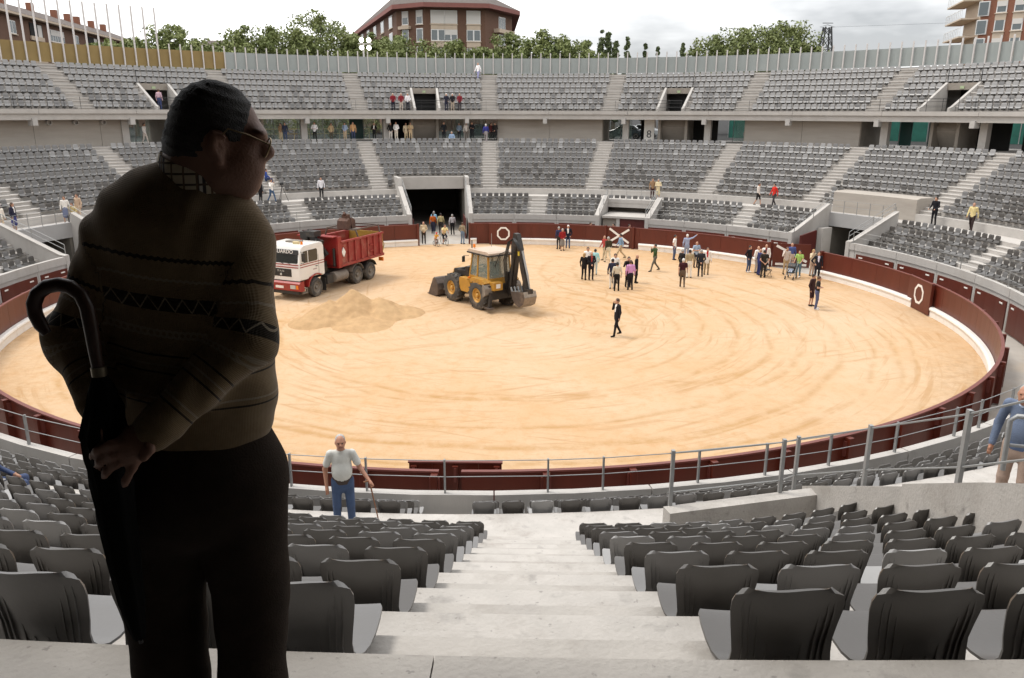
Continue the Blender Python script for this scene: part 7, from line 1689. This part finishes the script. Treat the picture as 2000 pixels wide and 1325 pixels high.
def brick_house():
    d0 = 118.0                                   # distance of the front from the camera
    A = at_d(775, 60, d0 + 2); B_ = at_d(830, 60, d0 - 1); Cc = at_d(948, 60, d0); Dd = at_d(1000, 60, d0 + 8); L0 = at_d(690, 60, d0 + 46)
    pts = [Vector((p.x, p.y, 0)) for p in (L0, A, B_, Cc, Dd)]; back = [pts[4] + Vector((0, 30, 0)), pts[0] + Vector((10, 6, 0))]
    h = thing('apartment_house', 'brown brick apartment house with wide hipped roof above the trees', 'house', (0, 0, 0))
    ez = at_d(830, 18, d0).z; loop = pts + back; mb = MB(); mb.prism([(p.x, p.y) for p in loop], GZ, ez, 0, lambda x, y, z: (x, z, y)); mb.build('wall', BRICK, h)
    out = []; cx = sum(p.x for p in loop) / 7; cy = sum(p.y for p in loop) / 7
    for p in loop: v = Vector((p.x - cx, p.y - cy, 0)); out.append(p + v.normalized() * 1.7)
    rb = MB(); rb.prism([(p.x, p.y) for p in out], ez, ez + .55, 0, lambda x, y, z: (x, z, y)); rb.build('eaves', ROOFE, h)
    a1, a2 = at_d(790, -6, d0 + 12), at_d(930, -8, d0 + 14); n = len(out)
    vs = [Vector((p.x, p.y, ez + .56)) for p in out] + [Vector((a1.x, a1.y, ez + 4.4)), Vector((a2.x, a2.y, ez + 4.4)), Vector((pts[4].x - 2, pts[4].y + 20, ez + 4.4)), Vector((pts[0].x + 6, pts[0].y - 2, ez + 4.2))]
    fs = [(0, 1, n, n + 3), (1, 2, n), (2, 3, n + 1, n), (3, 4, n + 1), (4, 5, n + 2, n + 1), (5, 6, n + 3, n + 2), (6, 0, n + 3), (n, n + 1, n + 2, n + 3)]
    ro = MB().add(vs, fs).build('roof', ROOFM, h)
    MB().box((a1.x + 2, a1.y + 3, ez + 4.6), (1.2, 1.0, 1.6)).build('chimney', BRICK2, ro)
    def face(p, q): ux = (q - p).normalized(); return p, ux, Vector((ux.y, -ux.x, 0)), (q - p).length
    o, ux, nn_, ln = face(pts[2], pts[3])
    zt = at_d(880, 35, d0).z; zb = at_d(880, 70, d0).z; zc = at_d(880, 105, d0).z; S = lambda px: (at_d(px, 60, d0).x - o.x) / max(ux.x, .1)
    for px, w, k1, k2 in ((843, 15, 'half', 'half'), (856, 26, 'shutter', 'glass'), (881, 24, 'shutter', 'half'), (925, 26, 'shutter', 'glass')):
        wm = w * d0 / FPX * .98
        if px != 843: 
            window(h, o, ux, nn_, S(px), zt, wm, 1.75, k1); MB().box(o + ux * S(px) + nn_ * .03 + Vector((0, 0, (zt + zb) / 2 - .05)), (wm, .12, .75), 0, M=Matrix((ux, nn_, Vector((0, 0, 1)))).transposed()).build('spandrel', CREAMW, h); window(h, o, ux, nn_, S(px), zb, wm, 1.5, k2)
            MB().box(o + ux * S(px) + nn_ * .03 + Vector((0, 0, (zb + zc) / 2 - .05)), (wm, .12, .7), 0, M=Matrix((ux, nn_, Vector((0, 0, 1)))).transposed()).build('spandrel', CREAMW, h); window(h, o, ux, nn_, S(px), zc, wm, 1.3, 'glass')
    o, ux, nn_, ln = face(pts[1], pts[2])
    for u in (.32, .82):
        for z, k in ((zt, 'half'), (zb, 'glass'), (zc, 'glass')): window(h, o, ux, nn_, ln * u, z, 1.15, 1.8, k)
    MB().box(o + ux * ln * .32 + nn_ * .25 + Vector((0, 0, (zt + zb) / 2 - .1)), (2.0, .5, .4), 0, M=Matrix((ux, nn_, Vector((0, 0, 1)))).transposed()).build('balcony', CREAMW, h)
    o, ux, nn_, ln = face(pts[0], pts[1])
    for i in range(6):
        for z in (zt, zb): window(h, o, ux, nn_, ln * (.1 + .16 * i), z, 2.6, 1.7, 'glass')
    o, ux, nn_, ln = face(pts[3], pts[4])
    for z in (zt - .3, zb - .3):
        MB().box(o + ux * ln * .6 + nn_ * .4 + Vector((0, 0, z - 1.1)), (ln * .6, 1.0, .5), 0, M=Matrix((ux, nn_, Vector((0, 0, 1)))).transposed()).build('balcony', CREAMW, h); window(h, o, ux, nn_, ln * .6, z, 2.2, 1.8, 'glass')
brick_house()
def long_block():
    h = thing('apartment_block', 'long brown brick block with tiled roof and glazed balconies at upper left', 'house', (0, 0, 0)); d0 = 92.0
    A = at_d(-60, 60, d0); B_ = at_d(278, 60, d0 + 62); A.z = B_.z = 0; ux = (B_ - A).normalized(); n = Vector((ux.y, -ux.x, 0)); ln = (B_ - A).length; top = at_d(0, 20, d0 + 8).z; B3 = Matrix((ux, n, Vector((0, 0, 1)))).transposed()
    q = [A, B_, B_ - n * 12, A - n * 12]; MB().prism([(p.x, p.y) for p in q], GZ, top, 0, lambda x, y, z: (x, z, y)).build('wall', BRICK, h)
    e = lambda u, o, z: A + ux * u + n * o + Vector((0, 0, z))
    MB().hexa([e(-1, .9, top - .25), e(ln + 1, .9, top - .25), e(ln + 1, -.2, top - .25), e(-1, -.2, top - .25), e(-1, .9, top), e(ln + 1, .9, top), e(ln + 1, -.2, top + .1), e(-1, -.2, top + .1)]).build('eaves', CREAMW, h)
    ro = MB().add([e(-1, .9, top + .02), e(ln + 1, .9, top + .02), e(ln + 1, -6, top + 2.5), e(-1, -6, top + 2.5), e(-1, -12.9, top + .02), e(ln + 1, -12.9, top + .02)], [(0, 1, 2, 3), (3, 2, 5, 4), (0, 3, 4), (1, 5, 2)]).build('roof', ROOFM, h)
    for u in (.2, .33, .47, .6, .68, .74, .84, .93): MB().box(e(ln * u, -5.2, top + 2.5), (.8, .8, 1.5), 0, M=B3).build('chimney', BRICK2, ro)
    for u in (.17, .55): MB().tube([e(ln * u, -6, top + 2.4), e(ln * u, -6, top + 5.8)], .05, 5).build('aerial', STEEL, ro)
    k = 0
    for z in (top - 1.6, top - 4.4):
        for i in range(9):
            u = ln * (.06 + .105 * i)
            if i % 3 == 2:
                MB().box(e(u, -.4, z), (3.6, 1.0, 2.0), 0, M=B3).build('loggia_shade', DARK, h); MB().box(e(u, .12, z - .8), (3.8, .2, .5), 0, M=B3).build('balcony_front', CREAMW, h); MB().box(e(u + 1.0, .05, z), (1.2, .12, 1.8), 0, M=B3).build('blind', SHUT, h)  # near-black block painted in as the shaded balcony recess
            else: window(h, A, ux, n, u, z, 4.6 if i % 3 == 0 else 1.8, 1.5, 'half' if i % 3 == 0 else 'glass')
    # low houses further along the skyline
    for px, w, y0, lab in ((405, 60, 82, 'low brown-roofed house behind the trees, left of two'), (452, 46, 80, 'low brown-roofed house behind the trees, right of two')):
        p = at_d(px, 90, 170); W_ = w * 170 / FPX; zt = at_d(px, y0 + 12, 170).z; o = thing('low_house', lab, 'house', (p.x, p.y, GZ), 0); MB().box((0, 6, (zt - GZ) / 2), (W_, 12, zt - GZ)).build('wall', BRICK, o); MB().add([(-W_ / 2 - .5, -.5, zt - GZ), (W_ / 2 + .5, -.5, zt - GZ), (W_ / 2 + .5, 12.5, zt - GZ), (-W_ / 2 - .5, 12.5, zt - GZ), (-W_ / 4, 6, zt - GZ + 1.9), (W_ / 4, 6, zt - GZ + 1.9)], [(0, 1, 5, 4), (1, 2, 5), (2, 3, 4, 5), (3, 0, 4)]).build('roof', ROOFM, o); MB().tube([(0, 6, zt - GZ + 1.5), (0, 6, zt - GZ + 5.5)], .06, 5).build('aerial', STEEL, o)
long_block()
def tower_block():
    d0 = 95.0; h = thing('tower_block', 'tall red brick tower block with white balconies at the upper right corner', 'house', (0, 0, 0)); A = at_d(1915, 40, d0); B_ = at_d(2140, 40, d0 - 8); A.z = B_.z = 0; ux = (B_ - A).normalized(); n = Vector((ux.y, -ux.x, 0)); ln = (B_ - A).length; top = at_d(1950, -260, d0).z
    L0 = at_d(1885, 40, d0 + 7); L0.z = 0; q = [A, B_, B_ - n * 18, L0 - n * 12, L0]; B3 = Matrix((ux, n, Vector((0, 0, 1)))).transposed()
    MB().prism([(p.x, p.y) for p in q], GZ, top, 0, lambda x, y, z: (x, z, y)).build('wall', BRICK2, h); MB().box((A.x + 5, A.y + 8, top + .3), (16, 16, .6)).build('roof', ROOFM, h)
    ux2 = (A - L0).normalized(); n2 = Vector((ux2.y, -ux2.x, 0)); l2 = (A - L0).length; B4 = Matrix((ux2, n2, Vector((0, 0, 1)))).transposed()
    MB().hexa([L0 + n2 * .06 + Vector((0, 0, GZ)), A + n2 * .06 + Vector((0, 0, GZ)), A + Vector((0, 0, GZ)), L0 + Vector((0, 0, GZ)), L0 + n2 * .06 + Vector((0, 0, top)), A + n2 * .06 + Vector((0, 0, top)), A + Vector((0, 0, top)), L0 + Vector((0, 0, top))]).build('rendered_wall', CREAMW, h)
    fz = at_d(1930, 58, d0).z; st = at_d(1930, 58 - 36, d0).z - fz
    for k in range(-2, 8):
        z = fz + k * st
        if z < GZ + 1 or z > top - 1: continue
        for i in range(5): window(h, A, ux, n, 2.0 + i * 1.75, z + .3, 1.05, 1.25, 'half' if (i + k) % 3 else 'glass'); MB().box(A + ux * (2.0 + i * 1.75) + n * .03 + Vector((0, 0, z - .75)), (1.1, .1, .7), 0, M=B3).build('spandrel', CREAMW, h)
        f_ = MB().box(A + ux * .25 + n * .1 + Vector((0, 0, z + .2)), (1.1, .3, st * .8), 0, M=B3).build('bay_window', FRAMEW, h); MB().box(A + ux * .25 + n * .2 + Vector((0, 0, z + .2)), (.9, .2, st * .7), 0, M=B3).build('pane', PANEG, f_)
        c = L0 + ux2 * (l2 * .35) + n2 * .9 + Vector((0, 0, z - .7)); bo = MB().box(c, (l2 * .9 + 1.5, 1.9, .16), 0, M=B4).build('balcony', CREAMW, h)
        rl = MB()
        for u in np.linspace(-l2 * .45 - .7, l2 * .45 + .7, 10): rl.tube([c + ux2 * u + n2 * .9, c + ux2 * u + n2 * .9 + Vector((0, 0, 1.0))], .025, 4)
        rl.bar(c + ux2 * (-l2 * .45 - .75) + n2 * .9 + Vector((0, 0, 1.0)), c + ux2 * (l2 * .45 + .75) + n2 * .9 + Vector((0, 0, 1.0)), .06, .06); rl.build('railing', FRAMEW, bo)
tower_block()
def pylon():
    R = 190; p = place(1601, R); zt = at_R(1601, 39, R).z - GZ; t = thing('power_pylon', 'steel lattice power pylon on the skyline at the right', 'pylon', p); b = MB(); w = lambda z: 2.4 * (1 - z / zt) + .55
    lv = [0, zt * .25, zt * .45, zt * .62, zt * .74, zt * .85, zt * .93]
    for s in ((-1, -1), (1, -1), (1, 1), (-1, 1)): b.tube([(s[0] * w(z), s[1] * w(z), z) for z in lv], .2, 5)
    b.build('leg', BLACKM, t); b = MB()
    for z0, z1 in zip(lv, lv[1:]):
        for a, c in (((-1, -1), (1, -1)), ((1, -1), (1, 1)), ((1, 1), (-1, 1)), ((-1, 1), (-1, -1))):
            b.tube([(a[0] * w(z0), a[1] * w(z0), z0), (c[0] * w(z1), c[1] * w(z1), z1)], .11, 4); b.tube([(c[0] * w(z0), c[1] * w(z0), z0), (a[0] * w(z1), a[1] * w(z1), z1)], .07, 4)
    b.build('lattice', BLACKM, t)
    for z, l in ((zt * .93, 1.9), (zt * .70, 2.6)):
        a = MB()
        for s in (-1, 1): a.tube([(0, 0, z + .5), (s * l, 0, z), (0, 0, z - .4)], .08, 4)
        a.bar((-1.3, 0, z + .9), (1.3, 0, z + .9), .15, .15); a.build('crossarm', BLACKM, t)
    b = MB()
    for x, z in ((1.9, zt * .93), (2.6, zt * .70)): b.tube([(x, 0, z), (x + 25, -14, z - .2), (x + 52, -30, z + 2.2)], .025, 4)
    b.build('power_line', BLACKM, t)
pylon()
def floodlight():
    f = bearing(at_R(713, 140, 43.9)); p = P(44.3, f, UT_TOP); t = thing('floodlight_mast', 'white floodlight mast with four lit round lamps above the fence', 'floodlight', p, -RAD(f)); zt = at_R(713, 86, 44.3).z - UT_TOP
    MB().tube([(0, 0, -.5), (0, 0, zt)], [.11, .08], 10).build('mast', POLE, t); MB().bar((-.5, 0, zt), (.85, 0, zt), .08, .08).build('cross_bar', POLE, t)
    GL = mat('lit_lamp', (1, 1, 1), .5, emit=((1, .98, .95), 5.0))
    for x, z in ((-.18, .33), (.52, .33), (-.18, -.36), (.52, -.36)):
        lo = MB().lathe([(.10, .26), (.21, .04), (.23, 0), (.2, 0)], 18, (x, -.1, zt + z), (0, 1, 0)).build('lamp_housing', POLE, t, 40); MB().lathe([(0, 0), (.2, 0), (.18, .03), (0, .05)], 18, (x, -.11, zt + z), (0, -1, 0)).build('lamp_glass', GL, lo)
floodlight()
def car(label, R, f, yaw, col):
    p = P(R, f, GZ + .02); t = thing('parked_car', label, 'car', p, RAD(yaw), 'cars parked outside the gallery'); m_ = mat('car_paint_%d_%d_%d' % col, srgb(*col), .25, .03, 2, coat=.6)
    prof = [(-2.05, .35), (-2.1, .62), (-2.0, .86), (-1.55, .94), (-.95, 1.38), (.35, 1.42), (1.0, 1.02), (1.85, .84), (2.08, .62), (2.05, .35), (1.7, .26), (-1.7, .26)]
    me = MB().prism(prof, -.84, .84).mesh('body', [m_]); bm = bmesh.new(); bm.from_mesh(me); bmesh.ops.recalc_face_normals(bm, faces=bm.faces); bmesh.ops.bevel(bm, geom=[e for e in bm.edges if e.calc_face_angle(0) > .7], offset=.1, segments=3, affect='EDGES'); bm.to_mesh(me); bm.free(); auto_smooth(me, 40); link('body', me, t)
    for s in (-1, 1):
        MB().prism([(-1.40, .97), (-.9, 1.32), (-.28, 1.35), (-.28, .97)], s * .825, s * .85).build('side_window', SCREEN, t); MB().prism([(-.2, .97), (-.2, 1.35), (.30, 1.36), (.88, 1.0)], s * .825, s * .85).build('side_window', SCREEN, t)
        for x in (-1.28, 1.28): w = link('wheel', None, t, (x, s * .76, .31)); MB().lathe([(.2, -.1), (.31, -.1), (.31, .1), (.2, .1)], 20, (0, 0, 0), (0, 1, 0)).build('tyre', BLACKM, w); MB().lathe([(0, s * .06), (.19, s * .105), (.2, s * .05)], 16, (0, 0, 0), (0, 1, 0)).build('rim', CHROME, w)
        MB().box((2.02, s * .6, .68), (.1, .32, .13)).build('headlight', CHROME, t); MB().box((-2.05, s * .66, .74), (.08, .24, .2)).build('tail_light', TRED, t)
    MB().add([(.38, -.68, 1.41), (.38, .68, 1.41), (.98, .74, 1.05), (.98, -.74, 1.05), (.37, -.68, 1.37), (.37, .68, 1.37), (.95, .74, 1.0), (.95, -.74, 1.0)], [(0, 1, 2, 3), (7, 6, 5, 4), (0, 4, 5, 1), (1, 5, 6, 2), (2, 6, 7, 3), (3, 7, 4, 0)]).build('windscreen', SCREEN, t)
    MB().add([(-1.0, -.68, 1.375), (-1.0, .68, 1.375), (-1.5, .74, 1.0), (-1.5, -.74, 1.0), (-.98, -.68, 1.33), (-.98, .68, 1.33), (-1.45, .74, .96), (-1.45, -.74, .96)], [(3, 2, 1, 0), (4, 5, 6, 7), (0, 1, 5, 4), (1, 2, 6, 5), (2, 3, 7, 6), (3, 0, 4, 7)]).build('rear_window', SCREEN, t)
for lab, R, f, yaw, col in (('dark blue car seen behind the gallery crowd', 47.5, -1.6, 170, (36, 44, 60)), ('dark green-blue car in the gallery opening left of the figure 8', 47.3, 16.6, 165, (34, 48, 56)), ('silver car behind the dark car left of the figure 8', 51.5, 18.0, 165, (190, 194, 196)), ('silver hatchback in the opening right of the figure 8', 48.0, 32.4, 60, (160, 164, 166)), ('pale blue car half hidden right of the silver hatchback', 50.5, 34.6, 80, (170, 186, 204))): car(lab, R, f, yaw, col)
for k, f_ in enumerate((-33, -29.5, -26, -22.5, -19, -15.5, 4, 11)):
    tree('dark green shrub outside the gallery, ' + ORD[k + 1] + ' from the left', P(50.5 + (k % 3) * .8, f_, GZ - .2), 3.4 + (k * 7 % 5) * .2, 4.6, LEAF_A, 200 + k, 'shrub', 'shrubs seen through the gallery', 'shrub', .6)
# green netting fence and hedge outside, seen through the gallery
nf = thing('netting_fence', 'green netting on posts seen through the gallery openings', 'fence'); NET = mat('green_netting', (.02, .12, .09), .9, .3, 1.2, alpha=.93)
for a, b in bands(27, 63, 4.0, []):
    if 14 < (a + b) / 2 < 22 and False: continue
    MB().sweep([(57, GZ), (57, GZ + 2.4), (57.04, GZ + 2.4), (57.04, GZ)], a + .05, b - .05, 2, (0, 0), True).build('net', NET, nf); MB().tube([P(57, a, GZ), P(57, a, GZ + 2.5)], .04, 6).build('post', STEEL, nf)
yr = thing('crowd_barrier', 'pale yellow tubular rail outside the green-glazed gallery bay', 'railing'); b = MB()
for hh in (.95, .5): b.tube([P(44.2, f_, GZ + .1 + hh) for f_ in np.linspace(-31, -16, 12)], .03, 5)
for f_ in np.linspace(-31, -16, 9): b.tube([P(44.2, f_, GZ), P(44.2, f_, GZ + 1.05)], .03, 5)
b.build('rail', mat('pale_yellow', (.5, .42, .22), .5), yr)
